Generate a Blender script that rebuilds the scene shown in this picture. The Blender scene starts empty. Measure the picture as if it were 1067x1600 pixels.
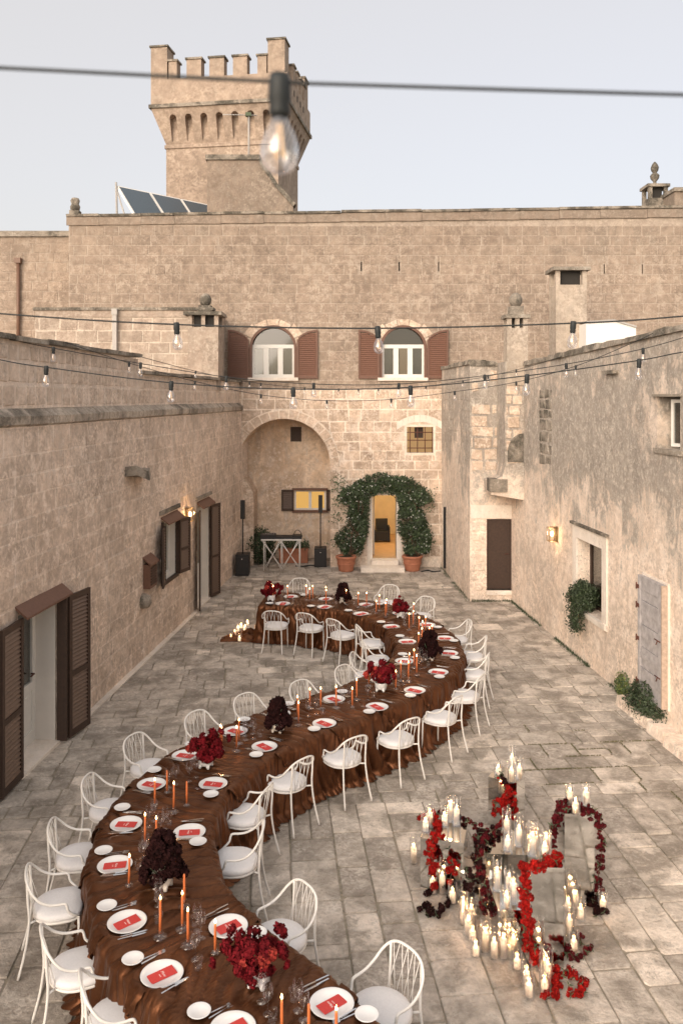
import bpy, math, random
import numpy as np
from mathutils import Vector
random.seed(7); np.random.seed(7)
R = math.radians
sc = bpy.context.scene
COL = sc.collection

# ------------------------------------------------------------------ camera
FPX, CX, HY, CZ = 1300.0, 533.5, 622.0, 5.0     # focal length in photo pixels, centre, horizon row, eye height
cam = bpy.data.cameras.new('camera'); camo = bpy.data.objects.new('camera', cam); COL.objects.link(camo)
camo.location = (0, 0, CZ); camo.rotation_euler = (R(90), 0, 0)
cam.sensor_fit = 'VERTICAL'; cam.sensor_height = 36.0; cam.sensor_width = 24.0
cam.lens = FPX / 1600 * 36.0
cam.shift_y = -(800 - HY) / 1600
cam.clip_start = 0.1; cam.clip_end = 3000
cam.dof.use_dof = True; cam.dof.focus_distance = 11.0; cam.dof.aperture_fstop = 3.2
sc.camera = camo

# ------------------------------------------------------------------ sky, sun, exposure
SUN_EL, SUN_AZ = 21.0, 209.0        # low and behind the camera, veiled by an even pale sky
w = bpy.data.worlds.new('World'); sc.world = w; w.use_nodes = True
nt = w.node_tree; nt.nodes.clear()
out = nt.nodes.new('ShaderNodeOutputWorld')
sky = nt.nodes.new('ShaderNodeTexSky'); sky.sky_type = 'NISHITA'; sky.sun_disc = False
sky.sun_elevation = R(SUN_EL); sky.sun_rotation = R(SUN_AZ)
sky.air_density = 0.7; sky.dust_density = 6.0; sky.ozone_density = 0.6
b1 = nt.nodes.new('ShaderNodeBackground'); b1.inputs[1].default_value = 0.09
b2 = nt.nodes.new('ShaderNodeBackground'); b2.inputs[0].default_value = (0.832, 0.755, 0.648, 1); b2.inputs[1].default_value = 0.545
ad = nt.nodes.new('ShaderNodeAddShader')
nt.links.new(sky.outputs[0], b1.inputs[0]); nt.links.new(b1.outputs[0], ad.inputs[0]); nt.links.new(b2.outputs[0], ad.inputs[1])
nt.links.new(ad.outputs[0], out.inputs[0])
sl = bpy.data.lights.new('sun', 'SUN'); sl.energy = 1.3; sl.angle = R(60); sl.color = (1.0, 0.88, 0.80)
so = bpy.data.objects.new('sun', sl); COL.objects.link(so)
_d = Vector((math.sin(R(SUN_AZ)) * math.cos(R(SUN_EL)), math.cos(R(SUN_AZ)) * math.cos(R(SUN_EL)), math.sin(R(SUN_EL))))
so.rotation_euler = _d.to_track_quat('Z', 'Y').to_euler(); so.location = (0, -5, 30)
sc.view_settings.view_transform = 'Standard'; sc.view_settings.look = 'None'
sc.view_settings.exposure = 0.47; sc.view_settings.gamma = 1.0; sc.view_settings.use_curve_mapping = False
sc.cycles.use_denoising = True
sc.cycles.max_bounces = 7; sc.cycles.diffuse_bounces = 4; sc.cycles.glossy_bounces = 4
sc.cycles.transparent_max_bounces = 32; sc.cycles.transmission_bounces = 4
sc.cycles.sample_clamp_indirect = 4.0; sc.cycles.caustics_reflective = False; sc.cycles.caustics_refractive = False

# ------------------------------------------------------------------ from photo pixels to places
def PY(px, py, Y):                     # the point at distance Y
    return Vector(((px - CX) * Y / FPX, Y, CZ - (py - HY) * Y / FPX))
def PZ(px, py, z=0.0):                 # the point at height z
    Y = FPX * (CZ - z) / (py - HY)
    return Vector(((px - CX) * Y / FPX, Y, z))

# ------------------------------------------------------------------ noise in numpy
def _hash(ix, iy, seed):
    h = (ix.astype(np.int64) * 374761393 + iy.astype(np.int64) * 668265263 + seed * 974634777) & 0x7fffffff
    h = ((h ^ (h >> 13)) * 1274126177) & 0x7fffffff
    return ((h ^ (h >> 16)) & 0xffff) / 65535.0
def vnoise(x, y, seed=0):
    x = np.asarray(x, float); y = np.asarray(y, float)
    ix = np.floor(x); iy = np.floor(y); fx = x - ix; fy = y - iy
    fx = fx * fx * (3 - 2 * fx); fy = fy * fy * (3 - 2 * fy)
    a = _hash(ix, iy, seed); b = _hash(ix + 1, iy, seed); c = _hash(ix, iy + 1, seed); d = _hash(ix + 1, iy + 1, seed)
    return (a * (1 - fx) + b * fx) * (1 - fy) + (c * (1 - fx) + d * fx) * fy

# ------------------------------------------------------------------ mesh collecting
class MB:
    def __init__(s): s.v = []; s.f = []; s.t = []; s.sm = []
    def add(s, verts, faces, tone=0.5, smooth=False):
        o = len(s.v); s.v.extend([tuple(p) for p in verts])
        for f in faces: s.f.append(tuple(i + o for i in f)); s.t.append(tone); s.sm.append(smooth)
    def quad(s, a, b, c, d, tone=0.5): s.add([a, b, c, d], [(0, 1, 2, 3)], tone)
    def box(s, x0, x1, y0, y1, z0, z1, tone=0.5, fn=None):
        P = [(x0, y0, z0), (x1, y0, z0), (x1, y1, z0), (x0, y1, z0), (x0, y0, z1), (x1, y0, z1), (x1, y1, z1), (x0, y1, z1)]
        if fn: P = [tuple(fn(*p)) for p in P]
        s.add(P, [(0, 3, 2, 1), (4, 5, 6, 7), (0, 1, 5, 4), (1, 2, 6, 5), (2, 3, 7, 6), (3, 0, 4, 7)], tone)
    def tube(s, pts, r, n=6, tone=0.5, cap=True, smooth=True):
        pts = [Vector(p) for p in pts]; m = len(pts)
        rr = r if hasattr(r, '__len__') else [r] * m
        V = []; F = []; pn = None
        for i, p in enumerate(pts):
            t = (pts[min(i + 1, m - 1)] - pts[max(i - 1, 0)]).normalized()
            if pn is None:
                pn = t.cross(Vector((0, 0, 1)))
                if pn.length < 0.1: pn = t.cross(Vector((1, 0, 0)))
            pn = (pn - t * pn.dot(t))
            if pn.length < 1e-6: pn = t.orthogonal()
            pn.normalize(); bn = t.cross(pn)
            for k in range(n):
                a = 2 * math.pi * k / n
                V.append(p + (pn * math.cos(a) + bn * math.sin(a)) * rr[i])
        for i in range(m - 1):
            for k in range(n):
                a = i * n + k; b = i * n + (k + 1) % n
                F.append((a, b, b + n, a + n))
        if cap: F.append(tuple(range(n - 1, -1, -1))); F.append(tuple(range((m - 1) * n, m * n)))
        s.add(V, F, tone, smooth)
    def lathe(s, prof, c=(0, 0, 0), n=16, tone=0.5, smooth=True, cap=True):
        V = []; F = []
        for (r, z) in prof:
            for k in range(n):
                a = 2 * math.pi * k / n; V.append((c[0] + r * math.cos(a), c[1] + r * math.sin(a), c[2] + z))
        for i in range(len(prof) - 1):
            for k in range(n):
                a = i * n + k; b = i * n + (k + 1) % n
                F.append((a, b, b + n, a + n))
        if cap:
            F.append(tuple(range(n - 1, -1, -1))); F.append(tuple(range((len(prof) - 1) * n, len(prof) * n)))
        s.add(V, F, tone, smooth)
    def mesh(s, name, org=(0, 0, 0)):
        me = bpy.data.meshes.new(name)
        ox, oy, oz = org
        me.from_pydata([(x - ox, y - oy, z - oz) for x, y, z in s.v], [], s.f)
        a = me.attributes.new('tone', 'FLOAT', 'FACE'); a.data.foreach_set('value', s.t)
        me.polygons.foreach_set('use_smooth', s.sm)
        me.update(); return me
    def build(s, name, mat, parent=None, org=None, kind=None):
        """link as one object; mesh data given in world coordinates, origin = org or the parent's"""
        if org is None: org = tuple(parent['_org']) if parent is not None and '_org' in parent else (0, 0, 0)
        me = s.mesh(name, org); me.materials.append(mat)
        o = bpy.data.objects.new(name, me); COL.objects.link(o)
        if parent is None: o.location = org
        else:
            o.parent = parent
            po = tuple(parent['_org']) if '_org' in parent else (0, 0, 0)
            o.location = (org[0] - po[0], org[1] - po[1], org[2] - po[2])
        o['_org'] = org
        if kind: o['kind'] = kind
        return o

def tag(o, label=None, cat=None, group=None, kind=None):
    if label: o['label'] = label
    if cat: o['category'] = cat
    if group: o['group'] = group
    if kind: o['kind'] = kind
    return o
def thing(name, label, cat, loc=(0, 0, 0), rz=0.0, group=None):
    o = bpy.data.objects.new(name, None); COL.objects.link(o); o.empty_display_size = 0.1
    o.location = loc; o.rotation_euler = (0, 0, rz); o['_org'] = tuple(loc) if rz == 0 else (0, 0, 0)
    return tag(o, label, cat, group)
def part(name, me, parent, loc=(0, 0, 0), rot=(0, 0, 0), scale=None):
    o = bpy.data.objects.new(name, me); COL.objects.link(o); o.parent = parent; o.location = loc; o.rotation_euler = rot
    if scale is not None: o.scale = (scale,) * 3 if not hasattr(scale, '__len__') else scale
    return o
KIDS = {}
def copy_tree(o, parent=None):
    c = o.copy(); COL.objects.link(c); c.parent = parent
    for ch in o.children: copy_tree(ch, c)
    return c
def dup(o, loc, rz, label=None, group=None, scale=None):
    c = copy_tree(o); c.location = loc; c.rotation_euler = (0, 0, rz)
    if label: c['label'] = label
    if group: c['group'] = group
    if scale: c.scale = (scale,) * 3
    return c
ORD = ['', 'first', 'second', 'third', 'fourth', 'fifth', 'sixth', 'seventh', 'eighth', 'ninth', 'tenth', 'eleventh', 'twelfth', 'thirteenth',
       'fourteenth', 'fifteenth', 'sixteenth', 'seventeenth', 'eighteenth', 'nineteenth', 'twentieth']

def catmull(P, per=8, closed=False):
    P = [Vector(p) for p in P]; n = len(P); out = []
    rng = range(n) if closed else range(n - 1)
    for i in rng:
        if closed: a, b, c, d = P[(i - 1) % n], P[i], P[(i + 1) % n], P[(i + 2) % n]
        else: a, b, c, d = P[max(i - 1, 0)], P[i], P[i + 1], P[min(i + 2, n - 1)]
        for k in range(per):
            t = k / per
            out.append(0.5 * ((2 * b) + (c - a) * t + (2 * a - 5 * b + 4 * c - d) * t * t + (3 * b - a - 3 * c + d) * t ** 3))
    if not closed: out.append(P[-1])
    return out

# ------------------------------------------------------------------ materials
def newmat(name):
    m = bpy.data.materials.new(name); m.use_nodes = True; n = m.node_tree
    b = n.nodes.get('Principled BSDF'); return m, n, b
def N(nt, t, **kw):
    n = nt.nodes.new(t)
    for k, v in kw.items():
        if hasattr(n, k): setattr(n, k, v)
        else: n.inputs[k.replace('_', ' ')].default_value = v
    return n
def noise(nt, pos, scale, detail=4, rough=0.55, dist=0.0):
    n = nt.nodes.new('ShaderNodeTexNoise'); n.inputs['Scale'].default_value = scale; n.inputs['Detail'].default_value = detail
    n.inputs['Roughness'].default_value = rough; n.inputs['Distortion'].default_value = dist
    nt.links.new(pos, n.inputs['Vector']); return n.outputs[0]
def ramp(nt, fac, stops):
    r = nt.nodes.new('ShaderNodeValToRGB'); e = r.color_ramp.elements
    while len(e) < len(stops): e.new(0.5)
    for i, (p, c) in enumerate(stops):
        e[i].position = p; e[i].color = (c, c, c, 1) if not hasattr(c, '__len__') else (*c, 1)
    nt.links.new(fac, r.inputs[0]); return r.outputs[0]
def mix(nt, fac, a, b, mode='MIX'):
    m = nt.nodes.new('ShaderNodeMix'); m.data_type = 'RGBA'; m.blend_type = mode
    for sock, val in ((m.inputs[0], fac), (m.inputs[6], a), (m.inputs[7], b)):
        if hasattr(val, 'is_output'): nt.links.new(val, sock)
        elif hasattr(val, '__len__'): sock.default_value = (*val, 1)
        else: sock.default_value = val
    return m.outputs[2]
def mth(nt, op, a, b=0.0, clamp=False):
    m = nt.nodes.new('ShaderNodeMath'); m.operation = op; m.use_clamp = clamp
    for sock, val in ((m.inputs[0], a), (m.inputs[1], b)):
        if hasattr(val, 'is_output'): nt.links.new(val, sock)
        else: sock.default_value = val
    return m.outputs[0]
def worldpos(nt):
    return nt.nodes.new('ShaderNodeNewGeometry').outputs['Position']
def scaled(nt, pos, s):
    m = nt.nodes.new('ShaderNodeMapping'); m.inputs['Scale'].default_value = s; nt.links.new(pos, m.inputs[0]); return m.outputs[0]
def bump(nt, b, h, strength, dist=0.02):
    n = nt.nodes.new('ShaderNodeBump'); n.inputs['Strength'].default_value = strength; n.inputs['Distance'].default_value = dist
    nt.links.new(h, n.inputs['Height']); nt.links.new(n.outputs[0], b.inputs['Normal'])

def stone(name, ca, cb, dark=(0.13, 0.12, 0.105), pale=(0.62, 0.5, 0.4), darkamt=0.35, paleamt=0.3, ztop=None, tonek=0.35,
          streak=True, fine=1.0, rough=0.9, bumpk=0.6, dth=0.0, pth=0.0, speck=1.0):
    """weathered limestone: two base tones, pale lime patches, grey crust (more of it towards a height ztop), pits"""
    m, n, b = newmat(name); p = worldpos(n)
    big = noise(n, p, 0.6, 4, 0.6); mid = noise(n, p, 2.4, 5, 0.6, 0.4); sm = noise(n, p, 5.5 * fine, 6, 0.7, 0.3); gr = noise(n, p, 22 * fine, 4, 0.7)
    c = mix(n, ramp(n, mid, [(0.42, 0), (0.58, 1)]), ca, cb)
    at = n.nodes.new('ShaderNodeAttribute'); at.attribute_name = 'tone'
    tn = mth(n, 'MULTIPLY_ADD', at.outputs['Fac'], tonek); n.nodes[-1].inputs[2].default_value = 1.0 - tonek / 2
    c = mix(n, 1.0, c, tn, 'MULTIPLY')
    st = noise(n, scaled(n, p, (1.7, 1.7, 0.8)), 1.5, 6, 0.72, 0.8)
    def wsum(*tw):
        r = None
        for t, w_ in tw:
            q = mth(n, 'MULTIPLY', t, w_); r = q if r is None else mth(n, 'ADD', r, q)
        return r
    pm = wsum((st, .45), (sm, .35), (gr, .2))
    c = mix(n, mth(n, 'MULTIPLY', ramp(n, pm, [(0.52 + pth, 0), (0.57 + pth, 1)]), paleamt), c, pale)
    dm = wsum((big, .34), (st if streak else mid, .28), (sm, .24), (gr, .14))
    if ztop is not None:
        sep = n.nodes.new('ShaderNodeSeparateXYZ'); n.links.new(p, sep.inputs[0])
        mr = n.nodes.new('ShaderNodeMapRange'); mr.inputs[1].default_value = ztop[0]; mr.inputs[2].default_value = ztop[1]
        mr.inputs[3].default_value = -0.06; mr.inputs[4].default_value = ztop[2]
        n.links.new(sep.outputs[2], mr.inputs[0]); dm = mth(n, 'ADD', dm, mr.outputs[0])
    c = mix(n, mth(n, 'MULTIPLY', ramp(n, dm, [(0.508 + dth, 0), (0.56 + dth, 1)]), darkamt), c, dark)
    g2 = noise(n, p, 11 * fine, 5, 0.8, 0.2)
    c = mix(n, mth(n, 'MULTIPLY', ramp(n, g2, [(0.53, 0), (0.60, 1)]), 0.30 * paleamt + .03), c, pale)
    msk = ramp(n, noise(n, p, 1.1, 4, 0.6, 0.5), [(0.40, 0.25), (0.60, 1)])
    c = mix(n, mth(n, 'MULTIPLY', msk, speck), c, ramp(n, gr, [(0.38, 0.80), (0.5, 0.98), (0.62, 1.10)]), 'MULTIPLY')
    c = mix(n, speck, c, ramp(n, sm, [(0.36, 0.80), (0.6, 1.10)]), 'MULTIPLY')
    c = mix(n, 1.0, c, ramp(n, big, [(0.36, 0.84), (0.62, 1.10)]), 'MULTIPLY')
    pits = ramp(n, noise(n, p, 17 * fine, 4, 0.8), [(0.36, 1), (0.42, 0)])
    c = mix(n, mth(n, 'MULTIPLY', mth(n, 'MULTIPLY', pits, msk), 0.6), c, dark)
    n.links.new(c, b.inputs['Base Color']); b.inputs['Roughness'].default_value = rough
    b.inputs['Specular IOR Level'].default_value = 0.2
    h = mth(n, 'ADD', mth(n, 'MULTIPLY', sm, 0.7), mth(n, 'MULTIPLY', gr, 0.4))
    bump(n, b, h, bumpk, 0.04)
    return m
def plain(name, col, rough=0.6, metal=0.0, grain=0.12, gscale=20, spec=0.5, bumpk=0.0, randk=0.0):
    m, n, b = newmat(name); tc = n.nodes.new('ShaderNodeTexCoord').outputs['Object']
    g = noise(n, tc, gscale, 4, 0.6)
    c = mix(n, 1.0, col, ramp(n, g, [(0.3, 1 - grain), (0.7, 1 + grain)]), 'MULTIPLY')
    if randk:
        oi = n.nodes.new('ShaderNodeObjectInfo'); at = n.nodes.new('ShaderNodeAttribute'); at.attribute_name = 'tone'
        s = mth(n, 'ADD', mth(n, 'MULTIPLY', oi.outputs['Random'], randk), mth(n, 'MULTIPLY', at.outputs['Fac'], randk))
        s = mth(n, 'ADD', s, 1 - randk); c = mix(n, 1.0, c, s, 'MULTIPLY')
    n.links.new(c, b.inputs['Base Color']); b.inputs['Roughness'].default_value = rough; b.inputs['Metallic'].default_value = metal
    b.inputs['Specular IOR Level'].default_value = spec
    if bumpk: bump(n, b, g, bumpk, 0.01)
    return m
def emis(name, col, k):
    m = bpy.data.materials.new(name); m.use_nodes = True; n = m.node_tree; n.nodes.clear()
    e = n.nodes.new('ShaderNodeEmission'); e.inputs[0].default_value = (*col, 1); e.inputs[1].default_value = k
    o = n.nodes.new('ShaderNodeOutputMaterial'); n.links.new(e.outputs[0], o.inputs[0]); return m
def thin_glass(name, tint=(0.96, 0.97, 0.97), k=1.0, base=0.05):
    m = bpy.data.materials.new(name); m.use_nodes = True; n = m.node_tree; n.nodes.clear()
    t = n.nodes.new('ShaderNodeBsdfTransparent'); t.inputs[0].default_value = (*tint, 1)
    g = n.nodes.new('ShaderNodeBsdfGlossy'); g.inputs['Roughness'].default_value = 0.04; g.inputs[0].default_value = (1, 1, 1, 1)
    lw = n.nodes.new('ShaderNodeLayerWeight'); lw.inputs[0].default_value = 0.35
    f = mth(n, 'ADD', mth(n, 'MULTIPLY', lw.outputs['Facing'], 0.5 * k), base, True)
    mx = n.nodes.new('ShaderNodeMixShader'); n.links.new(f, mx.inputs[0]); n.links.new(t.outputs[0], mx.inputs[1]); n.links.new(g.outputs[0], mx.inputs[2])
    o = n.nodes.new('ShaderNodeOutputMaterial'); n.links.new(mx.outputs[0], o.inputs[0]); return m

M = {}
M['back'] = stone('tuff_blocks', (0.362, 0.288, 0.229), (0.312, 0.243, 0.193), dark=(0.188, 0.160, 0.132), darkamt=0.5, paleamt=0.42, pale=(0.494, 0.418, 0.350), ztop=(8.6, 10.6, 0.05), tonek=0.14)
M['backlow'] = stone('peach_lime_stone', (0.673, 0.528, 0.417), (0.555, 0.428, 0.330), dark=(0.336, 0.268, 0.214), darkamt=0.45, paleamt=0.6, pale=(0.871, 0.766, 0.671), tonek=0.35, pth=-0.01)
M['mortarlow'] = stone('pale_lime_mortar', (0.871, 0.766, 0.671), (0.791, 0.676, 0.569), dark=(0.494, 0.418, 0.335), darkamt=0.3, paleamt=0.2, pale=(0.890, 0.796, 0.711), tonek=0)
M['terrace'] = stone('terrace_stone', (0.435, 0.359, 0.295), (0.371, 0.297, 0.243), dark=(0.247, 0.209, 0.173), darkamt=0.5, paleamt=0.5, pale=(0.555, 0.477, 0.407), tonek=.25)
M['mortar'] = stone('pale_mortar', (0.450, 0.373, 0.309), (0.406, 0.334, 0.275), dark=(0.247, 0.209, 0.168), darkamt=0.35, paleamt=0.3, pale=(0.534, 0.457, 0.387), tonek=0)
M['left'] = stone('left_wall_stone', (0.732, 0.597, 0.494), (0.624, 0.501, 0.407), dark=(0.327, 0.273, 0.229), darkamt=0.55, paleamt=0.6, pale=(0.871, 0.757, 0.662), ztop=(3.6, 6.0, 0.045), bumpk=0.9, tonek=0.16)
M['leftmortar'] = stone('left_wall_mortar', (0.830, 0.706, 0.610), (0.732, 0.607, 0.508), dark=(0.357, 0.297, 0.248), darkamt=0.5, paleamt=0.4, pale=(0.890, 0.786, 0.692), ztop=(3.6, 6.0, 0.045), tonek=0)
M['right'] = stone('right_wall_plaster', (0.861, 0.732, 0.625), (0.781, 0.646, 0.538), dark=(0.287, 0.263, 0.233), darkamt=0.85, paleamt=0.6, pale=(0.890, 0.786, 0.692), ztop=(1.7, 3.9, 0.075), bumpk=0.9, tonek=0.12, dth=-0.002)
M['coping'] = stone('lichened_coping', (0.376, 0.329, 0.275), (0.296, 0.258, 0.214), dark=(0.084, 0.077, 0.063), darkamt=0.9, paleamt=0.6, pale=(0.494, 0.447, 0.391), bumpk=1.0, dth=-0.02, streak=False, fine=1.4)
M['tower'] = stone('tower_stone', (0.426, 0.334, 0.264), (0.371, 0.288, 0.229), dark=(0.247, 0.199, 0.159), darkamt=0.5, paleamt=0.35, pale=(0.515, 0.428, 0.350), ztop=(16, 19, 0.03), fine=0.5)
M['paving'] = stone('paving_stone', (0.615, 0.545, 0.477), (0.491, 0.433, 0.373), dark=(0.212, 0.184, 0.154), dth=-0.01, darkamt=0.72, paleamt=0.5, pale=(0.705, 0.652, 0.586), tonek=0.42, streak=False, bumpk=0.8, fine=1.2, pth=-0.005)
M['grout'] = stone('paving_joints', (0.397, 0.350, 0.287), (0.316, 0.281, 0.216), dark=(0.117, 0.105, 0.079), darkamt=0.5, paleamt=0.2, tonek=0)
M['niche'] = stone('ochre_niche_plaster', (0.871, 0.710, 0.562), (0.772, 0.595, 0.438), dark=(0.416, 0.312, 0.231), darkamt=0.7, paleamt=0.8, pale=(0.900, 0.836, 0.781), dth=-0.02, pth=-.005, fine=0.8, tonek=0)
M['trim'] = stone('pale_stone_trim', (0.861, 0.786, 0.711), (0.802, 0.717, 0.630), dark=(0.494, 0.428, 0.356), darkamt=0.3, paleamt=0.25, pale=(0.890, 0.835, 0.772), tonek=.12, speck=.4)
M['earth'] = stone('dry_earth', (0.218, 0.179, 0.121), (0.159, 0.150, 0.082), darkamt=0.3, paleamt=0.2)
M['white'] = plain('white_painted_metal', (0.80, 0.78, 0.75), 0.45, grain=0.03)
M['cushion'] = plain('white_seat_fabric', (0.80, 0.79, 0.80), 0.85, grain=0.04, gscale=60, bumpk=0.2)
M['brown'] = plain('brown_painted_wood', (0.145, 0.072, 0.048), 0.55, grain=0.15)
M['slat'] = plain('dark_louvre_slats', (0.13, 0.085, 0.065), 0.35, grain=0.15)
M['slatbrown'] = plain('brown_louvre_slats', (0.185, 0.092, 0.062), 0.45, grain=0.12)
M['darkbrown'] = plain('dark_brown_wood', (0.050, 0.028, 0.019), 0.6, grain=0.2)
M['whitewood'] = plain('white_joinery', (0.74, 0.72, 0.68), 0.5, grain=0.04)
M['whitewall'] = plain('white_reveal_plaster', (0.70, 0.66, 0.61), 0.85, grain=0.05, gscale=4)
M['greywood'] = plain('weathered_grey_wood', (0.40, 0.38, 0.385), 0.85, grain=0.25, gscale=9, bumpk=0.4)
M['rust'] = plain('rusty_iron', (0.12, 0.045, 0.03), 0.8, grain=0.3)
M['black'] = plain('black_plastic', (0.012, 0.012, 0.013), 0.5, grain=0.1)
M['cable'] = plain('black_cable', (0.018, 0.022, 0.024), 0.6, grain=0.1)
M['terracotta'] = plain('terracotta', (0.42, 0.17, 0.10), 0.8, grain=0.15, gscale=8)
M['porcelain'] = plain('white_porcelain', (0.80, 0.81, 0.82), 0.18, grain=0.02)
M['menu'] = plain('coral_red_card', (0.56, 0.050, 0.045), 0.7, grain=0.10, gscale=120)
M['ink'] = plain('white_ink', (0.85, 0.72, 0.70), 0.7, grain=0.02)
M['silver'] = plain('polished_steel', (0.75, 0.75, 0.76), 0.18, metal=1.0, grain=0.03)
M['taper'] = plain('orange_wax', (0.62, 0.17, 0.055), 0.45, grain=0.08, gscale=30)
M['leaf'] = plain('green_leaves', (0.060, 0.095, 0.042), 0.5, grain=0.2, randk=0.5)
M['leafdark'] = plain('dark_green_leaves', (0.042, 0.066, 0.030), 0.5, grain=0.2, randk=0.5)
M['leafgrey'] = plain('grey_green_leaves', (0.07, 0.10, 0.05), 0.6, grain=0.2, randk=0.5)
M['leaffresh'] = plain('fresh_green_leaves', (0.12, 0.15, 0.04), 0.5, grain=0.2, randk=0.5)
M['moss'] = plain('olive_moss', (0.12, 0.11, 0.06), 0.9, grain=0.3, randk=.4)
M['petalwhite'] = plain('white_petals', (0.7, 0.72, 0.68), 0.6, grain=0.05)
M['stem'] = plain('brown_stems', (0.08, 0.05, 0.03), 0.8, grain=0.2)
M['red'] = plain('crimson_petals', (0.12, 0.005, 0.009), 0.8, grain=0.15, randk=0.65, spec=.15)
M['coral'] = plain('coral_petals', (0.36, 0.045, 0.035), 0.8, grain=.15, randk=.5, spec=.15)
M['mortarmid'] = stone('pale_block_mortar', (0.62, 0.535, 0.455), (0.56, 0.48, 0.40), darkamt=0.3, paleamt=.2, pale=(0.68, 0.6, 0.52), tonek=0)
M['cornice'] = stone('pale_lichened_cornice', (0.50, 0.43, 0.36), (0.42, 0.36, 0.30), dark=(0.13, 0.118, 0.098), darkamt=0.85, paleamt=0.6, pale=(0.62, 0.55, 0.47), dth=-.005, streak=False, fine=1.5)
M['brass'] = plain('dull_brass', (0.45, 0.33, 0.18), 0.35, metal=1.0, grain=.1)
M['chim'] = stone('pale_chimney_stone', (0.52, 0.44, 0.365), (0.46, 0.385, 0.315), dark=(0.22, 0.19, 0.155), darkamt=0.6, paleamt=0.5, pale=(0.62, 0.54, 0.46))
M['scarlet'] = plain('scarlet_petals', (0.30, 0.008, 0.006), 0.8, grain=0.15, randk=0.6, spec=.15)
M['burgundy'] = plain('burgundy_petals', (0.085, 0.006, 0.010), 0.8, grain=0.2, randk=0.6, spec=.15)
M['blackred'] = plain('near_black_petals', (0.020, 0.006, 0.006), 0.85, grain=0.2, randk=0.6, spec=.12)
M['pvc'] = plain('grey_plastic_pipe', (0.40, 0.38, 0.36), 0.6, grain=0.1)
M['pipebrown'] = plain('brown_metal_pipe', (0.16, 0.09, 0.06), 0.5, grain=0.15)
M['panel'] = plain('solar_glass', (0.07, 0.10, 0.13), 0.25, grain=0.1, spec=0.5)
M['curtain'] = plain('dim_curtain', (0.20, 0.19, 0.155), 0.9, grain=0.2, gscale=6)
M['blindm'] = plain('brown_blind', (0.42, 0.31, 0.22), 0.8)
M['timber'] = plain('pale_timber_edge', (0.46, 0.36, 0.29), 0.8, grain=.2)
M['dark'] = plain('opening_shade', (0.03, 0.027, 0.024), 0.9)  # near-black colour stands in for shade inside openings
M['roomwall'] = plain('ochre_room_wall', (0.70, 0.57, 0.38), 0.85, grain=0.08, gscale=3)
M['roomfloor'] = plain('room_floor', (0.50, 0.32, 0.17), 0.5, grain=0.12, gscale=5)
M['lampglass'] = thin_glass('lantern_glass', (.97, .95, .92), .15, .02)
M['glass'] = thin_glass('clear_glass', (.985, .985, .985), base=0.03, k=1.0)
M['crystal'] = thin_glass('thick_clear_glass', (0.93, 0.92, 0.93), 0.55, 0.045)
M['bulbglass'] = thin_glass('bulb_glass', (0.93, 0.93, 0.95), 1.0, 0.12)
M['pane'] = thin_glass('window_glass', (0.62, 0.63, 0.62), 0.4, 0.10)
M['filament'] = emis('warm_filament', (1.0, 0.6, 0.3), 0.9)
M['flame'] = emis('candle_flame', (1.0, 0.60, 0.25), 13.0)
M['lampglow'] = emis('lamp_glow', (1.0, 0.62, 0.30), 9.0)
M['litpane'] = emis('lit_window', (1.0, 0.56, 0.16), 0.55)
M['litdim'] = emis('dim_lit_window', (0.85, 0.50, 0.22), 0.42)
def mk_mirror():
    m, n, b = newmat('mirror_sheet'); b.inputs['Base Color'].default_value = (0.80, 0.81, 0.80, 1)
    b.inputs['Metallic'].default_value = 1; b.inputs['Roughness'].default_value = 0.035
    tc = n.nodes.new('ShaderNodeTexCoord').outputs['Object']
    g = noise(n, tc, 14, 4, 0.6); n.links.new(ramp(n, g, [(0.35, 0.02), (0.8, 0.16)]), b.inputs['Roughness'])
    bump(n, b, noise(n, tc, 2.0, 2, 0.5), 0.04, 0.05); return m
M['mirror'] = mk_mirror()
def mk_wax():
    m, n, b = newmat('ivory_wax'); b.inputs['Base Color'].default_value = (0.92, 0.83, 0.73, 1); b.inputs['Roughness'].default_value = 0.5
    b.inputs['Subsurface Weight'].default_value = 0.3; b.inputs['Subsurface Radius'].default_value = (0.02, 0.01, 0.006); b.inputs['Subsurface Scale'].default_value = 1.0
    t = n.nodes.new('ShaderNodeBsdfTranslucent'); t.inputs[0].default_value = (0.97, 0.87, 0.76, 1)
    mx = n.nodes.new('ShaderNodeMixShader'); mx.inputs[0].default_value = 0.42
    n.links.new(b.outputs[0], mx.inputs[1]); n.links.new(t.outputs[0], mx.inputs[2]); n.links.new(mx.outputs[0], n.nodes['Material Output'].inputs[0])
    return m
M['wax'] = mk_wax()
def mk_cloth():
    m, n, b = newmat('brown_silk_cloth'); tc = n.nodes.new('ShaderNodeTexCoord').outputs['Object']
    g = noise(n, tc, 5, 5, 0.6); f = noise(n, tc, 220, 2, 0.5)
    c = mix(n, ramp(n, g, [(0.35, 0), (0.65, 1)]), (0.105, 0.041, 0.019), (0.165, 0.069, 0.033))
    c = mix(n, 1.0, c, ramp(n, f, [(0.3, 0.75), (0.7, 1.15)]), 'MULTIPLY')
    n.links.new(c, b.inputs['Base Color']); b.inputs['Roughness'].default_value = 0.40; b.inputs['Metallic'].default_value = 0.78
    b.inputs['Sheen Weight'].default_value = 0.06; b.inputs['Sheen Roughness'].default_value = 0.4; b.inputs['Sheen Tint'].default_value = (0.6, 0.35, 0.2, 1)
    b.inputs['Specular IOR Level'].default_value = 0.3
    bump(n, b, noise(n, tc, 26, 3, 0.6), 0.15, 0.02); return m
M['cloth'] = mk_cloth()

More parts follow.
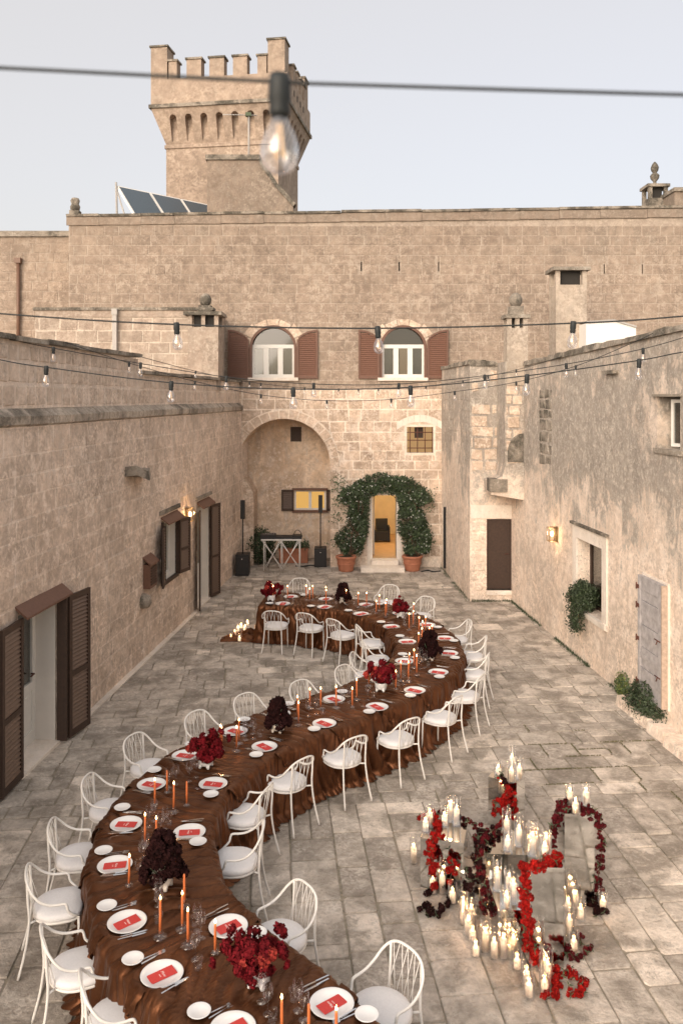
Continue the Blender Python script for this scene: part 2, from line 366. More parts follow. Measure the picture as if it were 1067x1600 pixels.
# ================================================================== THE PLACE
YB = 24.6
def bx(px): return (px - CX) * YB / FPX
def bz(py): return CZ - (py - HY) * YB / FPX
def lx(Y): return -5.267 + 0.094 * Y            # left wall line
def rx(Y): return 5.944 - 0.086 * Y             # right wall line
def lY(px): return 5.267 / (0.094 + (CX - px) / FPX)
def rY(px): return 5.944 / ((px - CX) / FPX + 0.086)
def zat(py, Y): return CZ - (py - HY) * Y / FPX

class Frame:
    """a wall plane: u along the wall, z up, d out of the wall into the courtyard"""
    def __init__(s, A, dr, nr): s.A = A; s.dr = dr; s.nr = nr
    def __call__(s, u, z, d=0.0):
        return (s.A[0] + s.dr[0] * u + s.nr[0] * d, s.A[1] + s.dr[1] * u + s.nr[1] * d, z)
FB = Frame((0, YB), (1, 0), (0, -1))
_l = math.hypot(0.094, 1); FL = Frame((lx(0), 0), (0.094 / _l, 1 / _l), (1 / _l, -0.094 / _l))
def LU(Y): return Y * _l
_r = math.hypot(0.086, 1); FR = Frame((rx(0), 0), (-0.086 / _r, 1 / _r), (-1 / _r, -0.086 / _r))
def RU(Y): return Y * _r

class Hole:
    def __init__(s, u0, u1, z0, z1, arch=None): s.u0, s.u1, s.z0, s.z1, s.arch = u0, u1, z0, z1, arch   # arch = (uc, zc, r)
    def top(s, u):
        if s.arch is None: return s.z1
        uc, zc, r = s.arch; return zc + math.sqrt(max(0.0, r * r - (u - uc) ** 2)) if abs(u - uc) <= r else zc
    def outline(s, n=24):
        P = [(s.u0, s.z0)]
        if s.arch is None: P += [(s.u0, s.z1), (s.u1, s.z1)]
        else:
            for i in range(n + 1):
                u = s.u0 + (s.u1 - s.u0) * 0.5 * (1 - math.cos(math.pi * i / n)); P.append((u, s.top(u)))
        P.append((s.u1, s.z0)); return P
def fill_wall(mb, F, u0, u1, z0, z1, holes, d=lambda u, z: 0.0, step=0.6, zf=None):
    us = set([u0, u1]); k = u0
    while k < u1: us.add(k); k += step
    for h in holes:
        us.update([h.u0, h.u1])
        if h.arch:
            for i in range(25): us.add(h.u0 + (h.u1 - h.u0) * 0.5 * (1 - math.cos(math.pi * i / 24)))
    us = sorted(x for x in us if u0 - 1e-9 <= x <= u1 + 1e-9)
    us = [x for i, x in enumerate(us) if i == 0 or x - us[i - 1] > 1e-5]
    for a, b in zip(us[:-1], us[1:]):
        m = (a + b) / 2
        hs = sorted([h for h in holes if h.u0 < m < h.u1], key=lambda h: h.z0)
        lo = (z0, z0)
        spans = []
        for h in hs:
            spans.append((lo, (h.z0, h.z0))); lo = (h.top(a + 1e-7), h.top(b - 1e-7))
        top = (zf(a), zf(b)) if zf else (z1, z1)
        spans.append((lo, top))
        for (la, lb), (ta, tb) in spans:
            if ta - la < 1e-4 and tb - lb < 1e-4: continue
            nz = max(1, int(round((max(ta, tb) - min(la, lb)) / 1.0)))
            for i in range(nz):
                f0, f1 = i / nz, (i + 1) / nz
                q = [(a, la + (ta - la) * f0), (b, lb + (tb - lb) * f0), (b, lb + (tb - lb) * f1), (a, la + (ta - la) * f1)]
                mb.add([F(x, z, d(x, z)) for x, z in q], [(0, 1, 2, 3)])
def reveal(mb, F, h, depth, d=lambda u, z: 0.0, floor=True, fn=None):
    P = h.outline(); L = list(zip(P[:-1], P[1:]))
    if floor: L.append((P[-1], P[0]))
    for (a, b) in L:
        da, db = d(*a), d(*b)
        mb.quad(F(a[0], a[1], da), F(b[0], b[1], db), F(b[0], b[1], -depth), F(a[0], a[1], -depth))

def clip_rect(r, h):
    """pieces of rect r=(u0,u1,z0,z1) outside rect h"""
    u0, u1, z0, z1 = r; a0, a1, b0, b1 = h
    if a0 >= u1 or a1 <= u0 or b0 >= z1 or b1 <= z0: return [r]
    o = []
    if u0 < a0: o.append((u0, a0, z0, z1))
    if a1 < u1: o.append((a1, u1, z0, z1))
    m0, m1 = max(u0, a0), min(u1, a1)
    if z0 < b0: o.append((m0, m1, z0, b0))
    if b1 < z1: o.append((m0, m1, b1, z1))
    return o
def courses(rng, u0, u1, z0, z1, hmin, hmax, lmin, lmax, avoid=(), arcs=(), keep=0.03, gap=0.02, jit=0.006, topfn=None, hs=None):
    """coursed stones as polygons in (u,z); avoid = rects, arcs = (uc, zc, R) discs above zc (and straight jambs below)"""
    S = []; z = z0; row = 0
    while z < z1 - 0.05:
        h = rng.uniform(hmin, hmax)
        if z1 - (z + h) < 0.12: h = z1 - z
        u = u0 - rng.uniform(0, lmax)
        while u < u1:
            L = rng.uniform(lmin, lmax); r = (max(u, u0), min(u + L, u1), z, z + h); u += L
            if r[1] - r[0] < 0.06: continue
            rs = [r]
            for a in avoid: rs = [q for p in rs for q in clip_rect(p, a)]
            for q in rs:
                if q[1] - q[0] < 0.07 or q[3] - q[2] < 0.05: continue
                P = [(q[0] + gap / 2, q[2] + gap / 2), (q[1] - gap / 2, q[2] + gap / 2), (q[1] - gap / 2, q[3] - gap / 2), (q[0] + gap / 2, q[3] - gap / 2)]
                P = [(x + rng.uniform(-jit, jit), y + rng.uniform(-jit, jit)) for x, y in P]
                bad = False
                for (uc, zc, RR) in arcs:
                    if any((x - uc) ** 2 + (y - zc) ** 2 < RR * RR and y > zc - 0.3 for x, y in P) or \
                       ((q[0] < uc < q[1]) and q[2] < zc + RR < q[3]):
                        Q = []
                        for k in range(4):
                            a, b = P[k], P[(k + 1) % 4]
                            for t in range(4): Q.append((a[0] + (b[0] - a[0]) * t / 4, a[1] + (b[1] - a[1]) * t / 4))
                        ins = [((x - uc) ** 2 + (y - zc) ** 2) < RR * RR and y > zc for x, y in Q]
                        if all(ins): bad = True; break
                        Q2 = []
                        for (x, y), i in zip(Q, ins):
                            if i:
                                l = math.hypot(x - uc, y - zc) or 1e-6
                                x, y = uc + (x - uc) / l * RR, zc + (y - zc) / l * RR
                            Q2.append((x, y))
                        ar = abs(sum(Q2[k][0] * Q2[(k + 1) % len(Q2)][1] - Q2[(k + 1) % len(Q2)][0] * Q2[k][1] for k in range(len(Q2)))) / 2
                        if ar < 0.012: bad = True; break
                        # keep the vertices inside the original rect
                        if any(x < q[0] - 0.05 or x > q[1] + 0.05 or y > q[3] + 0.05 or y < q[2] - 0.05 for x, y in Q2):
                            Q2 = [(min(max(x, q[0]), q[1]), min(max(y, q[2]), q[3])) for x, y in Q2]
                        P = Q2
                if bad: continue
                if topfn and max(y for x, y in P) > topfn(P[0][0]): continue
                S.append((P, rng.random()))
        z += h; row += 1
    return S
def stone_mb(mb, F, P, tone, proud=0.012, back=0.012, ch=0.012, rng=random, d0=0.0):
    n = len(P); cu = sum(p[0] for p in P) / n; cz = sum(p[1] for p in P) / n
    pr = proud * rng.uniform(0.6, 1.4)
    V = [F(x, z, d0 - back) for x, z in P]
    for x, z in P:
        l = math.hypot(x - cu, z - cz) or 1e-6; k = min(ch, l * 0.3) / l
        V.append(F(x + (cu - x) * k, z + (cz - z) * k, d0 + pr))
    mb.add(V, [tuple(range(n, 2 * n))] + [(i, (i + 1) % n, n + (i + 1) % n, n + i) for i in range(n)], tone)
def lay_stones(S, F, parent, mat, name='stone', limit=300, score=None, **kw):
    """the stones that show largest become parts, the rest one part of kind stuff"""
    if score is None:
        def score(P):
            x, y, z = F(P[0][0], P[0][1], 0); px = CX + FPX * x / y; py = HY + (CZ - z) * FPX / y
            a = (max(p[0] for p in P) - min(p[0] for p in P)) * (max(p[1] for p in P) - min(p[1] for p in P))
            ok = -40 < px < 1110 and -20 < py < 1640
            return (a / (y * y)) if ok else -1
    S = sorted(S, key=lambda s: -score(s[0])); rng = random.Random(5)
    for P, t in S[:limit]:
        mb = MB(); stone_mb(mb, F, P, t, rng=rng, **kw); c = F(P[0][0], P[0][1], 0); mb.build(name, mat, parent, org=c)
    if len(S) > limit:
        mb = MB()
        for P, t in S[limit:]: stone_mb(mb, F, P, t, rng=rng, **kw)
        mb.build(name + '_courses', mat, parent, kind='stuff')

# ------------------------------------------------------------------ ground and paving
mb = MB(); mb.add([(-400, -100, -0.06), (400, -100, -0.06), (400, 900, -0.06), (-400, 900, -0.06)], [(0, 1, 2, 3)])
tag(mb.build('ground', M['earth']), kind='structure')
mb = MB(); mb.add([(-6.2, 1.5, -0.018), (7.0, 1.5, -0.018), (7.0, 26.2, -0.018), (-6.2, 26.2, -0.018)], [(0, 1, 2, 3)])
paving = tag(mb.build('paving', M['grout']), kind='structure')
FP = Frame((0, 0), (1, 0), (0, 0))
rng = random.Random(11)
ex = Vector((_r and 1 / _r, 0.086 / _r, 0)); ey = Vector((-0.086 / _r, 1 / _r, 0))
stones = []
YZ = 10.2
def add_paver(a0, a1, b0, b1):
    g = rng.uniform(0.003, 0.009)
    P = [(a0 + g, b0 + g), (a1 - g, b0 + g), (a1 - g, b1 - g), (a0 + g, b1 - g)]
    Q = []
    for k in range(4):      # chamfered or worn corners
        p = Vector((*P[k], 0)); a = Vector((*P[k - 1], 0)); b = Vector((*P[(k + 1) % 4], 0)); c = rng.uniform(0.006, 0.035)
        Q += [p + (a - p).normalized() * c, p + (b - p).normalized() * c * rng.uniform(0.5, 1.2)]
    W = [ex * (q.x + rng.uniform(-0.005, 0.005)) + ey * (q.y + rng.uniform(-0.005, 0.005)) for q in Q]
    c = sum(W, Vector()) / len(W)
    if c.x < lx(c.y) - 0.35 or c.x > rx(c.y) + 0.35 or c.y > 26: return
    tone = rng.random() ** 1.2 * 0.9
    if rng.random() < 0.09: tone = rng.uniform(1.0, 1.7)
    stones.append((W, c, tone))
s = -5.5
while s < 8.5:                      # near part: strips running away from the camera
    wd = rng.uniform(0.30, 0.52); t = 1.5 + rng.uniform(0, 0.5)
    while t < YZ - .01:
        L = rng.uniform(0.34, 0.85) if rng.random() < 0.8 else rng.uniform(0.2, 0.34)
        e = min(t + L, YZ)
        if YZ - e < .15: e = YZ
        if rng.random() < 0.08 and wd > .4: add_paver(s, s + wd / 2, t, e); add_paver(s + wd / 2, s + wd, t, e)
        else: add_paver(s, s + wd, t, e)
        t = e
    s += wd
t = YZ
while t < 27:                       # far part: courses running across
    h = rng.uniform(0.28, 0.50); s = -7 + rng.uniform(0, 0.5)
    while s < 8.5:
        L = rng.uniform(0.30, 0.72) if rng.random() < .85 else rng.uniform(.2, .3)
        if rng.random() < .06: add_paver(s, s + L, t, t + h / 2); add_paver(s, s + L, t + h / 2, t + h)
        else: add_paver(s, s + L, t, t + h)
        s += L
    t += h
def pave_mb(mb, W, tone):
    n = len(W); c = sum(W, Vector()) / n; z = rng.uniform(-0.006, 0.004); tl = (rng.uniform(-0.012, 0.012), rng.uniform(-0.012, 0.012))
    V = [(p.x, p.y, -0.03) for p in W]
    for p in W:
        k = 0.010 / max((p - c).length, 0.05)
        q = p + (c - p) * k; V.append((q.x, q.y, z + tl[0] * (q.x - c.x) + tl[1] * (q.y - c.y) - 0.003))
    for p in W:
        k = 0.04 / max((p - c).length, 0.08)
        q = p + (c - p) * k; V.append((q.x, q.y, z + tl[0] * (q.x - c.x) + tl[1] * (q.y - c.y)))
    mb.add(V, [tuple(range(2 * n, 3 * n))] + [(i, (i + 1) % n, n + (i + 1) % n, n + i) for i in range(n)] +
           [(n + i, n + (i + 1) % n, 2 * n + (i + 1) % n, 2 * n + i) for i in range(n)], tone)
def pscore(c):
    px = CX + FPX * c.x / c.y; py = HY + FPX * CZ / c.y
    return 1 / c.y if (-30 < px < 1097 and py < 1640) else -c.y
stones.sort(key=lambda q: -pscore(q[1]))
for W, c, tone in stones[:300]:
    mb = MB(); pave_mb(mb, W, tone); mb.build('paving_stone', M['paving'], paving, org=tuple(c))
mb = MB()
for W, c, tone in stones[300:]: pave_mb(mb, W, tone)
mb.build('paving_stones', M['paving'], paving, kind='stuff')

# ------------------------------------------------------------------ joinery helpers
def bar(mb, F, u0, u1, z0, z1, d0, d1, tone=0.5):
    P = [F(u0, z0, d0), F(u1, z0, d0), F(u1, z0, d1), F(u0, z0, d1), F(u0, z1, d0), F(u1, z1, d0), F(u1, z1, d1), F(u0, z1, d1)]
    mb.add(P, [(0, 1, 2, 3), (7, 6, 5, 4), (4, 5, 1, 0), (5, 6, 2, 1), (6, 7, 3, 2), (7, 4, 0, 3)], tone)
def shutter(parent, F, u0, u1, z0, z1, d0, mf, ms, top=None, mid=True, st=0.055, th=0.04):
    """a louvred leaf; top(u) gives an arched head"""
    fr = MB(); T = top or (lambda u: z1)
    bar(fr, F, u0, u0 + st, z0, T(u0 + st / 2), d0, d0 + th); bar(fr, F, u1 - st, u1, z0, T(u1 - st / 2), d0, d0 + th)
    bar(fr, F, u0 + st, u1 - st, z0, z0 + st * 1.4, d0 + 0.002, d0 + th - 0.002)
    if top:
        n = 10
        for i in range(n):
            a = u0 + (u1 - u0) * i / n; b = u0 + (u1 - u0) * (i + 1) / n
            P = [F(a, T(a) - st, d0), F(b, T(b) - st, d0), F(b, T(b), d0), F(a, T(a), d0)]
            Q = [F(a, T(a) - st, d0 + th + 0.003), F(b, T(b) - st, d0 + th + 0.003), F(b, T(b), d0 + th + 0.003), F(a, T(a), d0 + th + 0.003)]
            fr.add(P + Q, [(4, 5, 6, 7), (3, 2, 1, 0), (0, 1, 5, 4), (2, 3, 7, 6), (1, 2, 6, 5), (3, 0, 4, 7)])
    else: bar(fr, F, u0 + st, u1 - st, z1 - st * 1.2, z1, d0 + 0.002, d0 + th - 0.002)
    if mid: bar(fr, F, u0 + st, u1 - st, z0 + (z1 - z0) * 0.42, z0 + (z1 - z0) * 0.42 + st, d0 + 0.002, d0 + th - 0.002)
    f = fr.build('shutter', mf, parent)
    sb = MB(); z = z0 + st * 1.5
    ms = M['slat'] if ms is M['darkbrown'] else (M['slatbrown'] if ms is M['brown'] else ms)
    while z < max(T((u0 + u1) / 2), z1) - st * 1.2:
        # each slat is tilted; its ends run into the arched head
        for (a, b) in ([(u0 + st * 0.8, u1 - st * 0.8)] if not top else [(u0 + st * .8 + (u1 - u0 - st * 1.6) * k / 4, u0 + st * .8 + (u1 - u0 - st * 1.6) * (k + 1) / 4) for k in range(4)]):
            if top and z > T((a + b) / 2) - st: continue
            sb.add([F(a, z, d0 + th * 0.85), F(b, z, d0 + th * 0.85), F(b, z + 0.045, d0 + th * 0.15), F(a, z + 0.045, d0 + th * 0.15),
                    F(a, z - .006, d0 + th * 0.8), F(b, z - .006, d0 + th * 0.8), F(b, z + 0.039, d0 + th * 0.1), F(a, z + 0.039, d0 + th * 0.1)],
                   [(0, 1, 2, 3), (7, 6, 5, 4), (4, 5, 1, 0), (3, 2, 6, 7)])
        z += 0.058
    bar(sb, F, u0 + st, u1 - st, z0 + 0.03, min(T(u0 + st), T(u1 - st)) - 0.03, d0 + 0.001, d0 + 0.004)
    sl = sb.build('louvre_slats', ms, f, org=tuple(f['_org'])); sl['kind'] = 'stuff'
    return f

def at_org(F, u, z, d=0.0): return F(u, z, d)

# ------------------------------------------------------------------ main back building
top_l, top_r = zat(338, YB), zat(325, YB)
def ztop(u): return top_l + (top_r - top_l) * (u + 8.05) / 18.0
W1 = Hole(bx(393.5), bx(460), bz(590), 0, arch=((bx(393.5) + bx(460)) / 2, bz(545), (bx(460) - bx(393.5)) / 2))
W2 = Hole(bx(596.5), bx(663), bz(590), 0, arch=((bx(596.5) + bx(663)) / 2, bz(545), (bx(663) - bx(596.5)) / 2))
AC, AR = (-1.70, 3.02), 1.37
ARCH = Hole(AC[0] - AR, AC[0] + AR, 0.0, 0, arch=(AC[0], AC[1], AR))
GR = Hole(bx(635.5), bx(676.5), bz(707.5), bz(667))
DR = Hole(bx(582), bx(619), 0.27, bz(774))
slits = [Hole(bx(p) - 0.02, bx(p) + 0.02, bz(424), bz(409)) for p in (564.5, 623.5, 685)] + [Hole(bx(p) - 0.02, bx(p) + 0.02, bz(428), bz(413)) for p in (943.5, 1003)]
castle = thing('castle_wing', 'long stone wing with two arched windows facing across the courtyard', 'building', (0, YB, 0))
UL, UR = bx(108), 13.0
mb = MB()
fill_wall(mb, FB, UL, UR, 0, 0, [W1, W2, ARCH, GR, DR] + slits, zf=ztop)
for h, dp in [(W1, 0.22), (W2, 0.22), (GR, 0.3), (DR, 0.5)] + [(q, 0.3) for q in slits]: reveal(mb, FB, h, dp)
for a, b in ((UL, UL), (UR, UR)): mb.quad((a, YB, 0), (a, YB + 9, 0), (a, YB + 9, ztop(a)), (a, YB, ztop(a)))
mb.quad((UL, YB + 9, 0), (UR, YB + 9, 0), (UR, YB + 9, ztop(UR)), (UL, YB + 9, ztop(UL)))
mb.quad((UL, YB, ztop(UL) - .35), (UR, YB, ztop(UR) - .35), (UR, YB + 9, ztop(UR) - .35), (UL, YB + 9, ztop(UL) - .35))
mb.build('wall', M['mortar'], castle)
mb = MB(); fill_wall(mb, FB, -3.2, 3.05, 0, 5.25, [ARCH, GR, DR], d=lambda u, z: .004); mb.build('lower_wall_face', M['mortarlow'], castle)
for q in slits: mb = MB(); bar(mb, FB, q.u0, q.u1, q.z0, q.z1, -0.31, -0.29); mb.build('slit_back', M['dark'], castle)
# coping of lichened slabs
u = UL - 0.06; rg = random.Random(3)
while u < UR:
    L = rg.uniform(0.8, 1.5); v = min(u + L, UR); j = rg.uniform(-0.012, 0.012)
    mb = MB(); P = [FB(u + .006, ztop(u) - 0.02 + j, 0.085), FB(v - .006, ztop(v) - 0.02 + j, 0.085), FB(v - .006, ztop(v) + 0.05 + j, 0.10), FB(u + .006, ztop(u) + 0.05 + j, 0.10),
                   FB(u + .006, ztop(u) - 0.02 + j, -0.3), FB(v - .006, ztop(v) - 0.02 + j, -0.3), FB(v - .006, ztop(v) + 0.06 + j, -0.3), FB(u + .006, ztop(u) + 0.06 + j, -0.3)]
    mb.add(P, [(0, 1, 2, 3), (3, 2, 6, 7), (1, 0, 4, 5), (0, 3, 7, 4), (2, 1, 5, 6), (5, 4, 7, 6)], rg.random()); mb.build('coping_slab', M['coping'], castle)
    mb = MB(); bar(mb, FB, u + .004, v - .004, min(ztop(u), ztop(v)) - 0.27, min(ztop(u), ztop(v)) - 0.021 + min(j, 0), 0.0, 0.05, rg.random()); mb.build('frieze_block', M['back'], castle)
    u += L
# coursed blocks
rg = random.Random(21); gaps = [(h.u0 - 0.02, h.u1 + 0.02, h.z0 - 0.02, h.z1 + 0.02) for h in slits]
wr = []
for Wn in (W1, W2):
    wr.append((Wn.u0 - 0.10, Wn.u1 + 0.10, Wn.z0 - 0.16, Wn.arch[1]))
arcs_w = [(Wn.arch[0], Wn.arch[1], Wn.arch[2] + 0.17) for Wn in (W1, W2)]
low = courses(rg, -3.3, 3.0, 0.02, 5.25, 0.26, 0.36, 0.3, 0.62,
              avoid=[(ARCH.u0 - 0.02, ARCH.u1 + 0.27, 0, AC[1]), (GR.u0 - .06, GR.u1 + .06, GR.z0 - .06, GR.z1 + .06), (DR.u0 - 0.16, DR.u1 + 0.16, 0, DR.z1 + 0.3)],
              arcs=[(AC[0], AC[1], AR + 0.28)], gap=0.022, jit=0.012)
up = courses(rg, UL + 0.02, UR, 5.25, 10.6, 0.275, 0.295, 0.38, 0.66, avoid=gaps + wr, arcs=arcs_w, gap=0.02, jit=0.006, topfn=lambda u: ztop(u) - 0.27)
low = [s for s in low if not (s[0][0][0] > 2.2 and s[0][0][1] < 0.05)]
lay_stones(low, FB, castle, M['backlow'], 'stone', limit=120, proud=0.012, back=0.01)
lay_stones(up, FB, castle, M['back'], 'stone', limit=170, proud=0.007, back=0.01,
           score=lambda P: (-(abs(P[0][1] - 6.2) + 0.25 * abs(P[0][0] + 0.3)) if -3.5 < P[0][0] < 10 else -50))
# archivolt of the big arch
a0 = math.radians(-2); nv = 17
for i in range(nv):
    t0 = a0 + (math.pi - 2 * a0) * i / nv + 0.013; t1 = a0 + (math.pi - 2 * a0) * (i + 1) / nv - 0.013
    if math.cos(t1) < -0.93: continue
    mb = MB(); ro = AR + 0.25 + rg.uniform(-0.02, 0.02)
    P = [(AC[0] + r_ * math.cos(t), AC[1] + r_ * math.sin(t)) for r_, t in ((AR, t0), (ro, t0), (ro, (t0 + t1) / 2), (ro, t1), (AR, t1), (AR, (t0 + t1) / 2))]
    V = [FB(x, z, -0.15) for x, z in P] + [FB(x, z, 0.022) for x, z in P]
    mb.add(V, [(6, 7, 8, 9, 10, 11), (0, 1, 7, 6), (1, 2, 8, 7), (2, 3, 9, 8), (3, 4, 10, 9), (4, 5, 11, 10), (5, 0, 6, 11)], rg.random())
    mb.build('arch_stone', M['backlow'], castle)
z = 0.02
while z < AC[1] - 0.1:
    h = min(rg.uniform(0.28, 0.4), AC[1] - 0.02 - z); mb = MB()
    bar(mb, FB, AC[0] + AR, AC[0] + AR + rg.choice((0.24, 0.34)), z + .006, z + h - .006, -0.2, 0.012, rg.random()); mb.build('jamb_stone', M['backlow'], castle); z += h
# lintel arch over grille, door surround
mb = MB(); n = 8
for i in range(n):
    x0 = GR.u0 - 0.3 + (GR.u1 - GR.u0 + 0.6) * i / n; x1 = GR.u0 - 0.3 + (GR.u1 - GR.u0 + 0.6) * (i + 1) / n
    f = lambda x: GR.z1 + 0.20 - 0.5 * (x - (GR.u0 + GR.u1) / 2) ** 2
    P = [(x0, f(x0) - .05), (x1 - .008, f(x1) - .05), (x1 - .008, f(x1) + .16), (x0, f(x0) + .16)]
    V = [FB(x, z, 0.0) for x, z in P] + [FB(x, z, 0.022) for x, z in P]
    mb.add(V, [(4, 5, 6, 7), (0, 1, 5, 4), (1, 2, 6, 5), (2, 3, 7, 6), (3, 0, 4, 7)], rg.random())
mb.build('relieving_arch', M['trim'], castle)
mb = MB(); bar(mb, FB, DR.u0 - 0.15, DR.u0, 0, DR.z1 + .003, -0.1, 0.03); bar(mb, FB, DR.u1, DR.u1 + 0.15, 0, DR.z1 + .003, -0.1, 0.03)
bar(mb, FB, DR.u0 - 0.18, DR.u1 + 0.18, DR.z1 + .003, DR.z1 + 0.26, -0.1, 0.034); mb.build('door_surround', M['trim'], castle)
for p, q in ((392, 493), (592, 697)):
    pass
# eroded stone sill band under the windows
mb = MB()
for (a, b) in ((bx(388), bx(466)), (bx(590), bx(668))): bar(mb, FB, a, b, bz(595), bz(590) - .002, -0.2, 0.09)
mb.build('window_sill', M['trim'], castle)
# pale voussoir fan above each upper window
for Wn in (W1, W2):
    uc, zc, r_ = Wn.arch
    for i in range(7):
        t0 = math.pi * i / 7 + 0.02; t1 = math.pi * (i + 1) / 7 - 0.02
        o1 = r_ + (0.34 if i in (1, 5) else 0.26)
        P = [(uc + q * math.cos(t), zc + q * math.sin(t)) for q, t in ((r_ + .075, t0), (o1, t0), (o1, t1), (r_ + .075, t1))]
        V = [FB(x, z, -0.02) for x, z in P] + [FB(x, z, 0.016) for x, z in P]
        mb = MB(); mb.add(V, [(4, 5, 6, 7), (0, 1, 5, 4), (1, 2, 6, 5), (2, 3, 7, 6), (3, 0, 4, 7)], rg.random()); mb.build('arch_stone', M['backlow'], castle)

# ---- niche behind the arch
ND = 1.35; mb = MB()
NW = Hole(-1.80, -0.62, zat(797, YB + ND), zat(766, YB + ND)); NW.u0 = (460 - CX) * (YB + ND) / FPX; NW.u1 = (509 - CX) * (YB + ND) / FPX
VT = Hole((454 - CX) * (YB + ND) / FPX, (471 - CX) * (YB + ND) / FPX, zat(690, YB + ND), zat(667, YB + ND))
FN = Frame((0, YB + ND), (1, 0), (0, -1))
fill_wall(mb, FN, AC[0] - AR - 0.02, AC[0] + AR + 0.02, 0, 4.6, [NW, VT], step=0.4)
reveal(mb, FN, NW, 0.2); reveal(mb, FN, VT, 0.15)
O = ARCH.outline(); 
for a, b in zip(O[:-1], O[1:]): mb.quad(FB(*a, 0.0), FB(*b, 0.0), FB(*b, -ND), FB(*a, -ND))
mb.build('niche_plaster', M['niche'], castle)
mb = MB(); P = [(-3.04, 0.0), (-2.62, 0.0), (-2.62, 2.15), (-3.04, 2.85)]
mb.add([FB(x, z, -0.25) for x, z in P] + [FB(x, z, -ND + .02) for x, z in P], [(0, 1, 2, 3), (7, 6, 5, 4), (1, 5, 6, 2), (2, 6, 7, 3), (0, 3, 7, 4)])
mb.build('niche_buttress', M['backlow'], castle)

# ---- windows
def arched_window(Wn, label, pxs, lit=None):
    uc, zc, r_ = Wn.arch; o = FB(uc, Wn.z0, 0); t = thing('arched_window', label, 'window', o, group='arched windows on the upper wall')
    dd = -0.16; mb = MB(); zt = zc + 0.02; fw = 0.07
    bar(mb, FB, Wn.u0, Wn.u0 + fw, Wn.z0, zt, dd, dd + .06); bar(mb, FB, Wn.u1 - fw, Wn.u1, Wn.z0, zt, dd, dd + .06)
    bar(mb, FB, Wn.u0 + fw, Wn.u1 - fw, Wn.z0, Wn.z0 + .10, dd, dd + .058); bar(mb, FB, Wn.u0, Wn.u1, zt, zt + .11, dd, dd + .075)
    for k in (1, 2):
        c = Wn.u0 + (Wn.u1 - Wn.u0) * k / 3; bar(mb, FB, c - .075, c + .075, Wn.z0 + .10, zt, dd, dd + .062)
    mb.build('frame', M['whitewood'], t)
    for k in range(3):
        a = Wn.u0 + (Wn.u1 - Wn.u0) * k / 3; b = a + (Wn.u1 - Wn.u0) / 3
        mb = MB(); bar(mb, FB, a + .07, b - .07, Wn.z0 + .1, zt, dd + .02, dd + .026); mb.build('pane', M['pane'], t)
        mb = MB(); bar(mb, FB, a + .03 + (.09 if k == 1 else 0), b - .03, Wn.z0 + .03, zt, dd - .10, dd - .09)
        mb.build('curtain', M['litdim'] if (lit and k == 1) else M['curtain'], t)
    mb = MB(); n = 14; P = [(uc + (r_ - .0) * math.cos(math.pi * i / n), zt + .11 + (r_ - .12) * math.sin(math.pi * i / n)) for i in range(n + 1)]
    mb.add([FB(x, z, dd + .03) for x, z in P], [tuple(range(n + 1))]); mb.build('lunette_pane', M['pane'], t)
    mb = MB(); bar(mb, FB, Wn.u0 - .1, Wn.u1 + .1, Wn.z0 - .1, zc + r_ + .1, -0.34, -0.33); mb.build('interior', M['dark'], t)
    # brown casing following the arch
    mb = MB(); n = 16
    for i in range(n):
        t0, t1 = math.pi * i / n, math.pi * (i + 1) / n
        P = [(uc + q * math.cos(a), zc + q * math.sin(a)) for q, a in ((r_ - .005, t0), (r_ + .07, t0), (r_ + .07, t1), (r_ - .005, t1))]
        V = [FB(x, z, -0.10) for x, z in P] + [FB(x, z, 0.035) for x, z in P]
        mb.add(V, [(4, 5, 6, 7), (0, 1, 5, 4), (1, 2, 6, 5), (2, 3, 7, 6), (3, 0, 4, 7)])
    bar(mb, FB, Wn.u0 - .07, Wn.u0 + .005, Wn.z0, zc, -.10, .035); bar(mb, FB, Wn.u1 - .005, Wn.u1 + .07, Wn.z0, zc, -.10, .035)
    mb.build('casing', M['brown'], t)
    lw = 0.62
    for sgn in (-1, 1):
        e = (Wn.u0 - .075) if sgn < 0 else (Wn.u1 + .075)
        a, b = (e - lw, e) if sgn < 0 else (e, e + lw)
        # quarter-arch head: high at the outer edge, falling to the springing at the window
        hi = (a, b)[0 if sgn < 0 else 1]
        top = (lambda u, hi=hi: zc + .12 + 0.44 * math.sqrt(max(0, 1 - (abs(u - hi) / (lw * 1.02)) ** 2)))
        shutter(t, FB, a, b, Wn.z0 - 0.03, zc + .34, 0.04, M['brown'], M['brown'], top=top, mid=False)
    return t
arched_window(W1, 'left arched window, open brown louvred shutters, above the big arch', None)
arched_window(W2, 'right arched window, open brown louvred shutters, above the jasmine arch', None, lit=True)
# grille window
t = thing('grille_window', 'small lit square window behind an iron grille above the jasmine', 'window', FB((GR.u0 + GR.u1) / 2, GR.z0, 0))
mb = MB(); bar(mb, FB, GR.u0 - .05, GR.u1 + .05, GR.z0 - .05, GR.z1 + .05, -0.34, -0.30); mb.build('lit_pane', M['litdim'], t)
mb = MB(); bar(mb, FB, -.0 + (GR.u0 + GR.u1) / 2 - .14, (GR.u0 + GR.u1) / 2 + .12, GR.z1 - .34, GR.z1 - .02, -0.29, -0.27); mb.build('vent_box', M['darkbrown'], t)
for k in range(4):
    c = GR.u0 + (GR.u1 - GR.u0) * (k + .5 - .25) / 3.5 + .04; mb = MB(); mb.tube([FB(c, GR.z0, -.05), FB(c, GR.z1, -.05)], .014, 5); mb.build('iron_bar', M['rust'], t)
for k in range(3):
    c = GR.z0 + (GR.z1 - GR.z0) * (k + .6) / 3.3; mb = MB(); mb.tube([FB(GR.u0, c, -.045), FB(GR.u1, c, -.045)], .014, 5); mb.build('iron_bar', M['rust'], t)
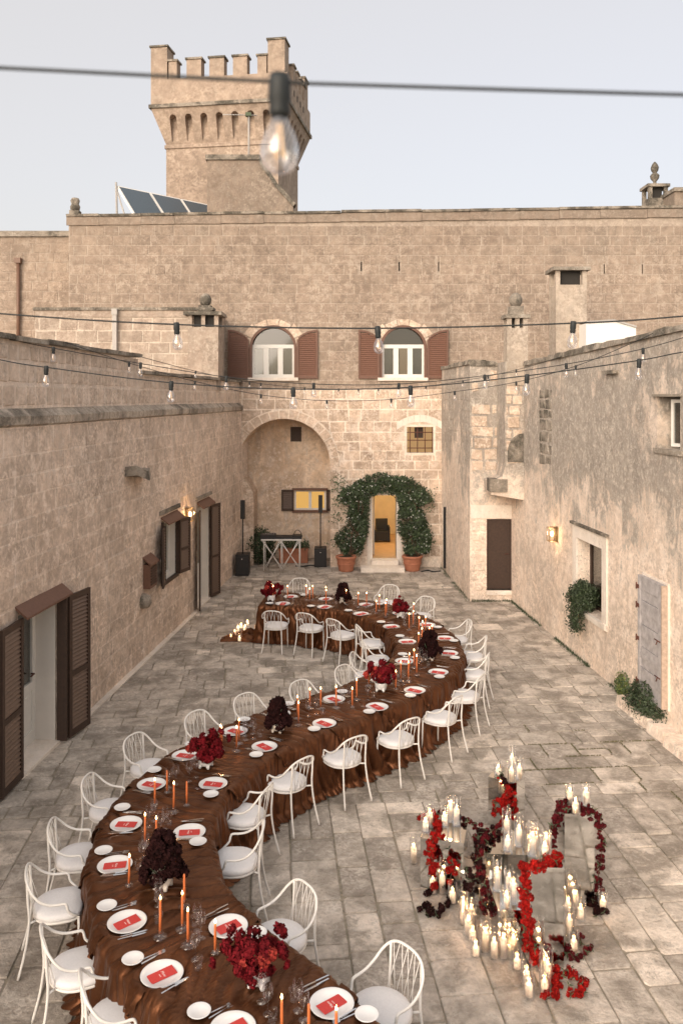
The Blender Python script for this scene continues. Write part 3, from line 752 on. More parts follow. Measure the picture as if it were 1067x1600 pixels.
# niche window with dark shutters
t = thing('shuttered_window', 'lit white window with dark open shutters at the back of the arched niche', 'window', FN((NW.u0 + NW.u1) / 2, NW.z0, 0))
mb = MB(); m_ = (NW.u0 + NW.u1) / 2
for a, b in ((NW.u0, NW.u0 + .05), (m_ - .045, m_ + .045), (NW.u1 - .05, NW.u1)): bar(mb, FN, a, b, NW.z0, NW.z1, -.12, -.07)
bar(mb, FN, NW.u0, NW.u1, NW.z0, NW.z0 + .05, -.12, -.072); bar(mb, FN, NW.u0, NW.u1, NW.z1 - .05, NW.z1, -.12, -.072); mb.build('frame', M['whitewood'], t)
mb = MB(); bar(mb, FN, NW.u0, NW.u1, NW.z0, NW.z1, -.19, -.15); mb.build('lit_pane', M['litpane'], t)
mb = MB(); bar(mb, FN, NW.u0 - .07, NW.u1 + .07, NW.z1, NW.z1 + .07, -.02, .06); bar(mb, FN, NW.u0 - .07, NW.u1 + .07, NW.z0 - .07, NW.z0, -.02, .06); mb.build('casing', M['brown'], t)
shutter(t, FN, NW.u0 - .40, NW.u0 - .02, NW.z0 - .02, NW.z1 + .02, .02, M['darkbrown'], M['darkbrown'], mid=False)
shutter(t, FN, NW.u1 + .02, NW.u1 + .22, NW.z0 - .02, NW.z1 + .02, .02, M['darkbrown'], M['darkbrown'], mid=False)
t = thing('vent_window', 'small dark closed shutter high inside the arched niche', 'window', FN((VT.u0 + VT.u1) / 2, VT.z0, 0))
mb = MB(); bar(mb, FN, VT.u0, VT.u1, VT.z0, VT.z1, -.10, -.05)
mb.build('panel', M['darkbrown'], t); mb = MB()
bar(mb, FN, VT.u0, VT.u0 + .04, VT.z0, VT.z1, -.05, -.02); bar(mb, FN, VT.u1 - .04, VT.u1, VT.z0, VT.z1, -.05, -.02); mb.build('frame', M['darkbrown'], t)

# ---- lit room behind the door
rm = thing('entrance_room', 'warmly lit ochre room seen through the doorway under the jasmine', 'room', (bx(600), YB + .5, 0.27))
mb = MB(); x0, x1, y0, y1, z0, z1 = DR.u0 - 0.5, DR.u1 + 0.7, YB + .5, YB + 4.4, 0.27, 2.9
mb.quad((x0, y0, z0), (x0, y1, z0), (x0, y1, z1), (x0, y0, z1)); mb.quad((x1, y0, z0), (x1, y0, z1), (x1, y1, z1), (x1, y1, z0))
mb.quad((x0, y1, z0), (x1, y1, z0), (x1, y1, z1), (x0, y1, z1)); mb.quad((x0, y0, z1), (x0, y1, z1), (x1, y1, z1), (x1, y0, z1))
mb.quad((x0, y0, DR.z1), (x1, y0, DR.z1), (x1, y0, z1), (x0, y0, z1)); mb.quad((x0, y0, z0), (DR.u0, y0, z0), (DR.u0, y0, z1), (x0, y0, z1)); mb.quad((DR.u1, y0, z0), (x1, y0, z0), (x1, y0, z1), (DR.u1, y0, z1))
mb.build('wall', M['roomwall'], rm)
mb = MB(); mb.quad((x0, YB - .0, z0 + .002), (x1, YB - .0, z0 + .002), (x1, y1, z0 + .002), (x0, y1, z0 + .002)); mb.build('floor', M['roomfloor'], rm)
mb = MB(); mb.box(bx(584), bx(586), YB + .52, YB + 1.25, .28, 2.05); mb.build('door_leaf', M['whitewood'], rm)
L = bpy.data.lights.new('room_lamp', 'POINT'); L.energy = 62; L.color = (1, .80, .52); L.shadow_soft_size = .15
lo = bpy.data.objects.new('room_lamp', L); COL.objects.link(lo); lo.location = ((x0 + x1) / 2 - .1, YB + 2.0, 2.6)
ch = thing('armchair', 'dark upholstered armchair inside the lit doorway', 'chair', (bx(603), YB + 2.9, .27))
mb = MB(); X = bx(603); mb.box(X - .22, X + .22, YB + 2.65, YB + 3.1, .33, .62); mb.build('seat', M['black'], ch)
mb = MB(); mb.box(X - .18, X + .22, YB + 3.1, YB + 3.25, .62, .98); mb.build('backrest', M['black'], ch)
mb = MB(); mb.box(X - .27, X - .22, YB + 2.6, YB + 3.15, .30, .78); mb.build('armrest', M['black'], ch); mb = MB(); mb.box(X + .22, X + .27, YB + 2.6, YB + 3.15, .30, .78); mb.build('armrest', M['black'], ch)
# steps
t = thing('door_steps', 'two worn pale stone steps below the jasmine doorway', 'steps', (bx(600), YB, 0))
mb = MB(); mb.box(bx(563) , bx(629), YB - .75, YB - .35, 0.0, .13); mb.build('step', M['trim'], t)
mb = MB(); mb.box(bx(580), bx(621), YB - .35, YB + .002, 0.0, .265); mb.build('step', M['trim'], t)

# ---- lower left corner of the sky line: terrace block, far wall, chimneys
YT = 22.1
def tx(px): return (px - CX) * YT / FPX
FT = Frame((0, YT), (1, 0), (0, -1))
tb = thing('terrace_block', 'pale block built storey with coping above the left roofs', 'building', (-5.8, YT, 4.6))
x0, x1, zt = tx(56), -3.44, 7.35
mb = MB(); fill_wall(mb, FT, x0, x1, 4.6, zt, []); mb.quad((x1, YT, 4.6), (x1, YB - .01, 4.6), (x1, YB - .01, zt), (x1, YT, zt))
mb.quad((x0, YT, 4.6), (x0, YB - .01, 4.6), (x0, YB - .01, zt), (x0, YT, zt)); mb.quad((x0, YT, zt - .1), (x1, YT, zt - .1), (x1, YB - .01, zt - .1), (x0, YB - .01, zt - .1)); mb.build('wall', M['mortar'], tb)
mb = MB(); mb.quad((x0, YT - .003, 4.6), (x1, YT - .003, 4.6), (x1, YT - .003, zt - .2), (x0, YT - .003, zt - .2)); mb.build('mortar_face', M['mortarmid'], tb)
rg = random.Random(31); S = courses(rg, x0, x1, 4.65, zt - .22, .29, .33, .42, .62, gap=.03, jit=.014)
lay_stones(S, FT, tb, M['terrace'], limit=110, proud=.012)
u = x0 - .05
while u < x1 + .02:
    v = min(u + rg.uniform(.7, 1.1), x1 + .06); mb = MB(); mb.box(u + .004, v - .004, YT - .07, YT + .35, zt - .02, zt + .055, rg.random()); mb.build('coping_slab', M['coping'], tb); u = v
    if v >= x1 + .05: break
mb = MB(); mb.box(x0, x1 + .01, YT - .03, YT, zt - .2, zt - .022); mb.build('frieze', M['terrace'], tb)
t = thing('drainpipe', 'grey square downpipe on the pale terrace block', 'drainpipe', (tx(181), YT, 5.5))
mb = MB(); mb.box(tx(178), tx(184.5), YT - .14, YT - .02, 5.3, 7.28); mb.build('pipe', M['pvc'], t)
mb = MB(); mb.box(tx(177), tx(185.5), YT - .16, YT - .01, 7.2, 7.36); mb.box(tx(177.5), tx(185), YT - .15, YT - .01, 6.2, 6.24); mb.build('bracket', M['pvc'], t)
# far wall left
YF = 25.6; t = thing('far_stone_wall', 'lower weathered stone wall at the far left skyline', 'wall', ((0 - CX) * YF / FPX, YF, 0))
FF = Frame((0, YF), (1, 0), (0, -1)); a, b = -18.0, UL + .3; zf_ = zat(370, YF)
mb = MB(); fill_wall(mb, FF, a, b, 3, zf_, []); mb.box(a, b, YF + .001, YF + 3, 3, zf_ - .05); mb.build('wall', M['mortar'], t)
rg = random.Random(41); S = courses(rg, a, b, 5.0, zf_ - .02, .28, .31, .4, .7, gap=.018, jit=.008); S = [s for s in S if s[0][0][0] > -12]
lay_stones(S, FF, t, M['back'], limit=90, proud=.009)
mb = MB(); mb.box(a, b - .31, YF - .08, YF + .4, zf_, zf_ + .17); mb.build('coping', M['coping'], t)
t = thing('drainpipe', 'brown metal downpipe on the far left stone wall', 'drainpipe', ((31 - CX) * YF / FPX, YF, 5.5))
X = (31 - CX) * YF / FPX; mb = MB(); mb.tube([(X, YF - .1, 6.0), (X, YF - .1, zat(406, YF))], .055, 8); mb.build('pipe', M['pipebrown'], t)
mb = MB(); mb.box(X - .09, X + .09, YF - .18, YF, zat(412, YF), zat(404, YF)); mb.build('hopper', M['pipebrown'], t)

def urn(mb, c, s, seed=0):
    mb.lathe([(.0, 0), (.11, 0), (.11, .05), (.06, .09), (.05, .14), (.13, .24), (.15, .34), (.10, .40), (.06, .43), (.11, .50), (.13, .60), (.09, .70), (.03, .78), (0, .80)], c, 12)
    k = len(mb.v) - 14 * 12
    for i in range(k, len(mb.v)): x, y, z = mb.v[i]; mb.v[i] = (c[0] + (x - c[0]) * s, c[1] + (y - c[1]) * s, c[2] + (z - c[2]) * s)
def chimney(name, label, x0, x1, y0, y1, zb, zt, capov, openh, mat, finial=None, group='stone chimneys on the roofs', piers=True):
    t = thing(name, label, 'chimney', ((x0 + x1) / 2, (y0 + y1) / 2, zb), group=group)
    mb = MB(); mb.box(x0, x1, y0, y1, zb, zt - openh - .1); mb.build('shaft', mat, t)
    z0 = zt - openh - .1; z1 = zt - .09
    for (a, b) in ((x0, y0), (x1, y0), (x0, y1), (x1, y1)):
        mb = MB(); q = .11; cx_ = a if a == x0 else a - q; cy_ = b if b == y0 else b - q
        mb.box(cx_, cx_ + q, cy_, cy_ + q, z0, z1); mb.build('pier', mat, t)
    if piers:
        xm = (x0 + x1) / 2; mb = MB(); mb.box(xm - .05, xm + .05, y0 + .003, y0 + .1, z0, z1); mb.build('pier', mat, t)
    mb = MB(); mb.box(x0 + .14, x1 - .14, y0 + .12, y1 - .12, z0 - .01, z1); mb.build('flue', M['dark'], t)
    mb = MB(); mb.box(x0 - capov, x1 + capov, y0 - capov, y1 + capov, z1, zt); mb.build('cap', M['coping'], t)
    if finial: 
        mb = MB(); xm, ym = (x0 + x1) / 2, (y0 + y1) / 2
        if finial == 'urn': urn(mb, (xm, ym, zt), .95)
        else:
            mb.box(xm - .16, xm + .16, ym - .16, ym + .16, zt, zt + .2); mb.lathe([(0, 0), (.10, 0), (.15, .08), (.16, .18), (.12, .27), (.05, .32), (0, .33)], (xm, ym, zt + .2), 10)
        mb.build('finial', M['coping'], t)
    return t
chimney('chimney', 'broad low chimney with square cap and ball on the terrace block corner', tx(297), tx(344), YT - .3, YT + .5, 5.2, zat(487, YT - .3), .1, .30, M['terrace'], 'ball')
chimney('chimney', 'slender finialed chimney rising from the right wall corner', 3.87, 4.36, 19.48, 19.9, 5.3, zat(491, 19.5), .05, .22, M['chim'], 'ball', piers=True)
chimney('chimney', 'tall pale chimney with flat slab cap behind the right wall', (868 - CX) * 21.5 / FPX, (916 - CX) * 21.5 / FPX, 21.5, 22.2, 4.9, zat(417, 21.5), .09, .36, M['chim'], None, piers=False)
chimney('chimney', 'small urn topped chimney on the right skyline', (1013 - CX) * 25.4 / FPX, (1043 - CX) * 25.4 / FPX, 25.4, 26.0, 10.0, zat(287, 25.4), .05, .33, M['coping'], 'urn', piers=False)
t = thing('stone_bust', 'small weathered stone ornament on the left end of the main roof', 'ornament', (bx(115), YB + .15, ztop(UL)))
mb = MB(); X = bx(115); mb.box(X - .14, X + .14, YB + .05, YB + .33, ztop(UL) + .06, ztop(UL) + .2); mb.lathe([(0, 0), (.13, 0), (.15, .12), (.11, .2), (.14, .3), (.10, .38), (0, .4)], (X, YB + .19, ztop(UL) + .2), 9); mb.build('stone', M['coping'], t)
t = thing('roof_parapet', 'higher stone parapet end at the right edge of the skyline', 'wall', (bx(1052), YB, 10))
mb = MB(); mb.box(bx(1052), UR + .01, YB - .06, YB + 1.2, ztop(10) + .065, zat(300, YB)); mb.build('wall', M['back'], t)
mb = MB(); mb.box(bx(1050), UR + .05, YB - .12, YB + 1.25, zat(300, YB), zat(294, YB)); mb.build('coping', M['coping'], t)

# ---- stair block and solar panels in front of the tower
t = thing('stair_block', 'rendered roof stair block with sloping parapet before the tower', 'building', ((364 - CX) * 26.6 / FPX, 26.6, 10))
YS = 26.4
def S2(px, py, Y=YS): v = PY(px, py, Y); return (v.x, v.y, v.z)
pts = [(324, 345), (324, 250), (404, 250), (408, 262), (420, 276), (430, 292), (444, 307), (458, 323), (458, 345)]
mb = MB(); A = [S2(*p) for p in pts]; B = [(x, y + .35, z) for x, y, z in A]; n = len(A)
mb.add(A + B, [tuple(range(n)), tuple(range(2 * n - 1, n - 1, -1))] + [(i, (i + 1) % n, n + (i + 1) % n, n + i) for i in range(n)])
mb.box(A[1][0], S2(404, 250)[0], YS + .351, YS + 3.2, 9.8, A[1][2] - .05); mb.build('wall', M['back'], t)
mb = MB(); mb.box(A[1][0] - .05, S2(406, 250)[0], YS - .06, YS + 3.2, A[1][2] + .002, A[1][2] + .16); mb.build('coping', M['coping'], t)
mb = MB()
rp = [S2(*p) for p in pts[2:8]]
for a, b in zip(rp[:-1], rp[1:]): mb.add([(a[0], a[1] - .05, a[2]), (b[0], b[1] - .05, b[2]), (b[0] + .08, b[1] - .05, b[2] + .1), (a[0] + .08, a[1] - .05, a[2] + .1), (a[0], a[1] + .4, a[2]), (b[0], b[1] + .4, b[2]), (b[0] + .08, b[1] + .4, b[2] + .1), (a[0] + .08, a[1] + .4, a[2] + .1)], [(0, 1, 2, 3), (3, 2, 6, 7), (7, 6, 5, 4)])
mb.build('sloping_coping', M['coping'], t)
A_ = Vector((-7.28, 27.0, 11.9)); B_ = Vector((-4.7, 29.7, 11.9)); dn = Vector((.73 * 1.25, -.68 * 1.25, -1.35))
t = thing('solar_collector', 'row of tilted dark blue solar panels on the main roof', 'solar panel', tuple(A_ + dn))
nr = (B_ - A_).cross(dn).normalized()
if nr.y > 0: nr = -nr
for k in range(3):
    a = A_.lerp(B_, k / 3 + .006); b = A_.lerp(B_, (k + 1) / 3 - .006); mb = MB()
    mb.add([a, b, b + dn, a + dn, a - nr * .08, b - nr * .08, b + dn - nr * .08, a + dn - nr * .08], [(0, 1, 2, 3), (4, 5, 1, 0), (5, 6, 2, 1), (6, 7, 3, 2), (7, 4, 0, 3), (7, 6, 5, 4)]); f = mb.build('frame', M['white'], t)
    c = (a + b + 2 * 0 * dn) / 2; m0 = a.lerp(b, .03) + dn * .03 + nr * .004; m1 = a.lerp(b, .97) + dn * .03 + nr * .004
    mb = MB(); mb.add([m0, m1, m1 + dn * .94, m0 + dn * .94], [(0, 1, 2, 3)]); mb.build('glass_panel', M['panel'], f, org=f['_org'])
mb = MB(); mb.tube([A_ + Vector((-.02, -.02, .1)), A_ + Vector((.02, 0, -1.6))], .035, 6); mb.tube([A_ + Vector((-.05, .1, -.05)), A_ + dn * .9 + Vector((-.25, 0, -.3))], .03, 6); mb.build('support', M['pvc'], t)

# ------------------------------------------------------------------ tower
th = R(8.6); TF = (math.cos(th), -math.sin(th)); TR = (math.sin(th), math.cos(th))
C0 = Vector((-2.08, 32.0, 0)); WF, WS = 5.49, 4.7
TL = (C0.x - TF[0] * WF, C0.y - TF[1] * WF)
FTF = Frame(TL, TF, (-TR[0], -TR[1]))                      # front crown plane, u from the left corner
FTS = Frame((C0.x, C0.y), TR, TF)                          # right side plane, u going away
tower = thing('castle_tower', 'square crenellated stone tower rising behind the main wing', 'tower', (C0.x - 2.7, C0.y + 2, 0))
ov = 0.46; zb1, zb2, zb3, zb4 = 15.10, 16.42, 17.55, 18.33
def slope(u, z): return -ov * (zb2 - z) / (zb2 - zb1) if z < zb2 else 0.0
def fr_u(px): return (px - 236) / 214 * WF
mb = MB()
# shaft
for F, W_ in ((FTF, WF), (FTS, WS)):
    fill_wall(mb, F, ov, W_ - ov, 8, zb1, [Hole(1.5, 2.25, 10.7, 0, arch=(1.875, 11.35, .375))] if F is FTS else [], d=lambda u, z: -ov)
def corner(a, b, z): p = FTF(a, z, -b); return p
P4 = [(ov, ov), (WF - ov, ov), (WF - ov, WS - ov), (ov, WS - ov)]
mb.quad(corner(*P4[1], 8), corner(*P4[2], 8), corner(*P4[2], zb1), corner(*P4[1], zb1)) if False else None
mb.quad(corner(*P4[2], 8), corner(*P4[3], 8), corner(*P4[3], zb1), corner(*P4[2], zb1)); mb.quad(corner(*P4[3], 8), corner(*P4[0], 8), corner(*P4[0], zb1), corner(*P4[3], zb1))
mb.build('shaft', M['tower'], tower)
# flared machicolation with arched recesses
mb = MB()
nf = []
for k in range(7):
    uc = 0.86 + k * (WF - 1.72) / 6; nf.append(Hole(uc - .14, uc + .14, zb1 + .12, 0, arch=(uc, zb2 - .38, .14)))
ns_ = []
for k in range(6):
    uc = 0.86 + k * (WS - 1.72) / 5; ns_.append(Hole(uc - .13, uc + .13, zb1 + .12, 0, arch=(uc, zb2 - .38, .13)))
for F, W_, hs in ((FTF, WF, nf), (FTS, WS, ns_)):
    fill_wall(mb, F, ov, W_ - ov, zb1, zb2, hs, d=slope, step=5)
    for h in hs: reveal(mb, F, h, ov - .005, d=slope, floor=False)
    for s_, e in ((0, ov), (W_, W_ - ov)): mb.add([F(e, zb1, -ov), F(e, zb2, 0), F(s_, zb2, 0)], [(0, 1, 2)])
    mb.quad(F(ov, zb1 - .02, -ov + .004), F(W_ - ov, zb1 - .02, -ov + .004), F(W_ - ov, zb2, -ov + .004), F(ov, zb2, -ov + .004))
q = [corner(0, WS, zb2), corner(0, 0, zb2), corner(*P4[0], zb1), corner(*P4[3], zb1)]; mb.add(q, [(0, 1, 2, 3)])
q = [corner(WF, WS, zb2), corner(0, WS, zb2), corner(*P4[3], zb1), corner(*P4[2], zb1)]; mb.add(q, [(0, 1, 2, 3)])
mb.build('machicolation', M['tower'], tower)
def ring(mb, e, z0, z1, tone=.5):
    """a slab ring round the tower plan, overhanging by e"""
    a0, a1, b0, b1 = -e, WF + e, -e, WS + e
    P = [corner(a0, b0, z0), corner(a1, b0, z0), corner(a1, b1, z0), corner(a0, b1, z0), corner(a0, b0, z1), corner(a1, b0, z1), corner(a1, b1, z1), corner(a0, b1, z1)]
    mb.add(P, [(0, 3, 2, 1), (4, 5, 6, 7), (0, 1, 5, 4), (1, 2, 6, 5), (2, 3, 7, 6), (3, 0, 4, 7)], tone)
mb = MB(); ring(mb, .07, zb2, zb2 + .14); mb.build('string_course', M['coping'], tower)
mb = MB(); ring(mb, -ov + .05, zb1 - .16, zb1 - .02); mb.build('string_course', M['tower'], tower)
mb = MB(); th_ = .42
def pbox(mb, a0, a1, b0, b1, z0, z1):
    P = [corner(a0, b0, z0), corner(a1, b0, z0), corner(a1, b1, z0), corner(a0, b1, z0), corner(a0, b0, z1), corner(a1, b0, z1), corner(a1, b1, z1), corner(a0, b1, z1)]
    mb.add(P, [(0, 3, 2, 1), (4, 5, 6, 7), (0, 1, 5, 4), (1, 2, 6, 5), (2, 3, 7, 6), (3, 0, 4, 7)])
pbox(mb, 0, WF, 0, th_, zb2 + .14, zb3); pbox(mb, 0, WF, WS - th_, WS, zb2 + .14, zb3)
pbox(mb, 0, th_, th_, WS - th_, zb2 + .14, zb3); pbox(mb, WF - th_, WF, th_, WS - th_, zb2 + .14, zb3)
pbox(mb, .1, WF - .1, .1, WS - .1, zb2 + .14, zb2 + .2)
mb.build('parapet', M['tower'], tower)
def merlon(a0, a1, b0, b1, z1, z0=zb3):
    mb = MB(); pbox(mb, a0, a1, b0, b1, z0, z1 - .07); m_ = mb.build('merlon', M['tower'], tower)
    mb = MB(); pbox(mb, a0 - .05, a1 + .05, b0 - .05, b1 + .05, z1 - .07, z1); mb.build('cap_slab', M['coping'], m_, org=m_['_org'])
for a, b in ((293, 316), (329, 352), (366, 388)):
    for b0 in (0, WS - th_): merlon(fr_u(a), fr_u(b), b0, b0 + th_, zb4)
for a, b in ((264.5, 277.5), (404, 418)):
    for b0 in (0, WS - th_): merlon(fr_u(a), fr_u(b), b0, b0 + th_, zb4 - .03)
for a in (0, fr_u(420)):
    for b0 in (0, WS - .75): merlon(a, a + fr_u(262), b0, b0 + .75, zb4 + .56)
for k in range(4):
    b0 = 1.12 + k * .72
    for a0 in (0, WF - th_): merlon(a0, a0 + th_, b0, b0 + .4, zb4 - .03)
mb = MB()
for k in range(4): bar(mb, FTS, 1.2 + k * .62, 1.34 + k * .62, 17.05, 17.28, -.02, .012)  # dark blocks on the parapet carry the slits' shade in their colour
mb.build('slit', M['dark'], tower)
t_ = MB(); H = Hole(1.5, 2.25, 10.7, 0, arch=(1.875, 11.35, .375)); bar(t_, FTS, 1.4, 2.35, 10.6, 11.8, -ov - .3, -ov - .25); t_.build('blind_arch', M['back'], tower)
mb = MB(); O = H.outline(12)
for a, b in zip(O[:-1], O[1:]): mb.quad(FTS(*a, -ov + .03), FTS(*b, -ov + .03), FTS(*b, -ov - .27), FTS(*a, -ov - .27))
mb.tube([FTS(u, z, -ov + .03) for u, z in H.outline(12)], .06, 5); mb.build('arch_moulding', M['trim'], tower)
# aerial
t = thing('tv_aerial', 'television aerial on a thin mast above the stair block', 'aerial', (S2(384, 250)[0], YS + .8, 12.3))
X = S2(384.5, 250)[0]; Y_ = YS + .8; zt_ = zat(180, Y_)
mb = MB(); mb.tube([(X, Y_, 12.3), (X, Y_, zt_ + .06)], .032, 6); mb.build('mast', M['pvc'], t)
mb = MB(); mb.tube([(X - .82, Y_ - .2, zt_ - .05), (X + .25, Y_ + .1, zt_ + .03)], .018, 5)
for k in range(9):
    x = X - .8 + k * .085; mb.tube([(x, Y_ - .3, zt_ - .10), (x + .02, Y_ + .05, zt_ + .05)], .008, 4)
mb.build('yagi_antenna', M['pvc'], t)
mb = MB(); mb.box(X - .10, X + .08, Y_ - .07, Y_ + .07, zt_ - .04, zt_ + .08); mb.build('amplifier', M['leafgrey'], t)

# ================================================================== LEFT BUILDING
lw = thing('left_building', 'long low stone building with brown shutters along the left side', 'building', (lx(15), 15, 0))
zc0, zc1 = 4.62, 4.86
Y0, Y1 = 3.0, YB + .9
A_d = Hole(LU(10.92), LU(12.04), 0.0, 2.14)
B_w = Hole(LU(17.02), LU(18.0), 1.22, 2.42)
C_d = Hole(LU(19.75), LU(20.75), 0.0, 2.38)
mb = MB()
fill_wall(mb, FL, LU(Y0), LU(Y1), -0.05, zc0, [A_d, B_w, C_d])
for h in (A_d, B_w, C_d): pass
YST = 15.75
mb.quad(FL(LU(Y0), zc1, -.06), FL(LU(YST), zc1, -.06), FL(LU(YST), 5.74, -.06), FL(LU(Y0), 5.80, -.06))
mb.quad(FL(LU(YST), zc1, -.06), FL(LU(YB) - .01, zc1, -.06), FL(LU(YB) - .01, 5.46, -.06), FL(LU(YST), 5.46, -.06))
mb.quad(FL(LU(YST), 5.46, -.06), FL(LU(YST), 5.74, -.06), FL(LU(YST), 5.74, -.4), FL(LU(YST), 5.46, -.4))
mb.quad(FL(LU(Y0), 4.9, -.4), FL(LU(YB) - .01, 4.9, -.4), FL(LU(YB) - .01, 4.9, -9), FL(LU(Y0), 4.9, -9))      # flat roof
mb.quad(FL(LU(Y0), 4.9, -.4), FL(LU(YB) - .01, 4.9, -.4), FL(LU(YB) - .01, 5.46, -.4), FL(LU(Y0), 5.46, -.4))
mb.quad(FL(LU(Y0), -.05, 0), FL(LU(Y0), 5.4, 0), FL(LU(Y0), 5.4, -9), FL(LU(Y0), -.05, -9))
mb.build('wall', M['leftmortar'], lw)
for h, dp in ((A_d, .36), (B_w, .2), (C_d, .22)): mb = MB(); reveal(mb, FL, h, dp); mb.build('white_reveal', M['whitewall'], lw)
rg = random.Random(51)
S = courses(rg, LU(6.5), LU(YB), 0.02, zc0 - .01, .27, .31, .42, .75, gap=.016, jit=.012,
            avoid=[(A_d.u0 - .02, A_d.u1 + .02, -.1, A_d.z1 + .02), (B_w.u0 - .05, B_w.u1 + .05, B_w.z0 - .06, B_w.z1 + .08), (C_d.u0 - .02, C_d.u1 + .02, -.1, C_d.z1 + .04)])
lay_stones(S, FL, lw, M['left'], limit=200, proud=.006, back=.01, ch=.02)
S = courses(rg, LU(8), LU(YST), zc1 + .02, 5.72, .28, .32, .20, .34, gap=.028, jit=.014) + courses(rg, LU(YST), LU(YB), zc1 + .02, 5.45, .26, .30, .22, .42, gap=.028, jit=.012)
lay_stones(S, FL, lw, M['left'], limit=100, proud=.010, back=.01, ch=.03, d0=-.06)
u = LU(Y0); 
while u < LU(YB):
    v = min(u + rg.uniform(.6, 1.1), LU(YB) - .005); j = rg.uniform(-.006, .006); mb = MB()
    P = [(u + .003, zc0 + j, 0), (u + .003, zc0 + .03 + j, .055), (u + .003, zc0 + .14 + j, .065), (u + .003, zc1 + j, -.055)]
    n = 4; V = [FL(a, z, d) for a, z, d in P] + [FL(v - .003, z, d) for a, z, d in P]
    mb.add(V, [(i, (i + 1) % n, n + (i + 1) % n, n + i) for i in range(3)] + [(0, 3, 2, 1), (4, 5, 6, 7)], rg.random()); mb.build('cornice_slab', M['cornice'], lw); u = v
    if v > LU(YB) - .01: break
for (ua, ub, z) in ((LU(Y0), LU(YST), 5.76), (LU(YST), LU(YB) - .02, 5.47)):
    u = ua
    while u < ub - .01:
        v = min(u + rg.uniform(.6, 1.2), ub); j = rg.uniform(-.01, .01); mb = MB(); bar(mb, FL, u + .003, v - .003, z + j, z + .065 + j, -.42, .03, rg.random()); mb.build('coping_slab', M['coping'], lw); u = v
# worn stone strip at the wall foot
mb = MB()
P = [(8, .0)]
bar(mb, FL, LU(12.2), LU(19.6), 0, .025, 0, .10); mb.build('wall_foot', M['trim'], lw)

def awning(F, u0, u1, z, parent, mat):
    mb = MB(); P = [(0.0, z + .14), (.17, z), (.17, z - .03), (0.0, z + .10)]
    V = [F(u0, b, a) for a, b in P] + [F(u1, b, a) for a, b in P]
    mb.add(V, [(0, 1, 5, 4), (1, 2, 6, 5), (2, 3, 7, 6), (3, 2, 1, 0), (4, 5, 6, 7)]); mb.build('canopy', mat, parent)
# door A with white leaf and folded shutters
t = thing('shuttered_door', 'nearest left doorway, white glazed door in white reveal, brown shutters folded open', 'door', FL(A_d.u0 + .5, 0, 0), group='shuttered doorways on the left')
mb = MB(); a, b = A_d.u0, A_d.u1
for p, q, r_, s_ in ((a, a + .09, .02, 2.14), (b - .09, b, .02, 2.14), (a + .09, b - .09, .02, .22), (a + .09, b - .09, 2.02, 2.14), (a + .09, b - .09, .80, .92)): bar(mb, FL, p, q, r_, s_, -.36, -.30)
lf = mb.build('door_leaf', M['whitewood'], t)
mb = MB(); bar(mb, FL, a + .085, b - .085, .2, .82, -.345, -.32); bar(mb, FL, a + .16, b - .16, .28, .74, -.32, -.306); mb.build('door_panel', M['whitewood'], t)
mb = MB(); bar(mb, FL, a + .085, b - .085, .9, 2.03, -.34, -.334); mb.build('glass_pane', M['pane'], t)
mb = MB(); bar(mb, FL, a, b, .0, 2.14, -.42, -.40); mb.build('curtain', M['curtain'], t)
mb = MB(); mb.tube([FL(b - .14, 1.05, -.30), FL(b - .14, 1.05, -.25), FL(b - .26, 1.05, -.24)], .012, 6); mb.build('handle', M['rust'], t)
awning(FL, a - .08, b + .22, 2.14, t, M['brown'])
mb = MB(); bar(mb, FL, a - .02, b + .10, .0, .05, -.36, .07); mb.build('threshold', M['trim'], t)
class HF:   # a leaf standing at an angle off the wall: hinge u0, swing angle from the wall, growing along +u or -u
    def __init__(s, F, u0, sg, ang, d0=0.02): s.F, s.u0, s.sg, s.c, s.s, s.d0 = F, u0, sg, math.cos(ang), math.sin(ang), d0
    def __call__(s, u, z, d=0.0): return s.F(s.u0 + s.sg * (u * s.c - d * s.s), z, s.d0 + u * s.s + d * s.c)
shutter(t, HF(FL, b + .03, 1, R(80)), 0, .14, .04, 2.12, 0, M['darkbrown'], M['darkbrown'], st=.07)
shutter(t, HF(FL, b + .12, 1, R(9), .13), 0, .56, .04, 2.12, 0, M['darkbrown'], M['darkbrown'], st=.07)
shutter(t, HF(FL, a - .02, -1, R(3), .05), 0, .62, .04, 2.12, 0, M['darkbrown'], M['darkbrown'], st=.07)
shutter(t, HF(FL, a - .67, -1, R(2), .04), 0, .55, .04, 2.12, 0, M['darkbrown'], M['darkbrown'], st=.07)
# window B
t = thing('shuttered_window', 'small window with white frame and half open brown shutters, left wall beside the lamp', 'window', FL((B_w.u0 + B_w.u1) / 2, B_w.z0, 0))
a, b = B_w.u0, B_w.u1; mb = MB()
for p, q, r_, s_ in ((a, a + .08, 1.22, 2.42), (b - .08, b, 1.22, 2.42), (a + .08, b - .08, 1.22, 1.30), (a + .08, b - .08, 2.34, 2.42), ((a + b) / 2 - .05, (a + b) / 2 + .05, 1.3, 2.34)): bar(mb, FL, p, q, r_, s_, -.2, -.14)
mb.build('frame', M['whitewood'], t)
mb = MB(); bar(mb, FL, a, b, 1.22, 2.42, -.19, -.18); mb.build('pane', M['curtain'], t)
mb = MB(); bar(mb, FL, a - .06, a, 1.16, 2.46, -.02, .05); bar(mb, FL, b, b + .06, 1.16, 2.46, -.02, .05); bar(mb, FL, a, b, 1.16, 1.22, -.02, .06); mb.build('casing', M['darkbrown'], t)
awning(FL, a - .08, b + .08, 2.44, t, M['brown'])
shutter(t, HF(FL, a - .02, -1, R(12), .05), 0, .44, 1.2, 2.38, 0, M['darkbrown'], M['darkbrown'], mid=True)
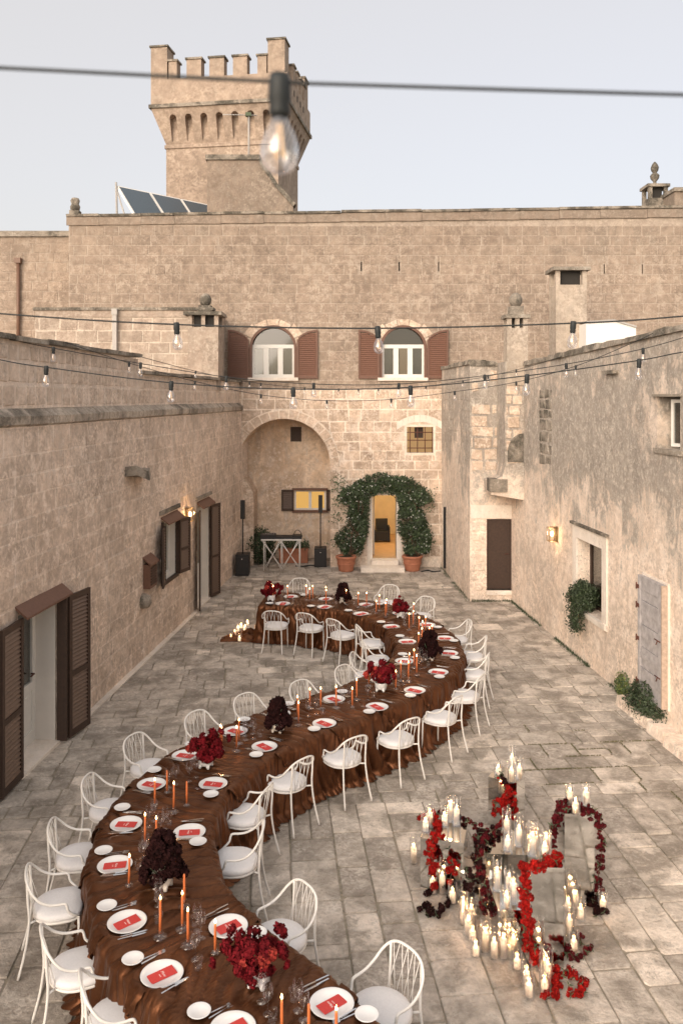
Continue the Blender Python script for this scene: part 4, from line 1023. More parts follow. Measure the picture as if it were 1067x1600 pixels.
shutter(t, HF(FL, b + .02, 1, R(14), .05), 0, .46, 1.2, 2.38, 0, M['darkbrown'], M['darkbrown'], mid=True)
mb = MB(); bar(mb, FL, a - .2, b + .2, 2.62, 2.70, 0, .05); mb.build('drip_stone', M['coping'], t)
# door C
t = thing('shuttered_door', 'far left doorway beside the lit lamp, narrow brown shutters folded open', 'door', FL(C_d.u0 + .5, 0, 0), group='shuttered doorways on the left')
a, b = C_d.u0, C_d.u1; mb = MB(); bar(mb, FL, a, b, .02, 2.38, -.22, -.17); mb.build('door_leaf', M['whitewood'], t)
mb = MB(); bar(mb, FL, a + .15, b - .15, .95, 2.2, -.168, -.164); mb.build('glass_pane', M['curtain'], t)
awning(FL, a - .08, b + .08, 2.40, t, M['brown'])
mb = MB(); bar(mb, FL, a - .2, b + .2, 2.58, 2.66, 0, .05); mb.build('drip_stone', M['coping'], t)
shutter(t, HF(FL, a - .01, -1, R(14), .04), 0, .40, .04, 2.34, 0, M['darkbrown'], M['darkbrown'])
shutter(t, HF(FL, b + .01, 1, R(16), .04), 0, .46, .04, 2.34, 0, M['darkbrown'], M['darkbrown'])
mb = MB(); bar(mb, FL, a, b, 0, .04, -.2, .06); mb.build('threshold', M['trim'], t)
# meter box
t = thing('letterbox_cabinet', 'small brown louvred cabinet with sloping lid on the left wall', 'cabinet', FL(LU(16.1), 1.4, 0))
mb = MB(); u = LU(15.85); bar(mb, FL, u, u + .42, 1.36, 1.82, .0, .14); mb.build('box', M['brown'], t)
mb = MB()
for k in range(7): bar(mb, FL, u + .04, u + .38, 1.42 + k * .052, 1.45 + k * .052, .14, .155)
mb.build('louvre_slats', M['darkbrown'], t)['kind'] = 'stuff'
awning(FL, u - .04, u + .46, 1.84, t, M['brown'])
t = thing('wall_stone', 'rough grey rounded stone jutting from the left wall below the cabinet', 'stone', FL(LU(15.9), 1.1, 0))
mb = MB(); mb.lathe([(0, 0), (.12, .03), (.17, .12), (.15, .22), (.06, .28), (0, .29)], FL(LU(15.8), 1.0, .02), 9); mb.build('stone', M['coping'], t)
# projecting corbel
t = thing('stone_corbel', 'mossy broken stone slab projecting high from the left wall', 'stone', FL(LU(15.2), 3.6, 0))
mb = MB(); u = LU(14.85); P = [(u, 3.60, 0), (u + .95, 3.50, 0), (u + .98, 3.50, .16), (u + .6, 3.47, .27), (u + .05, 3.62, .22)]
V = [FL(a, z, d) for a, z, d in P] + [FL(a + .01, z + .17, d * .9) for a, z, d in P]
mb.add(V, [(0, 1, 2, 3, 4), (9, 8, 7, 6, 5)] + [(i, (i + 1) % 5, 5 + (i + 1) % 5, 5 + i) for i in range(5)]); mb.build('slab', M['coping'], t)
# utility box on the parapet
t = thing('utility_box', 'white ventilated utility box standing behind the left parapet', 'box', FL(LU(15.9), 5.3, -.5))
mb = MB(); u = LU(16.0); bar(mb, FL, u, u + .55, 5.0, zat(557, 16.2), -.75, -.45); mb.build('housing', M['white'], t)
mb = MB(); bar(mb, FL, u + .05, u + .5, 5.55, 5.72, -.45, -.44); mb.build('grille', M['pvc'], t)

def wall_lamp(F, u, z, label, watts):
    t = thing('wall_lamp', label, 'lamp', F(u, z, 0), group='lit wall lanterns')
    mb = MB(); bar(mb, F, u - .07, u + .07, z - .16, z + .16, 0, .02); mb.build('back_plate', M['brass'], t)
    mb = MB(); r_ = .085
    for a in (-r_, r_):
        for d in (.03, .19): mb.tube([F(u + a, z - .14, d), F(u + a, z + .14, d)], .007, 4)
    for q in (-.14, .14):
        for p0, p1 in (((-r_, .03), (r_, .03)), ((r_, .03), (r_, .19)), ((r_, .19), (-r_, .19)), ((-r_, .19), (-r_, .03))): mb.tube([F(u + p0[0], z + q, p0[1]), F(u + p1[0], z + q, p1[1])], .008, 4)
    mb.build('lantern_frame', M['brass'], t)
    mb = MB(); bar(mb, F, u - r_, u + r_, z - .135, z + .135, .03, .188); mb.build('glass', M['lampglass'], t)
    c = F(u, z - .05, .11); mb = MB(); mb.lathe([(0, 0), (.028, .02), (.036, .06), (.026, .1), (0, .12)], c, 10); mb.build('bulb', M['lampglow'], t)
    L = bpy.data.lights.new('lamp_light', 'POINT'); L.energy = watts; L.color = (1, .60, .28); L.shadow_soft_size = .04
    o = bpy.data.objects.new('lamp_light', L); COL.objects.link(o); o.parent = t; p = F(u, z, .13); o.location = [p[i] - t['_org'][i] for i in range(3)]
wall_lamp(FL, LU(18.72), 2.38, 'lit box lantern on the left wall between window and far door', 22)

# ================================================================== RIGHT BUILDING
rw = thing('right_building', 'weathered plastered stone building with stained wall along the right side', 'building', (rx(15), 15, 0))
YD = 20.5; XC0, XC1 = 3.16, rx(YD)
Wr = Hole(RU(14.85), RU(16.08), 1.0, 2.31)
Wu = Hole(RU(12.07), RU(12.79), 4.24, 5.02)
def rtop(u): Y = u / _r; return 5.76 + (19.35 - Y) / (19.35 - 11.97) * .22
mb = MB(); fill_wall(mb, FR, RU(3.0), RU(YD), -.05, 0, [Wr, Wu], zf=rtop, step=.5)
reveal(mb, FR, Wr, .3); reveal(mb, FR, Wu, .35)
FD = Frame((0, YD), (1, 0), (0, -1)); BD = Hole((760 - CX) * YD / FPX, (801 - CX) * YD / FPX, zat(922, YD), zat(811, YD))
fill_wall(mb, FD, XC0, XC1 + .02, -.05, 5.82, [BD], step=.5); reveal(mb, FD, BD, .14)
_s = math.hypot(2.95 - XC0, YB - YD); FS = Frame((XC0, YD), ((2.95 - XC0) / _s, (YB - YD) / _s), (-(YB - YD) / _s, (2.95 - XC0) / _s))
SD = Hole(3.35, 3.95, .12, 1.85)
fill_wall(mb, FS, 0, _s, -.05, 5.85, [SD], step=.5); reveal(mb, FS, SD, .12)
mb.quad((XC0, YD, 5.6), (12, YD, 5.5), (12, YB - .01, 5.5), (XC0 - .2, YB - .01, 5.6)); mb.quad(FR(RU(3), 5.2, -.4), FR(RU(YD), 5.2, -.4), FR(RU(YD), 5.2, -9), FR(RU(3), 5.2, -9))
mb.quad(FR(RU(3), -.05, 0), FR(RU(3), 5.9, 0), FR(RU(3), 5.9, -9), FR(RU(3), -.05, -9)); mb.quad(FR(RU(3), 5.2, -.4), FR(RU(YD), 5.2, -.4), FR(RU(YD), 5.7, -.4), FR(RU(3), 5.9, -.4))
mb.build('wall', M['right'], rw)
rg = random.Random(61)
def rough_slabs(F, ua, ub, zf, d0, d1, h, mat, parent, lo=.35, hi=.8):
    u = ua
    while u < ub - .01:
        v = min(u + rg.uniform(lo, hi), ub); z = zf(u) - .01; z2 = zf(v) - .01; mb = MB()
        k = [rg.uniform(-.025, .025) for _ in range(8)]
        P = [F(u + .004, z, d0), F(v - .004, z2, d0), F(v - .004, z2, d1 + k[6]), F(u + .004, z, d1 + k[7]),
             F(u + .004, z + h + k[0], d0), F(v - .004, z2 + h + k[1], d0), F(v - .004, z2 + h * .85 + k[2], d1 * .6), F(u + .004, z + h * .85 + k[3], d1 * .6)]
        mb.add(P, [(0, 1, 2, 3), (7, 6, 5, 4), (3, 2, 6, 7), (1, 0, 4, 5), (0, 3, 7, 4), (2, 1, 5, 6)], rg.random()); mb.build('coping_stone', mat, parent); u = v
rough_slabs(FR, RU(3), RU(19.4), rtop, -.42, .05, .12, M['coping'], rw)
rough_slabs(FD, XC0, 3.84, lambda u: 5.80, -.4, .05, .13, M['coping'], rw, .25, .45)
rough_slabs(FS, 0, _s - .02, lambda u: 5.84, -.4, .05, .12, M['coping'], rw)
# exposed stones
S = courses(rg, XC0 + .02, BD.u0 - .02, .25, 2.0, .2, .28, .18, .34, gap=.02, jit=.02)
lay_stones([s for s in S if rg.random() < .75], FD, rw, M['right'], limit=60, proud=.016, ch=.04)
S = courses(rg, XC0 + .02, 3.84, 3.2, 5.7, .25, .3, .35, .6, gap=.025, jit=.02, avoid=[])
lay_stones([s for s in S if rg.random() < .8], FD, rw, M['backlow'], limit=60, proud=.010, ch=.03)
S = courses(rg, RU(rY(862)), RU(rY(842)), 3.55, 5.2, .2, .28, .3, .5, gap=.03, jit=.02)
lay_stones(S, FR, rw, M['coping'], limit=60, proud=.012, ch=.03)
S = courses(rg, .1, _s - .1, 3.0, 5.7, .26, .3, .4, .7, gap=.02, jit=.015)
lay_stones([s for s in S if rg.random() < .6], FS, rw, M['right'], limit=40, proud=.008, ch=.03)
# brown door and its surround
t = thing('brown_door', 'plain dark brown metal door in the short wall facing the camera', 'door', FD((BD.u0 + BD.u1) / 2, BD.z0, 0))
mb = MB(); bar(mb, FD, BD.u0 + .015, BD.u1 - .015, BD.z0 + .01, BD.z1 - .015, -.14, -.09); mb.build('door_leaf', M['darkbrown'], t)
mb = MB(); bar(mb, FD, BD.u0, BD.u0 + .03, BD.z0, BD.z1, -.14, -.07); bar(mb, FD, BD.u1 - .03, BD.u1, BD.z0, BD.z1, -.14, -.07); mb.build('frame', M['rust'], t)
mb = MB(); mb.tube([FD(BD.u1 - .1, 1.15, -.09), FD(BD.u1 - .1, 1.15, -.05), FD(BD.u1 - .2, 1.15, -.045)], .01, 5); mb.build('handle', M['rust'], t)
mb = MB(); bar(mb, FD, (735 - CX) * YD / FPX, (806 - CX) * YD / FPX, BD.z1 + .02, BD.z1 + .34, 0, .02); mb.build('lintel_stone', M['trim'], t)
mb = MB(); bar(mb, FD, BD.u0 - .02, BD.u1 + .07, BD.z0 - .11, BD.z0, -.13, .05); mb.build('sill_stone', M['trim'], t)
mb = MB(); bar(mb, FD, BD.u1, BD.u1 + .05, BD.z0, BD.z1, 0.0, .018); mb.build('jamb_stone', M['trim'], t)
t = thing('narrow_door', 'narrow dark door seen edge-on in the far right corner', 'door', FS(3.6, .12, 0))
mb = MB(); bar(mb, FS, SD.u0, SD.u1, SD.z0, SD.z1, -.12, -.07); mb.build('door_leaf', M['black'], t)
mb = MB(); bar(mb, FS, SD.u0 - .02, SD.u0 + .05, SD.z0, SD.z1 + .03, -.08, .07); mb.build('door_edge', M['black'], t)
t = thing('corner_downpipe', 'stained stone coloured downpipe in the far right corner', 'drainpipe', (2.9, YB - .08, 1.9))
mb = MB(); mb.box(bx(690), bx(698), YB - .16, YB - .02, bz(780), bz(627)); mb.build('pipe', M['coping'], t)
mb = MB(); mb.tube([(bx(703), YB - .05, bz(780)), (bx(702), YB - .05, bz(630))], .02, 5); mb.build('conduit', M['pipebrown'], t)
# chimney breast on corbels
t = thing('chimney_breast', 'corbelled stone chimney breast above the brown door', 'chimney breast', (4.0, 19.8, 2.6))
xa, xb = (789 - CX) * 19.5 / FPX, rx(19.55) + .01
mb = MB(); mb.box(xa, xb, 19.52, YD + .01, 3.42, 5.86); mb.build('breast', M['right'], t)
S = courses(rg, xa + .01, xb - .03, 3.45, 5.75, .24, .32, .25, .4, gap=.025, jit=.015); FX = Frame((0, 19.52), (1, 0), (0, -1))
lay_stones(S, FX, t, M['backlow'], limit=40, proud=.012, ch=.03)
mb = MB(); P = [(xa - .33, 2.74), (xb + .05, 2.60), (xb + .05, 3.43), (xa, 3.43), (xa - .06, 3.15), (xa - .33, 3.02)]
V = [(x, 19.50, z) for x, z in P] + [(x, YD + .01, z) for x, z in P]; n = 6
mb.add(V, [(0, 1, 2, 3, 4, 5), (11, 10, 9, 8, 7, 6)] + [(i, (i + 1) % n, n + (i + 1) % n, n + i) for i in range(n)]); mb.build('corbel', M['right'], t)
mb = MB(); mb.box(xa - .36, xa + .04, 19.46, 19.9, 2.80, 3.10, .2); mb.build('corbel_stone', M['coping'], t)
# dark arched recess patch beside the breast
mb = MB(); P = [(xb - .38, 3.5)] + [(xb - .02 - .36 * math.cos(a), 3.75 + .42 * math.sin(a)) for a in [i * math.pi / 16 for i in range(9)]] + [(xb - .02, 3.5)]
V = [(x, 19.49, z) for x, z in P] + [(x, 19.53, z) for x, z in P]; n = len(P)
mb.add(V, [tuple(range(n))] + [(i, (i + 1) % n, n + (i + 1) % n, n + i) for i in range(n)], 0); mb.build('blocked_arch', M['coping'], t)
# window Wr
t = thing('framed_window', 'large window with pale stone frame on the right wall, shrub on its sill', 'window', FR((Wr.u0 + Wr.u1) / 2, 1.0, 0))
mb = MB(); fw = .2
bar(mb, FR, Wr.u0 - fw, Wr.u0, .88, 2.55, -.02, .035, .4); bar(mb, FR, Wr.u1, Wr.u1 + fw, .88, 2.55, -.02, .035, .6); bar(mb, FR, Wr.u0, Wr.u1, 2.31, 2.55, -.02, .038, .5); mb.build('stone_frame', M['trim'], t)
mb = MB(); bar(mb, FR, Wr.u0 - fw, Wr.u1 + fw, .90, .996, -.3, .07); mb.build('sill', M['trim'], t)
mb = MB(); bar(mb, FR, Wr.u0 - fw - .06, Wr.u1 + fw + .06, 2.552, 2.60, -.02, .07); mb.build('drip_moulding', M['coping'], t)
mb = MB()
for p, q, r_, s_ in ((Wr.u0, Wr.u0 + .06, 1.0, 2.31), (Wr.u1 - .06, Wr.u1, 1.0, 2.31), ((Wr.u0 + Wr.u1) / 2 - .03, (Wr.u0 + Wr.u1) / 2 + .03, 1.0, 2.31), (Wr.u0, Wr.u1, 1.0, 1.05), (Wr.u0, Wr.u1, 2.26, 2.31)): bar(mb, FR, p, q, r_, s_, -.28, -.24)
mb.build('frame', M['darkbrown'], t)
mb = MB(); bar(mb, FR, Wr.u0, Wr.u1, 1.0, 2.31, -.27, -.265); mb.build('pane', M['pane'], t)
mb = MB(); bar(mb, FR, Wr.u0, Wr.u1, 1.0, 2.31, -.33, -.31); mb.build('blind', M['blindm'], t)
# window Wu
t = thing('tilted_window', 'deep set white window standing ajar high on the right wall', 'window', FR((Wu.u0 + Wu.u1) / 2, Wu.z0, 0))
HFw = HF(FR, Wu.u0 + .02, 1, R(20), -.34); mb = MB()
for p, q, r_, s_ in ((0, .05, 4.27, 4.98), (.48, .53, 4.27, 4.98), (.05, .48, 4.27, 4.32), (.05, .48, 4.93, 4.98)): bar(mb, HFw, p, q, r_, s_, 0, .05)
mb.build('frame', M['whitewood'], t); mb = MB(); bar(mb, HFw, .05, .48, 4.32, 4.93, .02, .026); mb.build('pane', M['pane'], t)
mb = MB(); bar(mb, FR, Wu.u0, Wu.u1, 4.24, 5.02, -.37, -.355); mb.build('interior', M['dark'], t)
mb = MB(); bar(mb, FR, Wu.u0 - .1, Wu.u1 + .06, 4.16, 4.236, -.3, .04); mb.build('sill', M['coping'], t)
mb = MB(); bar(mb, FR, Wu.u0 - .06, Wu.u1 + .1, 5.022, 5.06, -.02, .04); mb.build('drip_moulding', M['coping'], t)
# grey plank door
t = thing('plank_door', 'weathered grey plank hatch door with rusty hinges on the right wall', 'door', FR(RU(12.8), .36, 0))
u0, u1, z0, z1 = RU(12.42), RU(13.22), .36, 2.2
mb = MB(); bar(mb, FR, u0 - .05, u1 + .02, z0 - .02, z1 + .03, .0, .03); mb.build('frame', M['trim'], t)
z = z0; k = 0
while z < z1 - .02:
    h = min(rg.uniform(.15, .21), z1 - z); mb = MB(); bar(mb, FR, u0 + .10, u1 - .06, z + .004, z + h - .004, .04 + rg.uniform(0, .006), .085 + (.014 if k % 2 else 0), rg.random()); mb.build('plank', M['greywood'], t); z += h; k += 1
mb = MB(); bar(mb, FR, u0, u0 + .11, z0, z1, .035, .115); bar(mb, FR, u1 - .07, u1, z0, z1, .035, .112); bar(mb, FR, u0 + .11, u1 - .07, z0, z0 + .07, .036, .108); bar(mb, FR, u0 + .11, u1 - .07, z1 - .07, z1, .036, .108); bar(mb, FR, u0 + .11, u1 - .07, .92, .99, .036, .109)
mb.build('stile', M['greywood'], t)
mb = MB(); bar(mb, FR, u0 - .03, u0 - .002, z0, z1, .03, .12); mb.build('edge_board', M['timber'], t)
for z in (2.02, 1.72, 1.2, .52):
    mb = MB(); bar(mb, FR, u1 - .05, u1 + .05, z - .03, z + .03, .112, .122); mb.tube([FR(u1 + .03, z - .05, .12), FR(u1 + .03, z + .05, .12)], .012, 5); mb.build('hinge', M['rust'], t)
for z in (1.35, .80):
    mb = MB(); mb.tube([FR(u0 + .02, z, .125), FR(u0 + .2, z, .125)], .009, 5); mb.tube([FR(u0 + .1, z, .125), FR(u0 + .1, z - .06, .15)], .008, 5); mb.build('latch', M['rust'], t)
wall_lamp(FR, RU(17.24), 2.18, 'lit box lantern on the right wall near the framed window', 16)
# white shed gable behind right parapet
t = thing('white_roof_box', 'white gabled box standing behind the right parapet', 'box', ((952 - CX) * 21 / FPX, 21, 5))
Yq = 20.9; mb = MB(); q = lambda px, py: ((px - CX) * Yq / FPX, zat(py, Yq)); P = [q(915, 585), q(993, 585), q(993, 512), q(958, 502), q(915, 505)]
n = 5; mb.add([(x, Yq, z) for x, z in P] + [(x, Yq + 1.6, z) for x, z in P], [(0, 1, 2, 3, 4), (9, 8, 7, 6, 5)] + [(i, (i + 1) % n, n + (i + 1) % n, n + i) for i in range(n)]); mb.build('housing', M['white'], t)
mb = MB(); 
for (a, b) in ((4, 3), (3, 2)):
    x0, z0 = P[a]; x1, z1 = P[b]; mb.add([(x0, Yq - .04, z0 + .002), (x1, Yq - .04, z1 + .002), (x1, Yq - .04, z1 + .05), (x0, Yq - .04, z0 + .05), (x0, Yq + 1.7, z0 + .002), (x1, Yq + 1.7, z1 + .002), (x1, Yq + 1.7, z1 + .05), (x0, Yq + 1.7, z0 + .05)], [(0, 1, 2, 3), (3, 2, 6, 7), (4, 7, 6, 5), (1, 0, 4, 5)])
mb.build('edge_trim', M['pvc'], t)
# broken stubs on the wall and curb stones
t = thing('stone_stub', 'broken tile ledge high on the right wall', 'stone', FR(RU(14.4), 5.3, 0))
mb = MB(); u = RU(14.2); bar(mb, FR, u, u + .5, 5.42, 5.48, 0, .1); mb.build('ledge', M['coping'], t)
t = thing('stone_curb', 'low worn stone blocks at the foot of the right wall', 'stone blocks', FR(RU(12), 0, 0))
u = RU(11.0)
while u < RU(13.0):
    v = u + rg.uniform(.4, .7); mb = MB(); k = rg.uniform(0, .05)
    P = [(u + .01, 0, 0), (v - .01, 0, 0), (v - .05, 0, .30 + k), (u + .04, 0, .27 + k)]; V = [FR(a, 0, d) for a, z, d in P] + [FR(a, .14 + k * .8, d * .9) for a, z, d in P]
    mb.add(V, [(7, 6, 5, 4), (0, 1, 5, 4), (1, 2, 6, 5), (2, 3, 7, 6), (3, 0, 4, 7)], rg.random()); mb.build('block', M['right'], t); u = v

# ================================================================== GREENERY
def leaf_faces(mb, c, nrm, L, wd, tone, rng):
    a = Vector((rng.gauss(0, 1), rng.gauss(0, 1), rng.gauss(0, 1))).normalized()
    n = (nrm + a * .9).normalized(); t = n.cross(Vector((rng.gauss(0, 1), rng.gauss(0, 1), rng.gauss(-.4, 1)))).normalized(); s = n.cross(t)
    p0 = c; p1 = c + t * L * .5 + s * wd * .5 + n * wd * .15; p2 = c + t * L; p3 = c + t * L * .5 - s * wd * .5 + n * wd * .15
    mb.add([p0, p1, p2, p3], [(0, 1, 2), (0, 2, 3)], tone)
def foliage(pts_fn, count, L, wd, rng):
    mb = MB()
    for i in range(count):
        r_ = pts_fn(rng)
        if r_ is None: continue
        c, n = r_; k = rng.uniform(.6, 1.25); leaf_faces(mb, c, n, L * k, wd * k, rng.random(), rng)
    return mb
rg = random.Random(71)
jas = thing('jasmine_arch', 'dense jasmine trained as an arch round the lit doorway, white flowers', 'climbing plant', (bx(600), YB - .3, 0))
cxj = bx(600) - .09; 
def jpt(rng):
    # thickness of the growth along the arch, clumped
    s = rng.random(); sd = 1 if rng.random() < .5 else -1
    if s < .60:
        z = rng.uniform(.45, 2.2); k = vnoise(z * 2.3, sd * 3.1, 4); xi = .42 + .10 * (z < 1.0) + .25 * max(0, .9 - z); xo = .96 + .36 * k + .12 * math.sin(z * 2)
        x = rng.uniform(xi, xo - .22 * max(0, 1.0 - z)); 
    else:
        a = rng.uniform(0, math.pi / 2); z0_ = 2.05; k = vnoise(a * 3, sd * 2.7, 5)
        r1 = 1.12 + .30 * k; r0 = .42; q = r0 + (r1 - r0) * rng.random() ** .7; x = math.cos(a) * q * 1.02; z = 1.95 + math.sin(a) * q * .66
        if z < 2.05 and x < .4: return None
    X = cxj + .05 + sd * x * 1.0 + (.03 if sd > 0 else -.02); u = abs(x - .75) / .55
    if DR.u0 + .02 < X < DR.u1 - .1 and z < DR.z1 - .05: return None
    cl = vnoise(X * 5, z * 5, 9)
    if rng.random() > .10 + 1.25 * cl: return None
    d = rng.random() ** .5 * (.16 + .26 * cl)
    return Vector((X, YB - .05 - d, z + rng.gauss(0, .02))), Vector((0, -1, .35)) * (.4 + d * 2)
foliage(jpt, 19000, .085, .04, rg).build('foliage', M['leafdark'], jas, kind='stuff')
foliage(jpt, 4200, .095, .045, rg).build('young_foliage', M['leaf'], jas, kind='stuff')
mb = MB()
for i in range(420):
    p = jpt(rg)
    if p is None: continue
    c = p[0] + Vector((0, -.06, 0)); s = .017
    for k in range(5):
        a = k * 1.257 + rg.random(); mb.add([c, c + Vector((math.cos(a) * s, -.004, math.sin(a) * s)), c + Vector((math.cos(a + .8) * s, -.004, math.sin(a + .8) * s))], [(0, 1, 2)])
mb.build('white_flowers', M['petalwhite'], jas, kind='stuff')
mb = MB()
for sd in (-1, 1):
    for k in range(5):
        P = [Vector((cxj + .05 + sd * (1.0 + rg.uniform(-.12, .12)), YB - .45, .45))]
        for z in (.8, 1.3, 1.8, 2.3): P.append(Vector((cxj + .05 + sd * (.75 + rg.uniform(-.2, .25)), YB - .2 - rg.uniform(0, .15), z)))
        mb.tube(catmull(P, 4), .012, 4)
mb.build('stems', M['stem'], jas, kind='stuff')
# stray tendrils
mb = MB()
for i in range(90):
    p = jpt(rg)
    if p is None: continue
    sgn = 1 if p[0].x > cxj else -1; d = Vector((sgn * rg.uniform(.1, .35), -.02, rg.uniform(-.05, .25)))
    base = Vector((cxj + sgn * rg.uniform(.9, 1.35), YB - .2, rg.uniform(.6, 2.6)))
    for k in range(9): leaf_faces(mb, base + d * (k / 8), Vector((0, -1, .3)), .07, .035, rg.random(), rg)
mb.build('tendrils', M['leaf'], jas, kind='stuff')
def pot(x, y, label, s=1.0):
    t = thing('terracotta_pot', label, 'plant pot', (x, y, 0), group='terracotta pots by the doorway')
    mb = MB(); mb.lathe([(.0, 0), (.205, 0), (.21, .03), (.27, .34), (.275, .36), (.30, .37), (.305, .42), (.29, .44), (.265, .44), (.26, .38), (0, .37)], (x, y, 0.0), 24); mb.build('pot', M['terracotta'], t)
    mb = MB(); mb.lathe([(.245, .19), (.258, .20), (.262, .22), (.25, .235)], (x, y, 0), 24, cap=False); mb.build('rim_band', M['terracotta'], t)
    mb = MB(); mb.lathe([(0, .385), (.258, .39)], (x, y, 0), 16, cap=False); mb.build('soil', M['stem'], t)
p = PZ(540.5, 889); pot(p.x, p.y - .25 if p.y > YB - .3 else p.y, 'terracotta pot at the left foot of the jasmine arch')
p = PZ(644, 891); pot(p.x, min(p.y, YB - .45), 'terracotta pot at the right foot of the jasmine arch')
# bush and planter in the niche
def blob_pt(c, r_, sq=1.0):
    def f(rng):
        v = Vector((rng.gauss(0, 1), rng.gauss(0, 1), rng.gauss(0, 1))).normalized(); k = rng.uniform(.55, 1.0) * (.75 + .4 * vnoise(v.x * 2.5 + c[0], v.y * 2.5 + v.z * 2, 3))
        p = Vector((c[0] + v.x * r_[0] * k, c[1] + v.y * r_[1] * k, c[2] + v.z * r_[2] * k))
        return (p, v) if p.z > 0.01 else None
    return f
t = thing('round_bush', 'dark rounded bush behind the white folding table', 'bush', (-2.45, YB + .55, 0))
foliage(blob_pt((-2.42, YB + .5, .55), (.48, .42, .58)), 2600, .08, .045, rg).build('foliage', M['leafdark'], t, kind='stuff')
mb = MB(); mb.tube([(-2.42, YB + .5, 0), (-2.42, YB + .5, .6)], .03, 6); mb.build('stem', M['stem'], t)
t = thing('terracotta_planter', 'long terracotta trough with low greenery in the niche', 'planter', (-1.35, YB + .9, 0))
xa, xb = (436 - CX) * (YB + .8) / FPX, (482 - CX) * (YB + .8) / FPX
mb = MB(); mb.box(xa + .02, xb - .02, YB + .62, YB + .98, .0, .37); mb.box(xa, xb, YB + .60, YB + 1.0, .37, .44); mb.build('trough', M['terracotta'], t)
def pl(rng):
    x = rng.uniform(xa, xb); h = .16 + .22 * vnoise(x * 4, 1, 8); return Vector((x, YB + .8 + rng.gauss(0, .12), .42 + rng.random() * h)), Vector((0, -.5, 1))
foliage(pl, 900, .08, .035, rg).build('foliage', M['leaf'], t, kind='stuff')
# shrub on the window sill
c = Vector(FR(RU(15.75), 1.22, .02)); t = thing('sill_shrub', 'grey green shrub spilling over the sill of the right window', 'shrub', tuple(c))
def sp(rng):
    if rng.random() < .75: return blob_pt(tuple(c + Vector((0, 0, .02))), (.31, .38, .33))(rng)
    z = rng.uniform(-.62, -.1); return c + Vector((-.16 + rng.gauss(0, .05), rng.gauss(.02, .26 * (1 + z * .8)), z)), Vector((-1, 0, .2))
foliage(sp, 3400, .06, .028, rg).build('foliage', M['leafdark'], t, kind='stuff')
foliage(sp, 900, .06, .028, rg).build('pale_foliage', M['leafgrey'], t, kind='stuff')
def wallshrub(name, px, py, r_, label, mats, n):
    p = PZ(px, py); t = thing(name, label, 'shrub', tuple(p))
    for i, mm in enumerate(mats): foliage(blob_pt((p.x, p.y, r_[2] * .45), r_), n[i], .055, .028, rg).build('foliage' if i == 0 else 'pale_foliage', mm, t, kind='stuff')
    mb = MB()
    for k in range(6): mb.tube([p, p + Vector((rg.uniform(-.2, .2), rg.uniform(-.2, .2), r_[2] * .8))], .008, 4)
    mb.build('stems', M['stem'], t)
wallshrub('low_shrub', 1012, 1122, (.34, .62, .42), 'larger dark green shrub at the foot of the plank door', (M['leafdark'], M['leafgrey']), (3800, 1200))
wallshrub('low_shrub', 980, 1088, (.22, .30, .30), 'smaller fresh green shrub just behind the large dark one', (M['leaffresh'], M['leaf']), (900, 900))
# weeds and moss along the foot of the right wall
mb = MB()
for i in range(2600):
    if rg.random() < .75: Y = 12.4 + (20.4 - 12.4) * rg.random(); b0 = Vector((rx(Y) - abs(rg.gauss(0, .035)), Y, 0))
    elif rg.random() < .5: b0 = Vector((rg.uniform(XC0, XC1), YD - abs(rg.gauss(0, .05)), 0))
    else: s_ = rg.random() * _s; q = FS(s_, 0, abs(rg.gauss(0, .05))); b0 = Vector(q)
    if vnoise(b0.y * 1.7, 1, 2) < .35: continue
    h = rg.uniform(.02, .08); d = Vector((rg.gauss(0, .02), rg.gauss(0, .02), h)); sx = Vector((rg.gauss(0, 1), rg.gauss(0, 1), 0)).normalized() * .006
    mb.add([b0 - sx, b0 + sx, b0 + d], [(0, 1, 2)], rg.random())
g = tag(mb.build('wall_foot_grass', M['leafgrey']), 'sparse weeds growing along the foot of the right wall', 'grass', kind='stuff')
mb = MB()
for W, c, tone in stones:
    px = CX + FPX * c.x / c.y; py = HY + FPX * CZ / c.y
    if not (800 < px < 1040 and 1135 < py < 1250): continue
    for a, b in zip(W, W[1:] + W[:1]):
        if (b - a).length < .12 or rg.random() < .78: continue
        for k in range(int((b - a).length * 130)):
            q = a.lerp(b, rg.random()) + (a - c).normalized() * .006; s_ = rg.uniform(.004, .012)
            p = Vector((q.x + rg.gauss(0, .005), q.y + rg.gauss(0, .005), 0)); mb.add([p + Vector((-s_, -s_, .002)), p + Vector((s_, -s_, .002)), p + Vector((0, s_, .012))], [(0, 1, 2)], rg.random())
tag(mb.build('joint_moss', M['moss']), 'thin moss in a few paving joints on the right', 'moss', kind='stuff')

